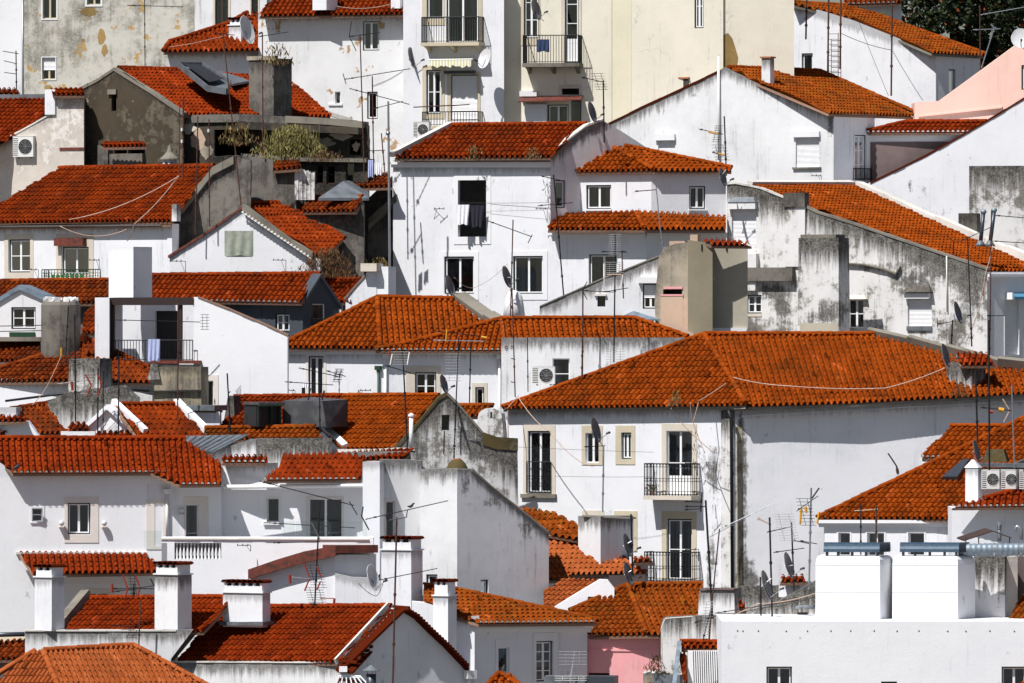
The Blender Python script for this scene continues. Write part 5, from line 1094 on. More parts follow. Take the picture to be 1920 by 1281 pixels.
H = house('house', 'white house with hipped orange roofs, twin downpipes and scalloped shadow, centre', 740, 780, 36)
frM = wall(H, [(538, 648), (722, 648), (722, 900), (538, 900)], (722, 37.65), 18, 'white', [(578, 668, 607, 745, '2D', (5, 4, 5, 0), 'stone_pale')], L=5, edge=[(538, 656, 722, 656)])
frM2 = wall(H, [(720, 648), (942, 648), (942, 900), (720, 900)], (942, 37.15), 6, 'white', [(778, 698, 818, 750, '2Dr', (17, 12, 9, 0), 'stone'), (891, 726, 908, 775, '1D', (6, 8, 6, 0), 'stone')], L=5, edge=[(720, 656, 942, 656)])
cornice(H, frM, 536, 722, 657, 9, .14); cornice(H, frM2, 722, 942, 657, 9, .14)
roof(H, [dict(poly=[(520, 651), (712, 653), (708, 558)], a=(712, 37.3), th=18, p=(708, 558, 41.5)),
         dict(poly=[(712, 653), (945, 654), (945, 640), (905, 602), (850, 561), (708, 558)], a=(712, 37.3), th=-4, p=(708, 558, 41.5))], 'tile_orange', [(0, 520, 650, 708, 558), (0, 708, 558, 713, 652), (1, 708, 558, 850, 561)], double=False)
EL, u, v, n = plane_of([(712, 653), (945, 654)], (712, 37.3), -4, (708, 558, 41.5)); m = MB(); verge(m, [(850, 560), (905, 600), (925, 612)], EL, n, .6, .16); m.build('verge_coping', 'coping', H)
roof(H, [dict(poly=[(703, 656), (946, 656), (941, 599), (860, 620), (760, 645)], a=(946, 36.6), th=6, p=23),
         dict(poly=[(946, 654), (1300, 654), (1290, 633), (1190, 597), (941, 598)], a=(946, 36.2), th=-4, p=24)], 'tile_orange', [(0, 703, 655, 760, 645), (0, 760, 645, 941, 598), (0, 941, 598, 947, 655), (1, 941, 598, 1190, 597), (1, 1190, 597, 1290, 632)], plug=True, jit=.005)
for (x, o_) in ((723, 0), (937, 0)): pipe_on(H, frM2, [(x, 672), (x, 850)], .06, .1, 'trim_white'); box_on(H, frM2, x - 5, 662, x + 5, 673, .003, .2, 'trim_white', 'hopper')
pipe_on(H, frM, [(711, 690), (711, 850)], .05, .1, 'green_dark'); box_on(H, frM, 705, 686, 716, 694, .02, .2, 'green_dark', 'hopper')
frM3 = wall(H, [(940, 633), (1300, 633), (1300, 900), (940, 900)], (1300, 35.4), 6, 'white_worn', [(1036, 672, 1068, 730, '1r', 0)], L=.8, edge=[(940, 633, 1300, 633)])

# ================================================================== BIG HOUSE right
H = house('house', 'largest house with wide hipped orange roof, stone window surrounds and ornate iron balconies', 1375, 1100, 26)
Y_ = 'stone_yellow'
frK = wall(H, [(945, 762), (1376, 758), (1376, 1300), (945, 1300)], (1376, 26), 30, 'white',
     [(990, 808, 1033, 925, '2VD', (10, 11, 10, 7), 'stone'), (1098, 812, 1123, 868, '2', (8, 14, 8, 4), Y_), (1165, 811, 1184, 861, '2D', (12, 13, 8, 10), Y_), (1250, 808, 1298, 928, '2CrP', (10, 13, 10, 0), 'stone'),
      (1250, 973, 1298, 1088, '2CrD', (10, 14, 9, 0), Y_)], L=6, edge=[(945, 770, 1376, 762)], stains=[(1345, 900, 12, 90, .8), (1332, 880, 10, 40, .8), (1228, 875, 10, 18, .7), (1332, 1060, 16, 60, .9), (1140, 930, 12, 60, .5), (1100, 1000, 60, 20, .4)])
for (x0, y0, x1, y1) in ((980, 957, 1043, 1010), (1092, 957, 1133, 975), (1152, 958, 1195, 1034)): box_on(H, frK, x0, y0, x1, y1, .003, .03, 'stone' if x0 < 1150 else Y_, 'stone_surround')
for (x0, y0, x1, y1) in ((990, 966, 1033, 1012), (1162, 968, 1185, 1036)): box_on(H, frK, x0, y0, x1, y1, .031, .036, 'white_worn', 'blocked_opening')
box_on(H, frK, 978, 926, 1044, 934, .003, .12, 'coping', 'window_sill')
balcony(H, frK, 989, 1034, 866, 925, .08, 0, 1, gap=7, side=False)
balcony(H, frK, 1225, 1312, 869, 930, .75, 8, 2, gap=7.2); balcony(H, frK, 1225, 1312, 1034, 1093, .75, 8, 2, gap=7.2)
m = MB(); a = frK.sz(1166, 815); b = frK.sz(1184, 860)
frK2 = wall(H, [(1375, 770), (1600, 762), (1960, 742), (1960, 1300), (1375, 1300)], (1375, 26), -5, 'white', L=6, edge=[(1375, 770, 1960, 742)], stains=[(1390, 930, 12, 130, 1.2), (1402, 1095, 26, 50, 1.2), (1388, 820, 8, 50, .9), (1560, 860, 30, 20, .35), (1600, 930, 30, 16, .35)])
blk(H, 1352, 1375, 1396, 770, 1300, 25.9, 30, 'white_dirty', 'corner_pier', .3)
pipe_on(H, Fr(1376, 25.7, 10), [(1366, 770), (1372, 785), (1374, 1110)], .07, .1, 'iron')
box_on(H, frK2, 1381, 800, 1392, 1180, .004, .02, 'damp_streak', 'damp_streak')
gutter(H, frK2, 1388, 779, 1960, 748, .06, .45, 'galv')
roof(H, [dict(poly=[(941, 766), (1385, 760), (1398, 757), (1321, 627)], eave=[(941, 766), (1400, 760)], a=(1396, 25.25), th=30, p=(1321, 627, 31.6), double=True),
         dict(poly=[(1400, 762), (1600, 756), (1700, 750), (1985, 734), (1985, 702), (1870, 690), (1762, 660), (1625, 626), (1321, 627)], eave=[(1400, 762), (1960, 738)], a=(1396, 25.4), th=-5, p=(1321, 627, 31.6), double=True)], 'tile_orange',
     [(0, 941, 764, 1321, 627), (0, 1321, 627, 1399, 757), (1, 1321, 627, 1640, 627)], slabmat='coping')
EL, u, v, n = plane_of([(1400, 762), (1960, 738)], (1396, 25.4), -5, (1321, 627, 31.6)); m = MB(); verge(m, [(1625, 625), (1700, 642), (1770, 662), (1870, 690), (1985, 702)], EL, n, .25, .05); m.build('verge_mortar', 'coping', H)
roof(H, [dict(poly=[(1640, 648), (1760, 668), (1720, 648), (1650, 624)], a=(1700, 33), th=-5, p=24)], 'tile_old')
o, fx, *_ = blk(H, 1775, 1822, 1865, 680, 745, 26.9, 38, 'white_dirty', 'chimney', 1.0); 
roof(H, [dict(poly=[(1800, 684), (1866, 684), (1848, 662), (1792, 662)], a=(1866, 26.5), th=10, p=25)], 'tile_red')
weeds('small dry bush growing at the foot of the streaked roof chimney', 1800, 730, 36, 26, 25.6, 160, ('weed_brown', 'weed_brown'), .14)
weeds('small weeds on the eave above the ornate balcony', 1268, 745, 30, 30, 25.6, 90, ('weed_brown', 'weed'), .16)
weeds('clump of weeds on the eave of the tall white house', 890, 284, 40, 26, 49.8, 90, ('weed_brown', 'weed'), .2)
weeds('brown weeds on the eave corner beside the white gable of the tall white house', 1000, 286, 36, 20, 47.9, 110, ('weed_brown', 'weed'), .17)
t = thing('flower_pot', 'potted plant with red flowers on the upper ornate balcony', 'plant', frK.w(*frK.sz(1232, 929), .5)); c = frK.w(*frK.sz(1233, 928), .5)
m = MB(); m.ring([c, c + Z * .16], [.08, .11], 10); m.build('pot', 'pot', t); leafmesh([c + V((random.gauss(0, .12), random.gauss(0, .08), .2 + random.random() * .22)) for _ in range(120)], .08, ['leaf_light', 'leaf', 'red_paint'], 'foliage', t, fl=.3)

# ================================================================== RIGHT, middle
H = house('house', 'orange hipped roof house with skylight and three small windows under its eave, right side', 1660, 1040, 18)
wall(H, [(1728, 862), (1900, 862), (1900, 1100), (1728, 1100)], (1900, 21), 24, 'white', L=2)
roof(H, [dict(poly=[(1727, 857), (1900, 857), (1900, 800), (1783, 800)], a=(1900, 20.6), th=28, p=27)], 'tile_orange', [(0, 1783, 800, 1900, 800)], plug=True)
frR = wall(H, [(1546, 986), (1790, 986), (1790, 1200), (1546, 1200)], (1790, 15.2), 24, 'white', [(1572, 999, 1594, 1060, '1', (3, 4, 3, 0)), (1626, 999, 1658, 1060, '2', (3, 4, 3, 0)), (1703, 999, 1733, 1060, '1', (3, 4, 3, 0))], L=3)
cornice(H, frR, 1536, 1790, 975, 14, .25)
roof(H, [dict(poly=[(1533, 973), (1786, 973), (1990, 973), (1990, 750), (1783, 852)], a=(1786, 14.8), th=28, p=26)], 'tile_orange', [(0, 1533, 971, 1783, 852), (0, 1783, 852, 1990, 750)], plug=True, double=True)
t = thing('skylight', 'dark blue roof window set in the orange roof beside the white chimney', 'skylight', W(1790, 905, 16)); EL, u, v, n = plane_of([(1533, 973), (1786, 973)], (1786, 14.8), 28, 26)
q = [ray(x, y, EL, n) for x, y in ((1768, 904), (1796, 904), (1816, 873), (1808, 870))]; q = [ray(*p, EL, n) for p in ((1768, 903), (1797, 903), (1820, 869), (1806, 871))]; m = MB(); m.hexa([p + n * .03 for p in q] + [p + n * .22 for p in q]); m.build('skylight_frame', 'dark_metal', t)
cc = sum(q, V()) / 4; m = MB(); m.add([p + (cc - p) * .14 + n * .225 for p in q], [(0, 1, 2, 3)]); m.build('pane', 'dark_metal', t)
H = house('house', 'white house front with tiled eave and vent pipes, right edge behind the metal duct', 1860, 1050, 12)
frQ = wall(H, [(1785, 952), (1990, 952), (1990, 1250), (1785, 1250)], (1785, 12), 0, 'white', L=3)
roof(H, [dict(poly=[(1784, 950), (1990, 948), (1990, 895), (1845, 936)], a=(1784, 11.5), th=8, p=24)], 'tile_red', [(0, 1845, 936, 1990, 895)], plug=True, double=False)
H = house('chimney', 'white tapered chimney with pointed top beside the air conditioners', 1822, 940, 13, 'chimney')
blk(H, 1810, 1834, 1840, 876, 942, 13, 18, 'white', 'shaft', .5); f = Fr(1834, 13, 18); m = MB(); a0, z0 = f.sz(1808, 877); a1, _ = f.sz(1835, 877); zt = f.sz(1820, 862)[1]
m.add([f.w(a0, z0, .03), f.w(a1, z0, .03), f.w(a1, z0, -.55), f.w(a0, z0, -.55), f.w((a0 + a1) / 2 - .04, zt, -.2), f.w((a0 + a1) / 2 + .04, zt, -.2), f.w((a0 + a1) / 2 + .04, zt, -.3), f.w((a0 + a1) / 2 - .04, zt, -.3)], [(0, 1, 5, 4), (1, 2, 6, 5), (2, 3, 7, 6), (3, 0, 4, 7), (4, 5, 6, 7), (0, 1, 2, 3)]); m.build('cap', 'white', H)
H = house('house', 'lichened rooftop box with corrugated lid behind the air conditioners', 1880, 950, 14.5)
wall(H, [(1838, 878), (1990, 878), (1990, 990), (1838, 990)], (1838, 14.5), 0, 'brown_wall', L=1)
f = Fr(1838, 14.2, 0); strip(H, f, [(1836, 868), (1990, 872)], .15, 1.2, 'zinc', 'zinc_roof'); blk(H, 1842, 1888, 1890, 843, 866, 15.4, 10, 'moss', 'chimney', 1, taper=.15)
H = house('house', 'slice of orange roof and grey wall at the right edge above the air conditioners', 1900, 880, 19)
wall(H, [(1880, 880), (1990, 830), (1990, 990), (1880, 990)], (1880, 15.2), -20, 'grey_render', L=1)
# ================================================================== LOWER LEFT
H = house('house', 'long white house with beige-framed windows, wall lamps and a lower tiled canopy, left edge', 150, 1200, 16)
frA = wall(H, [(-60, 868), (0, 868), (24, 884), (278, 884), (336, 906), (414, 906), (418, 1300), (-60, 1300)], (0, 15), -6, 'white_clean',
     [(127, 943, 170, 1002, '2D', (6, 11, 14, 15), 'stone_pale'), (60, 953, 80, 978, '1r', 3), (290, 946, 306, 1024, '1', (15, 9, 12, 6), 'stone_pale'), (348, 946, 372, 1008, '1', (3, 14, 18, 0), 'stone_pale'),
      (160, 1112, 205, 1170, '2', (0, 8, 8, 0), 'stone_pale'), (367, 1112, 400, 1170, '1', (4, 8, 4, 0), 'stone_pale')], L=4, edge=[(0, 886, 278, 886)], rec=.3)
box_on(H, frA, 57, 979, 83, 981, .003, .06, 'trim_white', 'window_sill')
box_on(H, frA, 275, 908, 336, 1030, .004, .0045, 'white', 'panel')
RO = [dict(poly=[(24, 886), (280, 885), (318, 885), (348, 823), (-60, 822), (-60, 840), (0, 866)], eave=[(24, 886), (414, 884)], a=(24, 14.5), th=-6, p=27),
      dict(poly=[(280, 884.5), (336, 908), (415, 907), (415, 868), (346, 824), (318, 840)], eave=[(24, 886), (414, 884)], a=(24, 14.5), th=-6, p=27)]
roof(H, RO, 'tile_red', [(0, -60, 822, 348, 823)], plug=True)
pipe_on(H, frA, [(313, 925), (313, 1008)], .06, .12, 'trim_white'); box_on(H, frA, 306, 917, 320, 926, .02, .22, 'trim_white', 'hopper')
cornice(H, frA, 62, 298, 1076, 20, .12)
roof(H, [dict(poly=[(62, 1076), (298, 1073), (298, 1062), (272, 1038), (36, 1037)], a=(62, 13.1), th=-6, p=24)], 'tile_red')
strip(H, frA, [(30, 1037), (275, 1038)], .1, 0, 'coping_white', o=.12, up=.05)
for (x, w_) in ((115, 'left of'), (195, 'right of'), (340, 'beside the door right of')):
    t = thing('wall_lamp', 'round globe wall lamp ' + w_ + ' the beige-framed window', 'lamp', frA.hit(x, 990), 'globe wall lamps'); y = 981 if x < 300 else 957; c = frA.w(*frA.sz(x, y), .18)
    m = MB(); m.ring([c - Z * .11, c - Z * .07, c, c + Z * .07, c + Z * .11], [.03, .09, .115, .09, .03], 12); m.build('globe', 'dish_light', t, smooth=True)
    m = MB(); q = frA.w(*frA.sz(x, y + 7), 0); m.hexa([q + frA.t * i * .1 + frA.n * j + Z * k for (i, j, k) in ((-1, 0, -.02), (1, 0, -.02), (1, .24, -.02), (-1, .24, -.02), (-1, 0, .015), (1, 0, .015), (1, .24, .015), (-1, .24, .015))]); m.build('bracket', 'stone', t)
# terrace wall with balusters
H = house('terrace', 'white terrace wall with a row of small balusters and glass guard, left of centre', 480, 1150, 13, 'terrace')
frT2 = wall(H, [(303, 1008), (700, 1008), (700, 1300), (303, 1300)], (303, 12.4), 5, 'white_clean', [(327, 1018, 415, 1049, 'X', 0)], L=1.4, rec=.25)
strip(H, frT2, [(300, 1009), (692, 1010)], .05, .3, 'stone_pale', o=.06)
for i in range(13):
    x = 331 + i * 6.7; m = MB(); a, b = frT2.w(*frT2.sz(x, 1049), -.12), frT2.w(*frT2.sz(x, 1018), -.12); m.ring([a.lerp(b, q) for q in (0, .08, .12, .3, .5, .7, .88, .92, 1)], [.055, .055, .03, .062, .04, .025, .03, .05, .05], 8); m.build('baluster', 'trim_white', H, smooth=True)
m = MB()
for (x0, x1) in ((530, 552), (554, 620), (640, 688)): a, z1 = frT2.sz(x0, 977); b, z0 = frT2.sz(x1, 1007); m.bf(frT2, a, b, z0, z1, -.1, -.088)
m.build('glass_guard', 'glass_clear', H)
m = MB(); a, z1 = frT2.sz(272, 995); b, z0 = frT2.sz(304, 1030); m.bf(frT2, a, b, z0, z1, .25, .262); m.build('glass_guard', 'glass_clear', H)

H = house('house', 'white house with sliding terrace door under a round white gutter and short red roof', 560, 1000, 18)
frN = wall(H, [(413, 900), (700, 900), (700, 1200), (413, 1200)], (413, 16.6), 6, 'white_clean', [(500, 934, 523, 979, '1', 3), (578, 935, 641, 1009, '2', (4, 4, 3, 0), 'stone_pale')], L=3, rec=.25)
box_on(H, frN, 494, 979, 524, 984, .003, .1, 'trim_white', 'window_sill')
blk(H, 414, 500, 520, 868, 918, 15.6, 20, 'white', 'roof_block', 1.2)
roof(H, [dict(poly=[(415, 866), (503, 866), (500, 855), (418, 856)], a=(503, 15.2), th=12, p=20)], 'tile_red', plug=True)
roof(H, [dict(poly=[(494, 899), (678, 898), (682, 851), (530, 852), (524, 875)], a=(678, 15.4), th=-20, p=25)], 'tile_red', plug=True)
m = MB(); m.ring([W(420, 913, 15.4), W(680, 911, 15.2), W(690, 903, 15.2)], .085, 10); m.build('gutter', 'frame_white', H, smooth=True)
box_on(H, frN, 500, 902, 690, 908, .003, .5, 'trim_white', 'soffit')
t = thing('awning', 'ribbed grey metal canopy sloping above the end of the long red roof', 'canopy', W(400, 850, 17)); m = MB(); q = [W(330, 836, 19), W(348, 820, 21), W(466, 817, 20), W(402, 849, 17.5)]
n_ = (q[1] - q[0]).cross(q[2] - q[0]).normalized(); n_ = n_ if n_.z > 0 else -n_; m.hexa(q + [p + n_ * .05 for p in q])
for k in range(8): f_ = (k + .5) / 8; m.tube(q[0].lerp(q[3], f_) + n_ * .06, q[1].lerp(q[2], f_) + n_ * .06, .02, 4)
m.build('canopy_top', 'zinc', t)
H = house('house', 'small white parapet walls and attic between the grey canopy and the red roof', 430, 880, 19)
wall(H, [(350, 842), (405, 846), (470, 823), (480, 825), (480, 960), (350, 960)], (480, 18.6), 4, 'white_worn', L=1, edge=[(350, 842, 480, 822)])

H = house('house', 'tall white blocks with stained tops and a narrow framed window, centre', 740, 1130, 16)
o, f1, *_ = blk(H, 680, 712, 714, 866, 1300, 14.4, 10, 'white', 'wall', 2)
frV = wall(H, [(711, 862), (757, 862), (790, 864), (790, 1400), (711, 1400)], (711, 15.2), -16, 'white_worn', [(724, 940, 741, 1010, '1', (5, 4, 3, 3), 'stone_pale')], L=2, edge=[(711, 862, 790, 862)], rec=.2)
frU = wall(H, [(788, 880), (858, 879), (858, 1400), (788, 1400)], (858, 14.2), 22, 'white_worn', [(799, 1077, 820, 1098, '1DQ', 0)], L=3, edge=[(788, 880, 858, 879)])
frX = wall(H, [(857, 880), (886, 880), (925, 916), (975, 955), (1029, 999), (1029, 1400), (857, 1400)], (858, 14.2), -38, 'white_worn', [(901, 1087, 916, 1117, '1rD', 0)], L=3, edge=[(857, 872, 886, 872), (886, 878, 1029, 998)], stains=[(950, 935, 70, 22, .9), (1000, 985, 40, 24, .9), (872, 900, 16, 30, .9), (960, 1030, 50, 20, .35)])
strip(H, frX, [(884, 880), (925, 915), (975, 954), (1030, 999)], .08, .25, 'coping')
wall(H, [(640, 848), (760, 846), (780, 850), (780, 1200), (640, 1200)], (780, 17), 8, 'white_worn', L=.8, edge=[(640, 848, 780, 848)])
roof(H, [dict(poly=[(625, 862), (755, 860), (778, 842), (640, 850)], a=(755, 16.4), th=25, p=18)], 'tile_red')
H = house('chimney', 'beehive chimney crusted with yellow lichen on top of the tall white block', 857, 880, 15, 'chimney'); c = W(857, 882, 16)
m = MB(); m.ring([c - Z * .1, c + Z * .1, c + Z * .28, c + Z * .42], [.46, .43, .34, .2], 14); m.build('dome', 'moss', H, smooth=True); m = MB(); m.ring([c + Z * .4, c + Z * .47], [.18, .16], 10); m.build('cap', 'pot', H)

H = house('house', 'white house with heavy brick-red fascia curving over its wall, lower centre', 590, 1130, 12)
frZ = wall(H, [(466, 1086), (520, 1068), (628, 1042), (628, 1300), (466, 1300)], (628, 11), 12, 'white_clean', L=2)
wall(H, [(627, 1040), (704, 1040), (704, 1300), (627, 1300)], (627, 11.02), -26, 'white', L=2)
wall(H, [(628, 1074), (660, 1082), (700, 1084), (800, 1120), (800, 1300), (628, 1300)], (628, 10.9), 6, 'white', L=.5, edge=[(628, 1074, 800, 1120)])
m = MB(); f = Fr(628, 10.6, 12); pts = [(465, 1068, 1086), (520, 1049, 1069), (570, 1034, 1056), (629, 1023, 1042)]
for (a, b) in zip(pts, pts[1:]):
    A, B = f.sz(a[0], a[1]), f.sz(b[0], b[1]); A0, B0 = f.sz(a[0], a[2]), f.sz(b[0], b[2]); m.hexa([f.w(*A0), f.w(*B0), f.w(*B), f.w(*A), f.w(*A0, -1.5), f.w(*B0, -1.5), f.w(*B, -1.5), f.w(*A, -1.5)])
f = Fr(629, 10.6, -26); A, B = f.sz(629, 1023), f.sz(709, 1022); m.bf(f, A[0], B[0], B[1] - .3, A[1], -1.2, 0); m.build('fascia', 'wood_red', H)
roof(H, [dict(poly=[(660, 1082), (712, 1112), (712, 1080), (668, 1080)], eave=[(660, 1112), (720, 1112)], a=(712, 11.8), th=-30, p=25)], 'tile_red')
chimney(H, 715, 771, 792, 1008, 1300, 9, 28, 'white', 'tile', 24)

# ================================================================== LOWER MIDDLE roofs
H = house('house', 'patched red roofs stepping down between the stained white wall and the largest house', 1100, 1100, 20)
roof(H, [dict(poly=[(1030, 1002), (1083, 1012), (1084, 985), (1040, 962), (985, 953), (975, 955)], eave=[(975, 1015), (1085, 1010)], a=(1083, 21.6), th=-25, p=26)], 'tile_moss')
roof(H, [dict(poly=[(1020, 1088), (1064, 1086), (1068, 1077), (1216, 1074), (1155, 1036), (1083, 1000), (1020, 985)], eave=[(1020, 1088), (1216, 1085)], a=(1064, 18.6), th=-28, p=26)], 'tile_pale')
wall(H, [(1066, 1080), (1210, 1078), (1210, 1300), (1066, 1300)], (1066, 19.4), -20, 'brown_wall', L=1)
roof(H, [dict(poly=[(1020, 1146), (1060, 1142), (1128, 1090), (1062, 1086), (1020, 1110)], eave=[(1020, 1150), (1128, 1150)], a=(1030, 14.4), th=35, p=25)], 'tile_pale')
wall(H, [(1040, 1138), (1125, 1087), (1140, 1088), (1152, 1103), (1150, 1400), (1040, 1400)], (1152, 13.6), 18, 'white', [(1102, 1119, 1122, 1140, '1D', 0)], L=1)
o, f, *_ = blk(H, 1084, 1126, 1181, 968, 1100, 20.6, 42, 'white_worn', 'chimney_block', 2)
strip(H, Fr(1181, 20.4, 20), [(1092, 966), (1185, 970)], .07, .5, 'coping')
wall(H, [(1180, 1040), (1216, 1050), (1216, 1300), (1180, 1300)], (1216, 21), 10, 'white', L=1); roof(H, [dict(poly=[(1186, 1054), (1226, 1052), (1215, 1044), (1188, 1046)], a=(1226, 20.4), th=8, p=22)], 'tile_old')

H = house('house', 'pink house under a hipped orange roof with mossy ridges, bottom right of centre', 1170, 1275, 11)
wall(H, [(1098, 1190), (1243, 1190), (1243, 1400), (1098, 1400)], (1212, 10), 14, 'pink', [(1102, 1262, 1143, 1290, 'X', 0)], L=3)
box_on(H, Fr(1212, 10, 14), 1098, 1217, 1240, 1222, .003, .04, 'pink', 'ledge')
roof(H, [dict(poly=[(1098, 1192), (1213, 1190), (1178, 1097), (1068, 1146)], a=(1213, 9.4), th=26, p=(1178, 1097, 14.5)),
         dict(poly=[(1213, 1190), (1340, 1190), (1316, 1096), (1178, 1097)], a=(1213, 9.4), th=-8, p=(1178, 1097, 14.5))], 'tile_moss', [(0, 1068, 1146, 1178, 1097), (0, 1178, 1097, 1212, 1187), (1, 1178, 1097, 1316, 1096)])

H = house('house', 'stained grey wall and stub chimney covered with wires, bottom right of centre', 1300, 1275, 9)
wall(H, [(1240, 1180), (1243, 1162), (1252, 1157), (1310, 1155), (1400, 1153), (1460, 1128), (1540, 1085), (1540, 1400), (1240, 1400)], (1353, 8), 8, 'white_dirty', L=1, edge=[(1240, 1140, 1540, 1105)], jag=.8)
o, f, *_ = blk(H, 1308, 1378, 1388, 1108, 1170, 9.6, 20, 'white_worn', 'chimney', 1.0, taper=.05); box_on(o, f, 1312, 1103, 1376, 1107, -.9, .02, 'brown_wall', 'chimney_cap')
wall(H, [(1388, 1100), (1540, 1096), (1540, 1400), (1388, 1400)], (1540, 13), 8, 'white_dirty', L=1, edge=[(1388, 1098, 1540, 1094)], jag=1)
roof(H, [dict(poly=[(1385, 1143), (1400, 1146), (1395, 1130), (1385, 1125)], a=(1400, 9), th=15, p=20)], 'tile_red')
o, f, *_ = blk(H, 1460, 1500, 1530, 1090, 1120, 10, 35, 'white', 'chimney', .8); roof(H, [dict(poly=[(1462, 1091), (1512, 1090), (1506, 1079), (1466, 1081)], a=(1512, 9.5), th=8, p=18)], 'tile')
t = thing('awning', 'small rounded grey plastic canopy over a window left of the white boxes', 'canopy', W(1510, 1150, 7)); m = MB(); vs = []
for i in range(9): a = math.pi * i / 8 * .5 + .2; vs += [W(1489, 1145, 7) + V((.15 * 0, -.5 * math.sin(a) * 0, 0)) + V((.25 * (1 - math.cos(a * 1.6)), 0, .22 * math.sin(a * 1.6))), W(1530, 1145, 6.6) + V((0, 0, .22 * math.sin(a * 1.6)))]
m.add(vs, [(2 * i, 2 * i + 2, 2 * i + 3, 2 * i + 1) for i in range(8)]); m.build('canopy_top', 'zinc', t); m = MB(); m.bf(Fr(1500, 7.3, 0), -.1, .3, -11.2, -10.4, -.1, 0); m.build('wall_bracket', 'ac_dark', t)
H = house('house', 'narrow house with tiled dormer edge and sunlit ribbed glass roof, bottom right of centre', 1310, 1275, 5)
roof(H, [dict(poly=[(1277, 1216), (1356, 1215), (1356, 1205), (1277, 1204)], a=(1356, 6), th=8, p=24)], 'tile', [(0, 1277, 1204, 1356, 1205)])
roof(H, [dict(poly=[(1283, 1283), (1288, 1283), (1286, 1225), (1272, 1225)], eave=[(1272, 1283), (1290, 1283)], a=(1288, 4.6), th=30, p=40)], 'tile')
m = MB(); q = [W(1258, 1300, 4), W(1266, 1300, 4), W(1278, 1202, 6), W(1271, 1203, 6)]; m.hexa(q + [p + V((0, .5, 0)) for p in q]); m.build('barge_board', 'blue_grey', H)
wall(H, [(1290, 1221), (1360, 1221), (1360, 1400), (1290, 1400)], (1360, 5.5), 10, 'trim_white', L=1)
for k in range(14):
    m = MB(); x = 1300 + k * 4; m.tube(W(x, 1221, 5), W(x + 2, 1290, 4.6), .017, 4); m.build('glazing_bar', 'iron', H)
t = H = house('house', 'ledge of mossy stones and potted weeds beside the pink wall', 1230, 1275, 7, 'wall')
o, f, *_ = blk(H, 1206, 1262, 1268, 1264, 1330, 6.6, 12, 'brick_stone', 'ledge', .8); blk(H, 1225, 1275, 1280, 1266, 1330, 6.0, 12, 'zinc', 'duct', .6)
for k in range(7): m = MB(); p = W(1210 + k * 7, 1262 - (k % 2) * 2, 6.3); m.ring([p - Z * .08, p, p + Z * .07], [.06, .1, .03], 7); m.build('stone', 'white_dirty', H)
weeds('reddish dry potted plants on the mossy ledge beside the pink wall', 1228, 1245, 44, 34, 6.4, 200, ('weed_brown', 'leaf'), .16)

H = house('house', 'shaded white house with corniced eave, red roof and tall side chimney, bottom centre', 1000, 1275, 8)
frY = wall(H, [(888, 1176), (1101, 1170), (1101, 1400), (888, 1400)], (888, 7.2), -34, 'white', [(934, 1214, 955, 1262, '1', (6, 14, 8, 0)), (1005, 1202, 1037, 1278, '2Drrr', (6, 14, 8, 0))], L=3)
cornice(H, frY, 884, 1105, 1174, 12, .25)
roof(H, [dict(poly=[(898, 1168), (1124, 1166), (975, 1134), (857, 1107), (795, 1098), (795, 1130), (857, 1156)], eave=[(898, 1168), (1124, 1166)], a=(898, 6.6), th=-34, p=(857, 1107, 10.6))], 'tile_moss', [(0, 795, 1098, 857, 1107), (0, 857, 1107, 1124, 1164)], plug=True)
wall(H, [(857, 1157), (898, 1155), (902, 1170), (890, 1182), (889, 1400), (857, 1400)], (889, 6.9), 18, 'white', L=2, edge=[(857, 1157, 898, 1155)])
wall(H, [(772, 1128), (795, 1130), (830, 1140), (858, 1160), (858, 1400), (772, 1400)], (858, 7.4), 14, 'white', L=1)
chimney(H, 812, 840, 856, 1088, 1300, 6, 30, 'white', 'tile', 30)

# ================================================================== FRONT LEFT
H = house('house', 'low white parapet with two tall chimneys in front of a red tiled roof, bottom left', 200, 1270, 7)
frF = wall(H, [(47, 1181), (362, 1181), (320, 1236), (318, 1300), (47, 1300)], (330, 6), 4, 'white_worn', L=.6, edge=[(47, 1181, 420, 1181)], gnd=True)
strip(H, frF, [(44, 1181), (330, 1181)], .06, .4, 'coping_white')
roof(H, [dict(poly=[(118, 1186), (380, 1184), (440, 1120), (172, 1122)], a=(380, 6.6), th=34, p=27)], 'tile_red', [(0, 172, 1122, 440, 1120)])
m = MB(); EL, u, v, n = plane_of([(118, 1186), (380, 1184)], (380, 6.6), 34, 27); verge(m, [(118, 1184), (172, 1119)], EL, n, .4, .3); m.build('verge_mortar', 'coping', H)
chimney(H, 65, 97, 119, 1061, 1183, 6.1, 35, 'white', 'tile', 22); chimney(H, 290, 333, 358, 1056, 1184, 6.1, 35, 'white_worn', 'tile', 22)
H = house('house', 'corner of an old tiled roof above a yellow band, bottom left edge', 20, 1270, 8)
wall(H, [(-60, 1190), (47, 1190), (47, 1300), (-60, 1300)], (47, 8.5), 10, 'cream_deep', L=1); roof(H, [dict(poly=[(-60, 1236), (50, 1236), (50, 1200), (-60, 1202)], a=(50, 6.8), th=25, p=26)], 'tile_old')
pipe_on(H, Fr(47, 8.2, 10), [(-40, 1191), (47, 1189)], .09, .1, 'dark_metal', 'gutter'); wall(H, [(-60, 1236), (47, 1236), (47, 1300), (-60, 1300)], (47, 7.4), 10, 'brown_wall', L=.5)

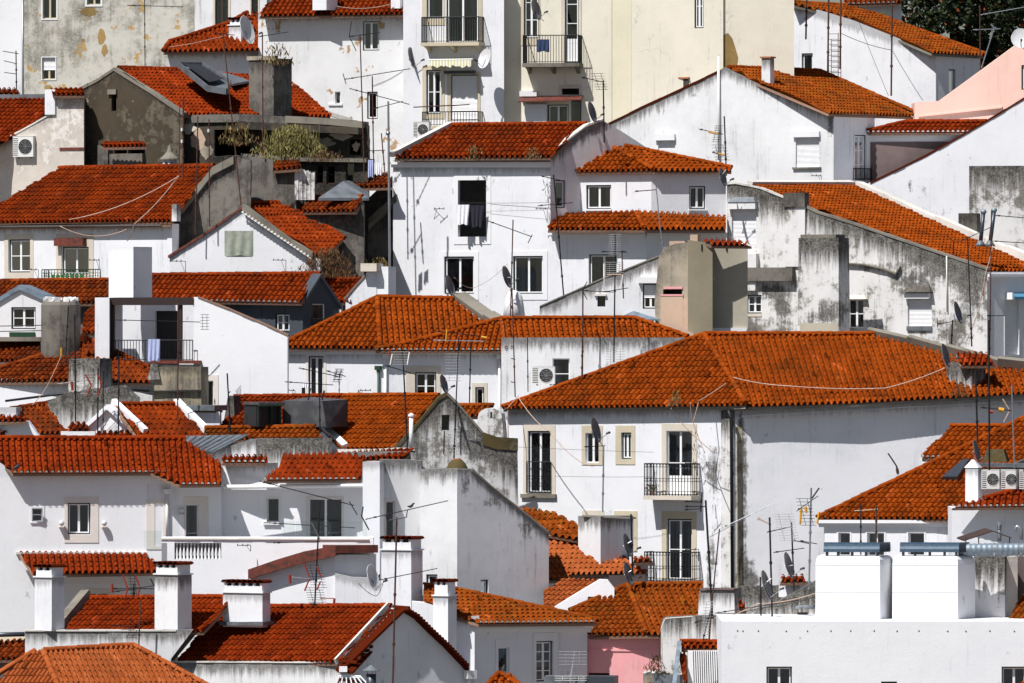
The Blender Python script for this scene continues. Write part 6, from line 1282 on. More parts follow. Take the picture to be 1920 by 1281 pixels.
H = house('house', 'red roofed house with square chimney and shaded gable edged by barrel tiles, bottom centre', 600, 1275, 4)
wall(H, [(318, 1240), (640, 1241), (660, 1258), (660, 1300), (318, 1300)], (640, 3.2), 30, 'white_worn', L=.4, edge=[(318, 1240, 640, 1241)])
strip(H, Fr(640, 3.2, 30), [(316, 1240), (640, 1241)], .05, .3, 'coping_white')
roof(H, [dict(poly=[(332, 1242), (637, 1242), (733, 1137), (415, 1139)], a=(637, 3.0), th=36, p=27)], 'tile_red', [(0, 415, 1139, 733, 1137)])
EL, u, v, n = plane_of([(332, 1242), (637, 1242)], (637, 3.0), 36, 27)
m = MB(); verge(m, [(318, 1246), (410, 1136)], EL, n, .34, .34); m.build('verge_mortar', 'coping', H)
m = MB(); verge(m, [(632, 1244), (731, 1138)], EL, n, .09, .05); m.build('verge_mortar', 'coping_white', H)
frE = wall(H, [(640, 1256), (748, 1148), (765, 1147), (868, 1250), (884, 1262), (884, 1400), (640, 1400)], (640, 2.6), -36, 'white', L=1.5)
cp = MB(); rn = 15                   # barrel tiles laid across the near verge
for i in range(rn):
    x, y = 738 - i * 6.9, 1143 + i * 7.3; A = ray(x, y, EL, n) + n * .08; e = (frE.n * .92 - Z * .12).normalized(); B = A + V((.62, -.30, -.05)); t_ = (B - A).normalized(); x_ = t_.cross(Z).normalized(); y_ = x_.cross(t_).normalized(); vs = []
    for (c, r_) in ((A, .105), (B, .12)): vs += [c + x_ * r_ * math.cos(math.pi * q / 6) + y_ * r_ * math.sin(math.pi * q / 6) for q in range(7)]
    cp.add(vs, [(q, q + 1, q + 8, q + 7) for q in range(6)] + [tuple(range(7, 14))])
a_, b_ = ray(741, 1138, EL, n), ray(632, 1256, EL, n); dd = V((.60, -.30, -.05)); cp.hexa([a_ - Z * .02, b_ - Z * .02, b_ + dd - Z * .02, a_ + dd - Z * .02, a_ - Z * .1, b_ - Z * .1, b_ + dd - Z * .1, a_ + dd - Z * .1])
o = cp.build('verge_tiles', 'tile_red', H)
strip(H, frE, [(635, 1254), (748, 1144), (758, 1141)], .1, .2, 'tile_red', 'verge', o=.3)
m = MB(); P = [(758, 1143), (775, 1153), (800, 1178), (830, 1206), (872, 1250)]
strip(H, frE, P, .14, .3, 'tile_red', 'verge', o=.26)
for (a, b) in zip(P, P[1:]):
    k = max(2, int(math.hypot(b[0] - a[0], b[1] - a[1]) / 6.5))
    for i in range(k): c = frE.hit(a[0] + (b[0] - a[0]) * i / k, a[1] + (b[1] - a[1]) * i / k + 1); m.tube(c + frE.n * .1, c + frE.n * .36, .075, 8)
m.build('verge_tiles', 'tile_red', H)
chimney(H, 418, 492, 506, 1090, 1176, 7.6, 28, 'white', 'tile', 22); strip(H, Fr(492, 7.5, 28), [(414, 1166), (496, 1166)], .14, .8, 'zinc', 'flashing', o=.12)
box_on(H, Fr(640, 2.0, 0), 636, 1250, 651, 1260, -.2, .1, 'trim_white', 'hopper'); f = Fr(868, 5.0, -36); box_on(H, frE, 868, 1257, 886, 1272, .05, .3, 'trim_white', 'hopper'); pipe_on(H, frE, [(874, 1270), (874, 1300)], .07, .15, 'trim_white')
H = house('house', 'closest orange hipped roof rising over the bottom left corner', 180, 1290, 1)
roof(H, [dict(poly=[(-60, 1325), (124, 1325), (82, 1222), (66, 1221)], a=(124, -.5), th=30, p=(82, 1221, 3)),
         dict(poly=[(124, 1325), (460, 1325), (250, 1210), (82, 1221)], a=(124, -.5), th=-16, p=(82, 1221, 3))], 'tile_pale', [(0, -60, 1300, 66, 1221), (0, 82, 1222, 124, 1322), (1, 82, 1220, 250, 1210), (1, 250, 1210, 460, 1325)], tp=.2)
H = house('house', 'small orange hip roof tip at the bottom edge, left of the pink house', 960, 1281, 2)
roof(H, [dict(poly=[(910, 1300), (985, 1300), (962, 1265), (930, 1264)], a=(985, 1.6), th=5, p=25)], 'tile_orange', [(0, 910, 1290, 935, 1264), (0, 940, 1264, 985, 1292)])
t = thing('flue', 'grey stove flue with wide conical cap in front of the shaded gable', 'flue', W(696, 1280, 1)); m = MB(); m.tube(W(696, 1310, 1), W(696, 1264, 1), .19, 14); m.build('pipe', 'dark_metal', t, smooth=True)
m = MB(); p = W(696, 1257, 1)
for k in range(5): a = k * 1.257; m.tube(p + V((.17 * math.cos(a), .17 * math.sin(a), -.2)), p + V((.17 * math.cos(a), .17 * math.sin(a), 0)), .015, 4)
m.build('strut', 'galv', t); m = MB(); m.ring([p - Z * .02, p, p + Z * .2], [.34, .34, .03], 16); m.build('cowl', 'zinc', t)
t = thing('skylight', 'white framed glass roof lantern beside the grey stove flue at the bottom edge', 'skylight', W(655, 1281, 1)); m = MB()
A, B, C_, D_ = W(630, 1283, 1), W(636, 1268, 2.2), W(676, 1268, 2.2), W(690, 1283, 1)
for k in range(7): q = k / 6; m.tube(A.lerp(D_, q), B.lerp(C_, q), .02, 4)
m.tube(A, D_, .03, 4); m.tube(B, C_, .03, 4); m.build('skylight_frame', 'frame_white', t); m = MB(); m.add([p - Z * .02 for p in (A, B, C_, D_)], [(0, 1, 2, 3)]); m.build('pane', 'glass', t)
t = thing('water_tank', 'flat grey metal tank lid in front of the shaded house, bottom edge', 'tank', W(1080, 1281, 3)); m = MB(); f = Fr(1150, 3, 8); m.bf(f, f.sz(1020, 1)[0], f.sz(1098, 1)[0], f.sz(1, 1300)[1], f.sz(1, 1262)[1], -1, 0); m.build('tank_body', 'zinc', t); m = MB(); m.bf(f, f.sz(1097, 1)[0], f.sz(1152, 1)[0], f.sz(1, 1300)[1], f.sz(1, 1262)[1], -1.2, .1); m.build('tank_side', 'dark_metal', t)

# ================================================================== FRONT RIGHT modern block
H = house('building', 'bright white modern block with plain wall and small dark windows, bottom right corner', 1640, 1275, 0, 'building')
frO = wall(H, [(1353, 1165), (1990, 1165), (1990, 1400), (1353, 1400)], (1640, 0), 0, 'white_clean', [(1437, 1250, 1485, 1310, '2D', 0), (1652, 1278, 1682, 1310, '1K', 0), (1878, 1250, 1925, 1310, '2D', 0)], L=8, rec=.22, stains=[(1400, 1175, 10, 14, .35), (1515, 1190, 3, 16, .5), (1596, 1192, 3, 18, .45), (1724, 1190, 3, 18, .5), (1857, 1195, 3, 20, .5), (1890, 1226, 5, 5, .6), (1478, 1225, 4, 4, .5), (1780, 1172, 40, 6, .35)])
m = MB()
for x in (1422, 1474, 1514, 1558, 1595, 1639, 1682, 1723, 1777, 1811, 1856, 1902, 1383, 1393): c = frO.w(*frO.sz(x, 1183.5 + random.uniform(-.5, .5)), 0); m.tube(c, c + frO.n * .012, .028, 8)
m.build('fixing', 'iron', H)
for (x0, x1, xs, lab, pipe) in ((1529, 1650, 1671, 'left white boxed ventilation housing with curved blue metal hood on the white block', 0), (1673, 1796, 1825, 'right white boxed ventilation housing under curved blue hood joined to the silver duct', 1)):
    t = thing('ventilation_box', lab, 'ventilation box', W(x0, 1163, 2), 'ventilation housings'); f = Fr(x1, 2, 6); a0, a1 = f.sz(x0, 640)[0], f.sz(x1, 640)[0]; ae = f.sz(xs, 640)[0]; z0, z1, zc = f.sz(x1, 1164)[1], f.sz(x1, 1043)[1], f.sz(x1, 1060)[1]; c = z1 - zc
    m = MB(); dl = 2.2; w = f.w; sp = ae - a1
    # rounded top: front chamfer in three steps; right side face angled back
    prof = [(0, z0), (0, zc), (-.09, zc + c * .6), (-.24, zc + c * .9), (-.42, z1)]
    k = []; 
    for (o_, z) in prof: k += [w(a0 - min(0, 0) + (-o_) * .25 + 0, z, o_), w(a1 + o_ * .2, z, o_)]
    n5 = len(prof)
    side = [(a1 + sp, -1.4)]
    for (o_, z) in prof: k += [w(a1 + sp + o_ * .5, z, -dl * .7 + o_ * .0)]
    for (o_, z) in prof: k += [w(a0 - o_ * .25, z, -dl)]
    m.add(k, [(2 * i, 2 * i + 1, 2 * i + 3, 2 * i + 2) for i in range(n5 - 1)] + [(2 * i + 1, 2 * n5 + i, 2 * n5 + i + 1, 2 * i + 3) for i in range(n5 - 1)] + [(2 * i, 2 * i + 2, 3 * n5 + i + 1, 3 * n5 + i) for i in range(n5 - 1)] + [(2 * n5 - 2, 2 * n5 - 1, 3 * n5 - 1, 4 * n5 - 1)] + [(2 * n5 + i, 3 * n5 + i, 3 * n5 + i + 1, 2 * n5 + i + 1) for i in range(n5 - 1)])
    m.build('casing', 'white_clean', t)
    m = MB(); zs = f.sz(x1, 1111)[1]; m.bf(f, a0, a1, zs - .003, zs + .003, .001, .006); m.bf(f, a0, a1, zc - .004, zc + .002, .001, .006); m.build('seam', 'alu', t)
    # half round hood with feet
    hx0, hx1 = (1543, 1648) if not pipe else (1686, 1797); m = MB(); A0, A1 = f.sz(hx0, 640)[0], f.sz(hx1, 640)[0]; zh = f.sz(x1, 1036)[1]; rr = .42; vs = []; zt = f.sz(x1, 1018)[1] - zh
    for (s_, ) in ((A0,), (A1,)): vs += [w(s_, zh + zt * math.sin(math.pi * q / 10), -.75 + rr * math.cos(math.pi * q / 10)) for q in range(11)]
    m.add(vs, [(q, q + 1, q + 12, q + 11) for q in range(10)] + [tuple(range(11))]); 
    for q in range(2): pass
    m.build('hood', 'blue_metal', t, smooth=False); m = MB(); ex = [w(A1 + .02, zh + (zt - .04) * math.sin(math.pi * q / 10), -.75 + (rr - .05) * math.cos(math.pi * q / 10)) for q in range(11)]; m.add(ex, [tuple(range(11))]); m.build('louvre', 'ac_dark', t)
    # flared end of the hood, open to the right
    m = MB(); E = [w(A1 + .35, zh + zt * math.sin(math.pi * q / 10), -1.3 + rr * math.cos(math.pi * q / 10) * .8) for q in range(11)]; m.add(vs[11:] + E, [(q, q + 1, q + 12, q + 11) for q in range(10)]); m.build('hood_end', 'dark_metal', t)
    m = MB()
    for q in (.05, .25, .5, .75, .95):
        for o_ in (-.38, -1.12): s_ = A0 + (A1 - A0) * q; m.bf(f, s_ - .03, s_ + .03, z1 - .1, zh + .01, o_ - .03, o_ + .03)
    m.build('hood_foot', 'dark_metal', t)
t = thing('duct', 'silver corrugated metal duct running right from the blue hood', 'duct', W(1800, 1043, 3)); m = MB(); P = []; rad = []
for i in range(0, 64): x = 1797 + i * 2.5; P.append(W(x, 1031.5 - (x - 1797) * .012, 3.0)); rad.append(.235 + (.02 if i % 4 == 0 else 0))
m.ring(P, rad, 16); m.build('duct_pipe', 'steel', t, smooth=True); m = MB()
for x in (1862, 1912): m.ring([W(x, 1031, 3), W(x + 3, 1031, 3)], .262, 16)
m.build('joint_band', 'galv', t)
H = house('chimney', 'mottled concrete column under the metal duct right of the white boxes', 1860, 1163, 4, 'chimney')
o, *_ = blk(H, 1826, 1884, 1890, 1044, 1300, 4, 12, 'white_dirty', 'shaft', 1.4); blk(H, 1885, 1908, 1912, 1044, 1300, 4.6, -20, 'beige_stain', 'side_wall', 1)
wall(H, [(1905, 1044), (1990, 1044), (1990, 1300), (1905, 1300)], (1905, 5.5), 0, 'brown_wall', L=1)
H = house('house', 'steep mossy roof slices at the right edge beside the concrete column', 1910, 1200, 2)
roof(H, [dict(poly=[(1889, 1164), (1990, 1164), (1990, 1060), (1925, 1110)], a=(1990, 1.5), th=40, p=35)], 'tile_moss')
roof(H, [dict(poly=[(1893, 1300), (1990, 1300), (1990, 1220), (1925, 1246)], eave=[(1893, 1300), (1990, 1300)], a=(1990, -1.5), th=40, p=35)], 'tile_orange')
t = thing('canopy', 'rusty brown peaked metal canopy above the silver duct', 'canopy', W(1850, 1015, 8)); m = MB(); q = [W(1808, 1013, 7.6), W(1862, 995, 7.6), W(1897, 1008, 7.6)]
vs = q + [p + V((-.25, 1.0, .08)) for p in q]; m.add(vs + [p - Z * .04 for p in vs], [(0, 1, 4, 3), (1, 2, 5, 4), (6, 7, 10, 9), (7, 8, 11, 10), (0, 1, 7, 6), (1, 2, 8, 7)]); m.build('canopy_top', 'frame_brown', t)
m = MB()
for x in (1811, 1835, 1893): m.tube(W(x, 1020, 7.8), W(x, 1008, 7.8), .02, 4)
m.build('post', 'iron', t)
for (x, lab) in ((1874, 'ribbed steel vent pipe behind the rusty canopy'), (1905, 'silver elbow vent pipe at the right edge behind the duct')):
    t = thing('vent_pipe', lab, 'vent pipe', W(x, 1010, 10)); m = MB(); None if x > 1900 else m.tube(W(x, 1015, 10), W(x, 985, 10), .09, 10)
    if x > 1900: m.ring([W(x + 10, 1012, 9), W(x + 10, 992, 9), W(x + 2, 987, 9), W(x - 2, 995, 9)], .07, 8)
    else:
        for k in range(5): m.ring([W(x, 991 - k * 2.5, 10), W(x, 990.4 - k * 2.5, 10)], .13, 10)
    m.build('pipe', 'galv', t, smooth=True)
cat = None
# ================================================================== antennas (a = photo points), cables, dishes
A_ = antenna
Y, G_, K_ = 'yellow_paint', 'alu', 'iron'
A_('thin mast with one long horizontal aerial in front of the stained grey building', 77, [(272, 130), (271, -20)], [(238, 10, 344, 13, 16, 6)], mat='iron', r=.02)
A_('mast with three short arms on the plain wall at the top left corner', 80, [(31, 177), (30, 95)], [], extra=[(5, 96, 35, 101, 3, K_), (7, 114, 32, 120, 3, K_), (8, 136, 32, 139, 3, K_)], mat='iron')
A_('thick rusty double mast rising in front of the brown gable corner', 46, [(343, 335), (344, 184)], [], extra=[(336, 335, 337, 190, 3, 'rust'), (341, 240, 341, 246, 7, 'plastic'), (341, 262, 341, 268, 7, 'plastic')], r=.035)
A_('rusty mast without arms, second from the brown gable corner', 46, [(366, 440), (371, 218)], [])
A_('rusty mast with white box, third from the brown gable corner', 46, [(393, 425), (392, 224)], extra=[(391, 242, 391, 248, 7, 'plastic')])
A_('tall leaning rusty mast crossing the dark tiled roof', 47, [(452, 385), (418, 62)], [(400, 62, 440, 66, 5, 8)], mat='rust')
A_('rusty mast with small aerial in front of the big grey chimney', 51, [(493, 292), (492, 62)], [(484, 69, 541, 60, 9, 5)])
A_('tall thin mast with bent reflector beside the blue-paned window', 49, [(683, 335), (675, 64)], [(654, 69, 712, 61, 8, 6)], extra=[(659, 40, 655, 68, 3, K_), (655, 68, 668, 96, 3, K_)])
A_('short mast carrying a long upward-tilted aerial across the chipped white wall', 50, [(701, 340), (698, 143)], [(646, 149, 769, 129, 22, 9), (655, 166, 768, 196, 20, 7)], extra=[(643, 138, 649, 158, 3, K_)])
A_('mast with double aerial near the wall base left of the pale pole', 49.5, [(722, 330), (715, 250)], [(686, 283, 722, 282, 8, 6), (700, 204, 756, 190, 6, 6)])
t = thing('flag_pole', 'tall galvanised pole with a ball joint at the left edge of the tall white house', 'pole', W(732, 556, 47)); m = MB(); m.tube(W(731, 556, 48), W(728, 190, 48), .06, 8, .045); m.build('pole', 'galv', t); m = MB(); c = W(727.5, 250, 47.95); m.ring([c - Z * .1, c - Z * .06, c, c + Z * .06, c + Z * .1], [.03, .09, .11, .09, .03], 10); m.build('ball', 'galv', t, smooth=True)
A_('dark mast with grid aerial beside the gable above the hipped annex', 48, [(1133, 268), (1131, 150)], [(1090, 145, 1131, 154, 5, 10)], [(1108, 138, 1132, 168, 7, K_, 10)], mat='iron', r=.03)
A_('mast with two orange-bodied aerials on the white gable right of centre', 52, [(1362, 330), (1358, 218)], [(1310, 242, 1356, 252, 5, 8), (1335, 285, 1360, 292, 5, 8)], [(1340, 236, 1356, 266, 8, K_, -6), (1334, 272, 1362, 300, 6, K_, 8)], mat='iron', r=.03, extra=[(1328, 248, 1346, 251, 6, Y), (1346, 288, 1358, 291, 6, Y)])
A_('leaning mast with two crossing aerials in front of the tall white house', 43, [(1060, 592), (1038, 328)], [(1014, 330, 1050, 338, 5, 5), (1008, 386, 1074, 380, 7, 7)], mat='iron', r=.03)
A_('rusty mast with long beaded aerial below the laundry window', 42, [(957, 595), (962, 412)], [(914, 414, 997, 444, 20, 6)], extra=[(990, 456, 998, 440, 3, K_)])
A_('bent pale mast with short bushy aerial over the lower annex roof', 44, [(1244, 466), (1238, 430), (1230, 348)], [(1190, 359, 1230, 356, 12, 10)], mat='galv')
A_('mast loaded with wire grids in front of the right grey-framed window', 34, [(1151, 680), (1154, 440)], [(1127, 472, 1176, 473, 7, 8), (1130, 548, 1178, 540, 6, 6)], [(1141, 440, 1164, 478, 10, G_), (1134, 492, 1170, 535, 12, G_), (1136, 650, 1172, 688, 9, G_)], mat='iron', r=.03, extra=[(1133, 494, 1133, 540, 4, 'plastic'), (1168, 515, 1165, 540, 4, 'plastic'), (1138, 515, 1165, 515, 4, 'cable')])
A_('rusty mast just right of the grid-loaded mast below the annex', 35, [(1169, 560), (1166, 470)], [(1150, 474, 1172, 471, 4, 5)])
A_('rusty mast with V-shaped arms between the lean-to and the long orange ridge', 35, [(1092, 705), (1093, 542)], [(1093, 545, 1150, 548, 5, 6)], extra=[(1091, 545, 1101, 528, 3, K_), (1092, 545, 1101, 562, 3, K_)], mat='rust', r=.03)
A_('rusty pole by the bushy left end of the air conditioner wall', 31, [(966, 745), (960, 540)], extra=[(958, 672, 966, 674, 3, K_), (958, 716, 966, 718, 3, K_)])
A_('dark thin pole left of the air conditioner on the white wall', 31, [(990, 735), (989, 632)], mat='iron', r=.02)
A_('black pole beside the small stone-framed window of the centre house', 33, [(880, 762), (883, 640)], mat='iron', r=.025)
A_('rusty drop pole streaked below, right of the small two-pane window', 31, [(1091, 712), (1092, 632)], r=.03)
A_('mast with orange aerial pointing left and two wire grids, above the lichened gable', 19, [(851, 866), (855, 760), (860, 632)], [(812, 620, 912, 632, 14, 10), (812, 638, 908, 640, 8, 8, G_)], [(835, 664, 864, 714, 10, G_), (832, 808, 864, 852, 8, G_)], mat='iron', r=.03, extra=[(833, 808, 832, 852, 4, K_), (864, 806, 864, 852, 4, K_), (838, 618, 836, 640, 5, Y), (902, 632, 912, 634, 9, Y)])
A_('leaning black mast with white-tipped grid aerial in front of the centre house', 20, [(764, 842), (755, 655)], [(722, 685, 778, 702, 5, 5)], [(732, 660, 766, 684, 6, G_)], mat='iron', r=.03, extra=[(736, 664, 732, 684, 5, 'plastic'), (768, 660, 764, 684, 5, 'plastic'), (730, 654, 730, 668, 5, 'red_paint')])
A_('short mast with crowded small aerials above the black dormer', 23, [(600, 812), (599, 725)], [(534, 716, 625, 722, 10, 6), (560, 690, 634, 706, 12, 6)], [(628, 692, 644, 716, 6, K_, -6)], mat='iron', extra=[(578, 750, 582, 728, 6, K_), (604, 750, 608, 732, 6, K_), (569, 727, 569, 738, 12, K_)])
A_('thin aerial mast standing against the left part of the centre house', 30, [(636, 744), (636, 700)], [(612, 695, 648, 706, 6, 5)], [(628, 694, 645, 712, 5, K_, -5)], mat='iron', r=.015)
# left side cluster
A_('leftmost of the masts round the streaked chimney, with wire grid and orange box', 30, [(124, 660), (128, 575)], [], [(116, 655, 149, 683, 9, K_)], mat='iron', extra=[(115, 652, 115, 668, 6, Y)])
A_('tall mast with red loop aerial in front of the pyramid roof', 27, [(142, 792), (140, 590)], [(108, 720, 172, 712, 8, 6, G_)], mat='iron', r=.03, extra=[(134, 716, 136, 732, 9, 'red_paint')])
A_('mast with red V aerials, right of the one with the red loop', 27, [(183, 822), (184, 690)], [], [(150, 700, 182, 738, 7, G_)], mat='iron', extra=[(160, 702, 171, 722, 5, 'red_paint'), (171, 722, 163, 744, 5, 'red_paint'), (182, 700, 190, 718, 5, 'red_paint'), (192, 716, 183, 744, 5, 'red_paint')])
A_('plain thin mast in front of the white triangular dormer, left one', 26, [(193, 822), (194, 695)], mat='iron', r=.02)
A_('thick dark mast before the white triangular dormer, right one', 26, [(222, 820), (223, 668)], [(218, 670, 229, 669, 3, 5)], mat='iron', r=.03)
A_('rusty mast standing right of the recessed balcony', 28, [(333, 820), (334, 560)], r=.028)
A_('black mast with knobbly top in front of the small chimney stub', 26, [(432, 812), (426, 700)], mat='iron', r=.03, extra=[(428, 798, 430, 804, 8, K_), (428, 738, 432, 734, 4, K_)])
A_('long thin aerial pointing at the blank white wall from the recessed balcony', 34, [(334, 606), (334, 598)], [(215, 600, 376, 604, 20, 3)], [(376, 590, 392, 618, 6, K_)], mat='iron', r=.015)
# front
A_('tallest rusty mast with two long sloping aerials and a bird on top, bottom centre', 1, [(736, 1300), (744, 970)], [(685, 974, 840, 939, 26, 8), (710, 1088, 820, 1066, 12, 5)], mat='rust', r=.035, extra=[(681, 950, 678, 968, 4, K_), (678, 968, 692, 994, 4, K_), (722, 965, 728, 976, 3, K_), (728, 976, 762, 970, 3, K_), (762, 970, 764, 956, 3, K_)])
A_('mast crowded with red-tipped wire aerials in front of the brick-red fascia', 8.5, [(590, 1138), (599, 960)], [(512, 1018, 600, 1016, 14, 8), (544, 1082, 580, 1086, 4, 8, G_)], [(574, 1060, 604, 1102, 9, K_, 10), (572, 1102, 606, 1134, 8, K_, 8)], mat='iron', r=.03, extra=[(571, 1058, 580, 1082, 5, 'red_paint'), (580, 1086, 571, 1108, 5, 'red_paint'), (593, 1062, 602, 1082, 5, 'red_paint'), (601, 1090, 594, 1106, 5, 'red_paint'), (543, 1078, 544, 1094, 9, 'red_paint'), (600, 1122, 626, 1122, 3, 'red_paint'), (627, 1122, 626, 1136, 8, 'red_paint'), (584, 980, 600, 1012, 4, 'galv')])
A_('very long beaded aerial hanging across the terrace door', 12, [(596, 1010), (600, 940)], [(486, 902, 664, 948, 36, 9), (495, 980, 666, 990, 8, 5)], mat='iron', r=.02, extra=[(655, 940, 670, 966, 3, K_)])
A_('red-armed aerial between the two tall white chimneys, bottom left', 8, [(251, 1120), (251, 1094)], [(208, 1104, 290, 1104, 7, 12), (212, 1110, 290, 1098, 3, 4)], [(240, 1080, 256, 1118, 8, K_, 4)], mat='iron', extra=[(230, 1078, 240, 1104, 5, 'red_paint'), (240, 1104, 233, 1122, 5, 'red_paint'), (254, 1080, 262, 1100, 5, 'red_paint'), (262, 1104, 257, 1122, 5, 'red_paint'), (210, 1095, 210, 1111, 9, 'red_paint'), (282, 1085, 290, 1100, 4, K_)])
A_('rusty stub mast with folded aerial above the low parapet, bottom left', 5.4, [(260, 1215), (264, 1126)], [(210, 1172, 250, 1176, 5, 12), (242, 1160, 262, 1180, 4, 8)], [(240, 1182, 262, 1196, 4, K_, -8)])
A_('dark rusty pole with two satellite dishes beside the white chimney block', 14, [(1187, 1096), (1183, 964)], mat='iron', r=.035)
A_('tall black leaning mast crossing the lower ornate balcony', 7, [(1336, 1160), (1323, 938)], [(1284, 950, 1322, 950, 8, 14)], mat='iron', r=.04)
A_('slimmer rusty mast leaning toward the drainpipe, right of the tall black one', 7, [(1334, 1140), (1349, 992)], [(1349, 992, 1450, 945, 10, 4, 'galv')], mat='rust', r=.025)
A_('mast with tall wire grid aerial above the stained grey wall, bottom right of centre', 6.5, [(1323, 1300), (1333, 1150), (1335, 1112)], [(1302, 1168, 1332, 1158, 6, 12), (1318, 1200, 1336, 1130, 14, 16)], [(1320, 1128, 1340, 1190, 12, G_, -8)], mat='rust', r=.035)
A_('yellow-armed mast with dense grid reflector beside the leaning dish', 5, [(1448, 1164), (1443, 970)], [(1420, 972, 1446, 984, 8, 12, 'cable'), (1438, 998, 1482, 988, 12, 9)], [(1450, 964, 1488, 1014, 11, G_, 12)], mat='iron', r=.035)
A_('dark mast behind the upright dish left of the white boxes', 5.5, [(1489, 1108), (1484, 980)], [(1450, 1036, 1508, 1028, 8, 7), (1486, 1013, 1520, 1020, 8, 6)], mat='iron', r=.03)
A_('galvanised mast with yellow corner aerial left of the white boxes', 5, [(1517, 1105), (1521, 915)], [(1494, 958, 1534, 930, 9, 12), (1500, 1014, 1532, 1020, 4, 5)], [(1492, 935, 1520, 985, 9, K_, 12)], mat='galv', r=.035, extra=[(1502, 955, 1500, 984, 7, Y), (1510, 950, 1512, 962, 9, Y), (1536, 960, 1532, 982, 7, Y), (1522, 935, 1536, 915, 5, K_)])
A_('thin low mast holding cables left of the white boxed housings', 6, [(1427, 1164), (1426, 1082)], [(1340, 1150, 1500, 1125, 14, 8)], mat='iron', r=.03)
A_('T-shaped rusty mast in front of the small eave windows, left of two', 8, [(1614, 1044), (1614, 944)], [(1602, 958, 1646, 955, 0, 0, 'frame_cream')], mat='iron', r=.025)
A_('rusty mast with white cord in front of the small eave windows, right of two', 8, [(1643, 1018), (1643, 946)], [(1636, 956, 1648, 957, 0, 0)], mat='rust', r=.028)
A_('tallest dark mast above the air conditioners, near the right edge', 11, [(1855, 882), (1854, 600)], mat='iron', r=.035)
A_('dark mast with bare top left of the tallest one above the air conditioners', 12, [(1833, 830), (1829, 690)], mat='iron', r=.035)
A_('mast with orange ball aerial under the wide eave, near the right edge', 11.5, [(1902, 878), (1897, 722)], [(1838, 764, 1896, 770, 8, 12)], mat='galv', r=.025, extra=[(1872, 768, 1882, 770, 16, Y), (1880, 748, 1892, 768, 4, 'cable'), (1892, 772, 1882, 792, 4, 'cable'), (1856, 772, 1862, 773, 10, 'red_paint')])
A_('leaning mast with bent aerial over the orange slope, left of the two flues', 38, [(1822, 650), (1820, 590), (1814, 445)], [(1800, 453, 1858, 426, 8, 6)], mat='iron', r=.03, extra=[(1774, 440, 1788, 454, 3, K_), (1788, 454, 1788, 478, 4, K_)])
A_('rusty mast rising past the two metal flues', 38, [(1855, 690), (1857, 560), (1859, 395)], [(1866, 404, 1925, 409, 10, 8), (1860, 452, 1925, 456, 12, 4), (1850, 592, 1885, 592, 4, 4)], mat='rust', r=.028)
A_('short mast and dish arm on the stained wall right of the roller shutter', 36, [(1783, 665), (1786, 600)], [(1758, 608, 1792, 602, 5, 6)], mat='iron', r=.03, extra=[(1757, 596, 1758, 614, 3, K_)])
for (x, y1, y0, l, q) in ((1512, 74, -20, 'short rusty mast at the left end of the top right gable wall', 'rust'), (1553, 144, -20, 'rusty mast forming the left side of the wall ladder', 'rust'), (1576, 130, -20, 'thick rusty mast right of the wall ladder', 'rust'), (1672, 180, -20, 'long rusty mast at the middle of the top right gable wall', 'rust')):
    A_(l, 73.5, [(x - 1, y1), (x + 1, y0)], mat=q, r=.04)
A_('mast with silver boom in front of the dark tree', 64, [(1838, 130), (1837, 10)], [(1824, 56, 1876, 54, 3, 5, 'galv'), (1838, 28, 1930, 12, 10, 10, 'galv')], mat='rust', r=.025, extra=[(1858, 45, 1866, 56, 7, 'galv'), (1862, 60, 1840, 128, 4, 'galv')])
A_('galvanised post with arms on the white wall below the stone-framed upper window', 21, [(1130, 960), (1132, 838)], [(1095, 838, 1135, 836, 4, 5)], mat='galv', r=.03)
A_('black bracket cluster under the slab of the upper ornate balcony', 24, [(1314, 960), (1316, 925)], [(1284, 940, 1316, 942, 6, 10), (1284, 956, 1314, 954, 6, 10)], mat='iron')
A_('bent bar standing on the edge of the orange hipped roof, right side', 16, [(1684, 890), (1681, 874), (1665, 850)], mat='frame_brown', r=.035)
A_('wire grid aerial in front of the shaded house, bottom centre', 3, [(1068, 1285), (1078, 1222)], [], [(1048, 1222, 1100, 1246, 5, G_), (1040, 1268, 1100, 1276, 3, 'plastic')], mat='alu', r=.03)
# dishes
dish('dark round dish on the white wall left of the yellow-framed windows', 774, 108, 13, 38, 72.2, (779, 128), 1)
dish('pale round dish beside the striped awning', 908, 110, 22, 36, 70.0, (920, 122), -1, mat='dish_light')
dish('grey dish in front of the pale window above the cream building balcony', 1006, 18, 16, 38, 68, (1020, 40), 1)
dish('dark upright dish at the ridge end beside the gable of the tall white house', 1111, 210, 13, 38, 50, (1105, 232), 1)
dish('small black dish at the right tip of the hipped annex roof', 1356, 332, 12, 34, 47, (1362, 318), 1)
dish('grey dish on the rounded white hump below the grey-framed windows', 951, 519, 14, 40, 43, (962, 520), 1)
dish('dark dish leaning over the orange ridge in front of the left grey-framed window', 844, 536, 14, 38, 42, (850, 560), 1)
dish('upright dark dish on top of the lichened triangular gable', 833, 720, 12, 34, 22.4, (838, 738), 1)
dish('large grey dish hanging in front of the stone-framed window of the largest house', 1118, 806, 15, 45, 23, (1132, 838), 1)
dish('round grey dish on the stained wall near the right edge', 1797, 586, 13, 40, 36, (1792, 606), 1)
dish('dark dish beside the streaked roof chimney on the wide orange roof', 1774, 666, 13, 42, 24, (1776, 690), 1)
dish('black upright dish beside the white pointed chimney above the skylight', 1832, 845, 11, 40, 12.4, (1832, 866), 1)
dish('upper of the two dishes on the dark rusty pole', 1177, 1022, 13, 42, 13.6, (1184, 1015), 1)
dish('lower of the two dishes on the dark rusty pole', 1179, 1076, 15, 42, 13.6, (1184, 1070), 1)
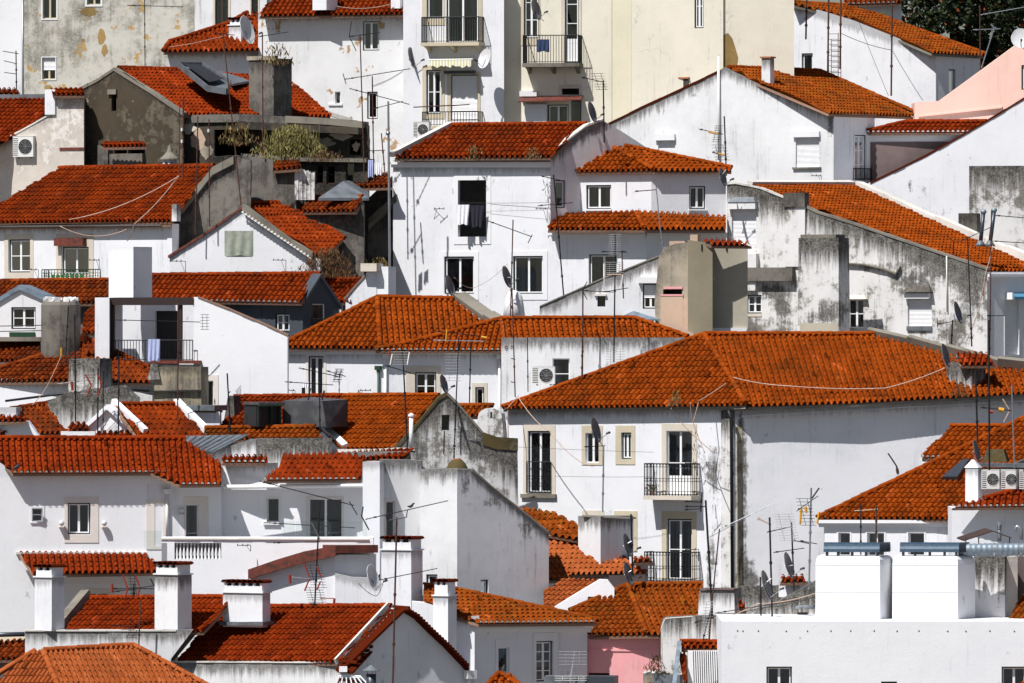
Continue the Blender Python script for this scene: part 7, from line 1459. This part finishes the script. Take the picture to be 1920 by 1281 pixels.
dish('large pale dish between the fascia wall and the tall white chimney', 700, 1083, 19, 47, 7, (708, 1092), 1, mat='dish_light')
dish('big dark leaning dish above the stained wall left of the white boxes', 1438, 1097, 14, 54, 4.4, (1446, 1085), 1)
dish('upright dark dish nearest to the white boxed housings', 1480, 1060, 14, 48, 4.8, (1487, 1060), 1)
dish('large white dish cut by the right edge above the pink wall', 1914, 72, 36, 36, 62, (1920, 92), -1, mat='dish_light')
dish('thick white dish standing on the low roof beside the chipped wall', 464, 56, 22, 52, 74.2, (466, 82), 1, mat='dish_light')
# air conditioners
air_unit('air conditioner on the beige stained wall at the left edge', 24, 256, 62, 294, 60.0, 24)
air_unit('air conditioner half hidden behind the ridge of the tall white house', 775, 229, 804, 257, 68.5, 16)
air_unit('air conditioner beside the small two-pane window above the big orange roof', 998, 688, 1040, 720, 34.7, 6)
air_unit('first air conditioner from the white pointed chimney', 1841, 881, 1874, 917, 12.3, 0); air_unit('second air conditioner from the white pointed chimney', 1877, 881, 1908, 917, 12.3, 0); air_unit('air conditioner cut by the right edge', 1911, 881, 1944, 917, 12.3, 0)
# laundry, brackets, cables
cloth('white printed T-shirt hung on the line in front of the tall open window', 'tshirt', 856, 384, 880, 421, 49.9, 'cloth_white', taper=.2); cloth('dark navy top hung next to the white T-shirt', 'shirt', 881, 385, 908, 426, 49.8, 'cloth_dark', taper=.3)
cloth('navy cloth hung over the upper iron balcony of the cream building', 'towel', 1006, 74, 1030, 97, 69.0, 'cloth_navy')
cloth('pale blue cloth under the eave left of the tall white house', 'towel', 690, 300, 700, 332, 49, 'cloth_blue'); cloth('white cloth beside the pale blue cloth under the eave', 'towel', 705, 305, 716, 328, 49, 'cloth_white')
cloth('white towel dangling from a wire below the green-leaf downpipe hopper of the centre house', 'towel', 568, 716, 579, 728, 33, 'cloth_white')
for (l, x, y, d, w, h, f) in (('bracket left of the tall laundry window', 812, 392, 51.2, 12, 26, 1), ('bracket right of the tall laundry window', 1026, 392, 48.8, -12, 26, 1), ('bracket left of the tall stone-framed window, left edge house', 72, 506, 50, -12, 18, 1), ('bracket between the green balcony and the big white chimney', 186, 488, 48, -8, 18, 1),
    ('bracket on the wall of the small gable house', 348, 490, 45.6, -16, 22, 1), ('bracket under the green cloth window, right side', 536, 488, 45, -14, 24, 1), ('left bracket at the tall dark window of the centre house', 556, 732, 39, -14, 20, 1), ('right bracket at the tall dark window of the centre house', 672, 732, 38, 14, 20, 1),
    ('bracket at the upper ornate balcony', 1308, 868, 25.6, -14, 24, 1), ('bracket at the lower ornate balcony', 1310, 1030, 25.6, -16, 22, 1), ('bracket below the shuttered window, upper right', 1540, 330, 63.2, -10, 18, 1), ('bracket on the terrace wall left of the fascia wall', 470, 1022, 11.8, -14, 12, 1)):
    line_bracket('clothesline ' + l, x, y, d, w, h, f)
C_ = cable
C_('pair of thin lines stretched past the tall laundry window', [(806, 380, 51.3), (1030, 380, 48.7)], 50, 1, .008, 'cable_dark')
C_('lower thin line stretched past the tall laundry window', [(816, 396, 51.2), (1020, 394, 48.7)], 50, 1, .006, 'cable_dark')
C_('long pale cable crossing the long red roof from the rusty masts', [(130, 412, 46.5), (336, 330, 45.8)], 47, 12, .02)
C_('pale cable dropping across the long red roof to its eave', [(335, 330, 45.8), (252, 420, 46.4), (238, 452, 47.2)], 46, 6, .022)
C_('pale cable looping under the long red roof eave', [(112, 424, 47), (238, 430, 47)], 47, 16, .02)
C_('thin cable over the orange plane left of the hip of the largest house', [(1375, 708, 28), (1310, 752, 25.4), (1300, 790, 25.4)], 26, 2, .02)
C_('long pale cable sagging across the wide orange roof', [(1375, 708, 27.2), (1480, 724, 26.4), (1660, 728, 26.2), (1772, 690, 26.6)], 26.5, 3, .022)
C_('pale cable trailing from the left tip of the largest roof across its front', [(972, 745, 30), (1030, 808, 28), (1100, 872, 26)], 27, 8, .02)
C_('bundle of cables falling at the left corner of the largest house', [(972, 742, 31), (952, 765, 30), (953, 830, 30)], 30, 0, .02)
C_('pale cable from the eave to the stone-framed door, largest house', [(1258, 765, 25.2), (1275, 790, 25.5), (1340, 850, 25.2)], 25, 3, .016)
C_('twin cables dropping beside the stone-framed door, largest house', [(1294, 755, 25), (1298, 788, 25.2), (1322, 850, 24.8)], 25, 2, .02)
C_('dark wire strung under the first floor windows, largest house', [(968, 838, 28), (1225, 848, 25.5)], 26, 1, .007, 'cable_dark')
C_('lower dark wire strung across the front, largest house', [(1040, 893, 27), (1225, 894, 25.3)], 26, 1, .007, 'cable_dark')
C_('line running from the mast to the drainpipe wall', [(1325, 1010, 7), (1420, 958, 12), (1440, 950, 14)], 9, 1, .012, 'galv')
C_('cables draped along the stained wall left of the white boxes', [(1340, 1160, 7), (1420, 1132, 7), (1530, 1112, 7)], 7, 5, .02)
C_('second cable draped along the stained wall left of the white boxes', [(1345, 1150, 7), (1425, 1140, 7), (1529, 1118, 7)], 7, 4, .016, 'cable_dark')
C_('pale cable curling round the corner above the stained grey wall', [(1300, 1156, 7.4), (1247, 1160, 7.4), (1240, 1178, 7.3), (1242, 1245, 7.2)], 7, 0, .022, 'coping_white')
C_('thin loose cable over the brick-fascia wall chimney side', [(672, 1093, 6.8), (705, 1118, 6.8), (718, 1095, 6.6)], 6.8, 4, .012, 'cable_dark')
C_('pale looping wire across the blackened wall near the right edge', [(1848, 512, 41), (1835, 580, 41), (1812, 640, 41)], 41, 4, .018)
C_('pale wires falling from the flues across the right corner', [(1862, 460, 42), (1846, 520, 41), (1846, 560, 41)], 41, 2, .016)
C_('thin wire between the masts on the top right gable wall', [(1576, 62, 74), (1672, 94, 74)], 74, 4, .014, 'cable_dark')
C_('thin diagonal wire falling to the right on the top right gable wall', [(1674, 96, 74), (1730, 188, 74)], 74, 2, .012, 'cable_dark')
C_('thin diagonal wire crossing the middle of the top right gable wall', [(1610, 40, 74), (1666, 180, 74)], 74, 2, .010, 'cable_dark')
C_('wire between the two grey-framed windows of the tall white house', [(852, 520, 42), (888, 540, 43), (952, 494, 43)], 43, 6, .010, 'cable')
C_('wires hanging over the dark chimney and pyramid roof', [(118, 660, 30), (86, 728, 29), (60, 760, 29)], 29, 2, .014, 'cable')
C_('thin cable along the ridge of the low white roof beside the chipped wall', [(318, 88, 74.6), (400, 72, 75.6), (430, 62, 76)], 75, 2, .014, 'cable')
C_('sagging wire on the tiled roof at the top of the chipped white house', [(632, 12, 72.6), (732, 8, 72.6)], 72.6, 6, .014, 'cable')
t = thing('bird', 'small dark pigeon perched on the upper sloping aerial, bottom centre', 'bird', W(770, 953, 1)); m = MB(); c = W(770, 950, .94)
m.ring([c + V((-.13, 0, .02)), c + V((-.06, 0, .0)), c, c + V((.06, 0, .05)), c + V((.09, 0, .10)), c + V((.12, 0, .12)), c + V((.16, 0, .115))], [.012, .04, .055, .045, .035, .03, .006], 8); m.build('body', 'feather', t, smooth=True)
t = thing('bird', 'dark pigeon sitting on the left eave end of the long red roof', 'bird', W(32, 880, 14)); m = MB(); c = W(32, 876, 14.1)
m.ring([c + V((-.22, 0, -.1)), c + V((-.08, 0, -.04)), c, c + V((.06, 0, .07)), c + V((.08, 0, .14)), c + V((.10, 0, .17)), c + V((.15, 0, .16))], [.015, .06, .085, .07, .045, .045, .006], 8); m.build('body', 'feather', t, smooth=True)
for o in bpy.data.objects:
    if '_o' in o: del o['_o']
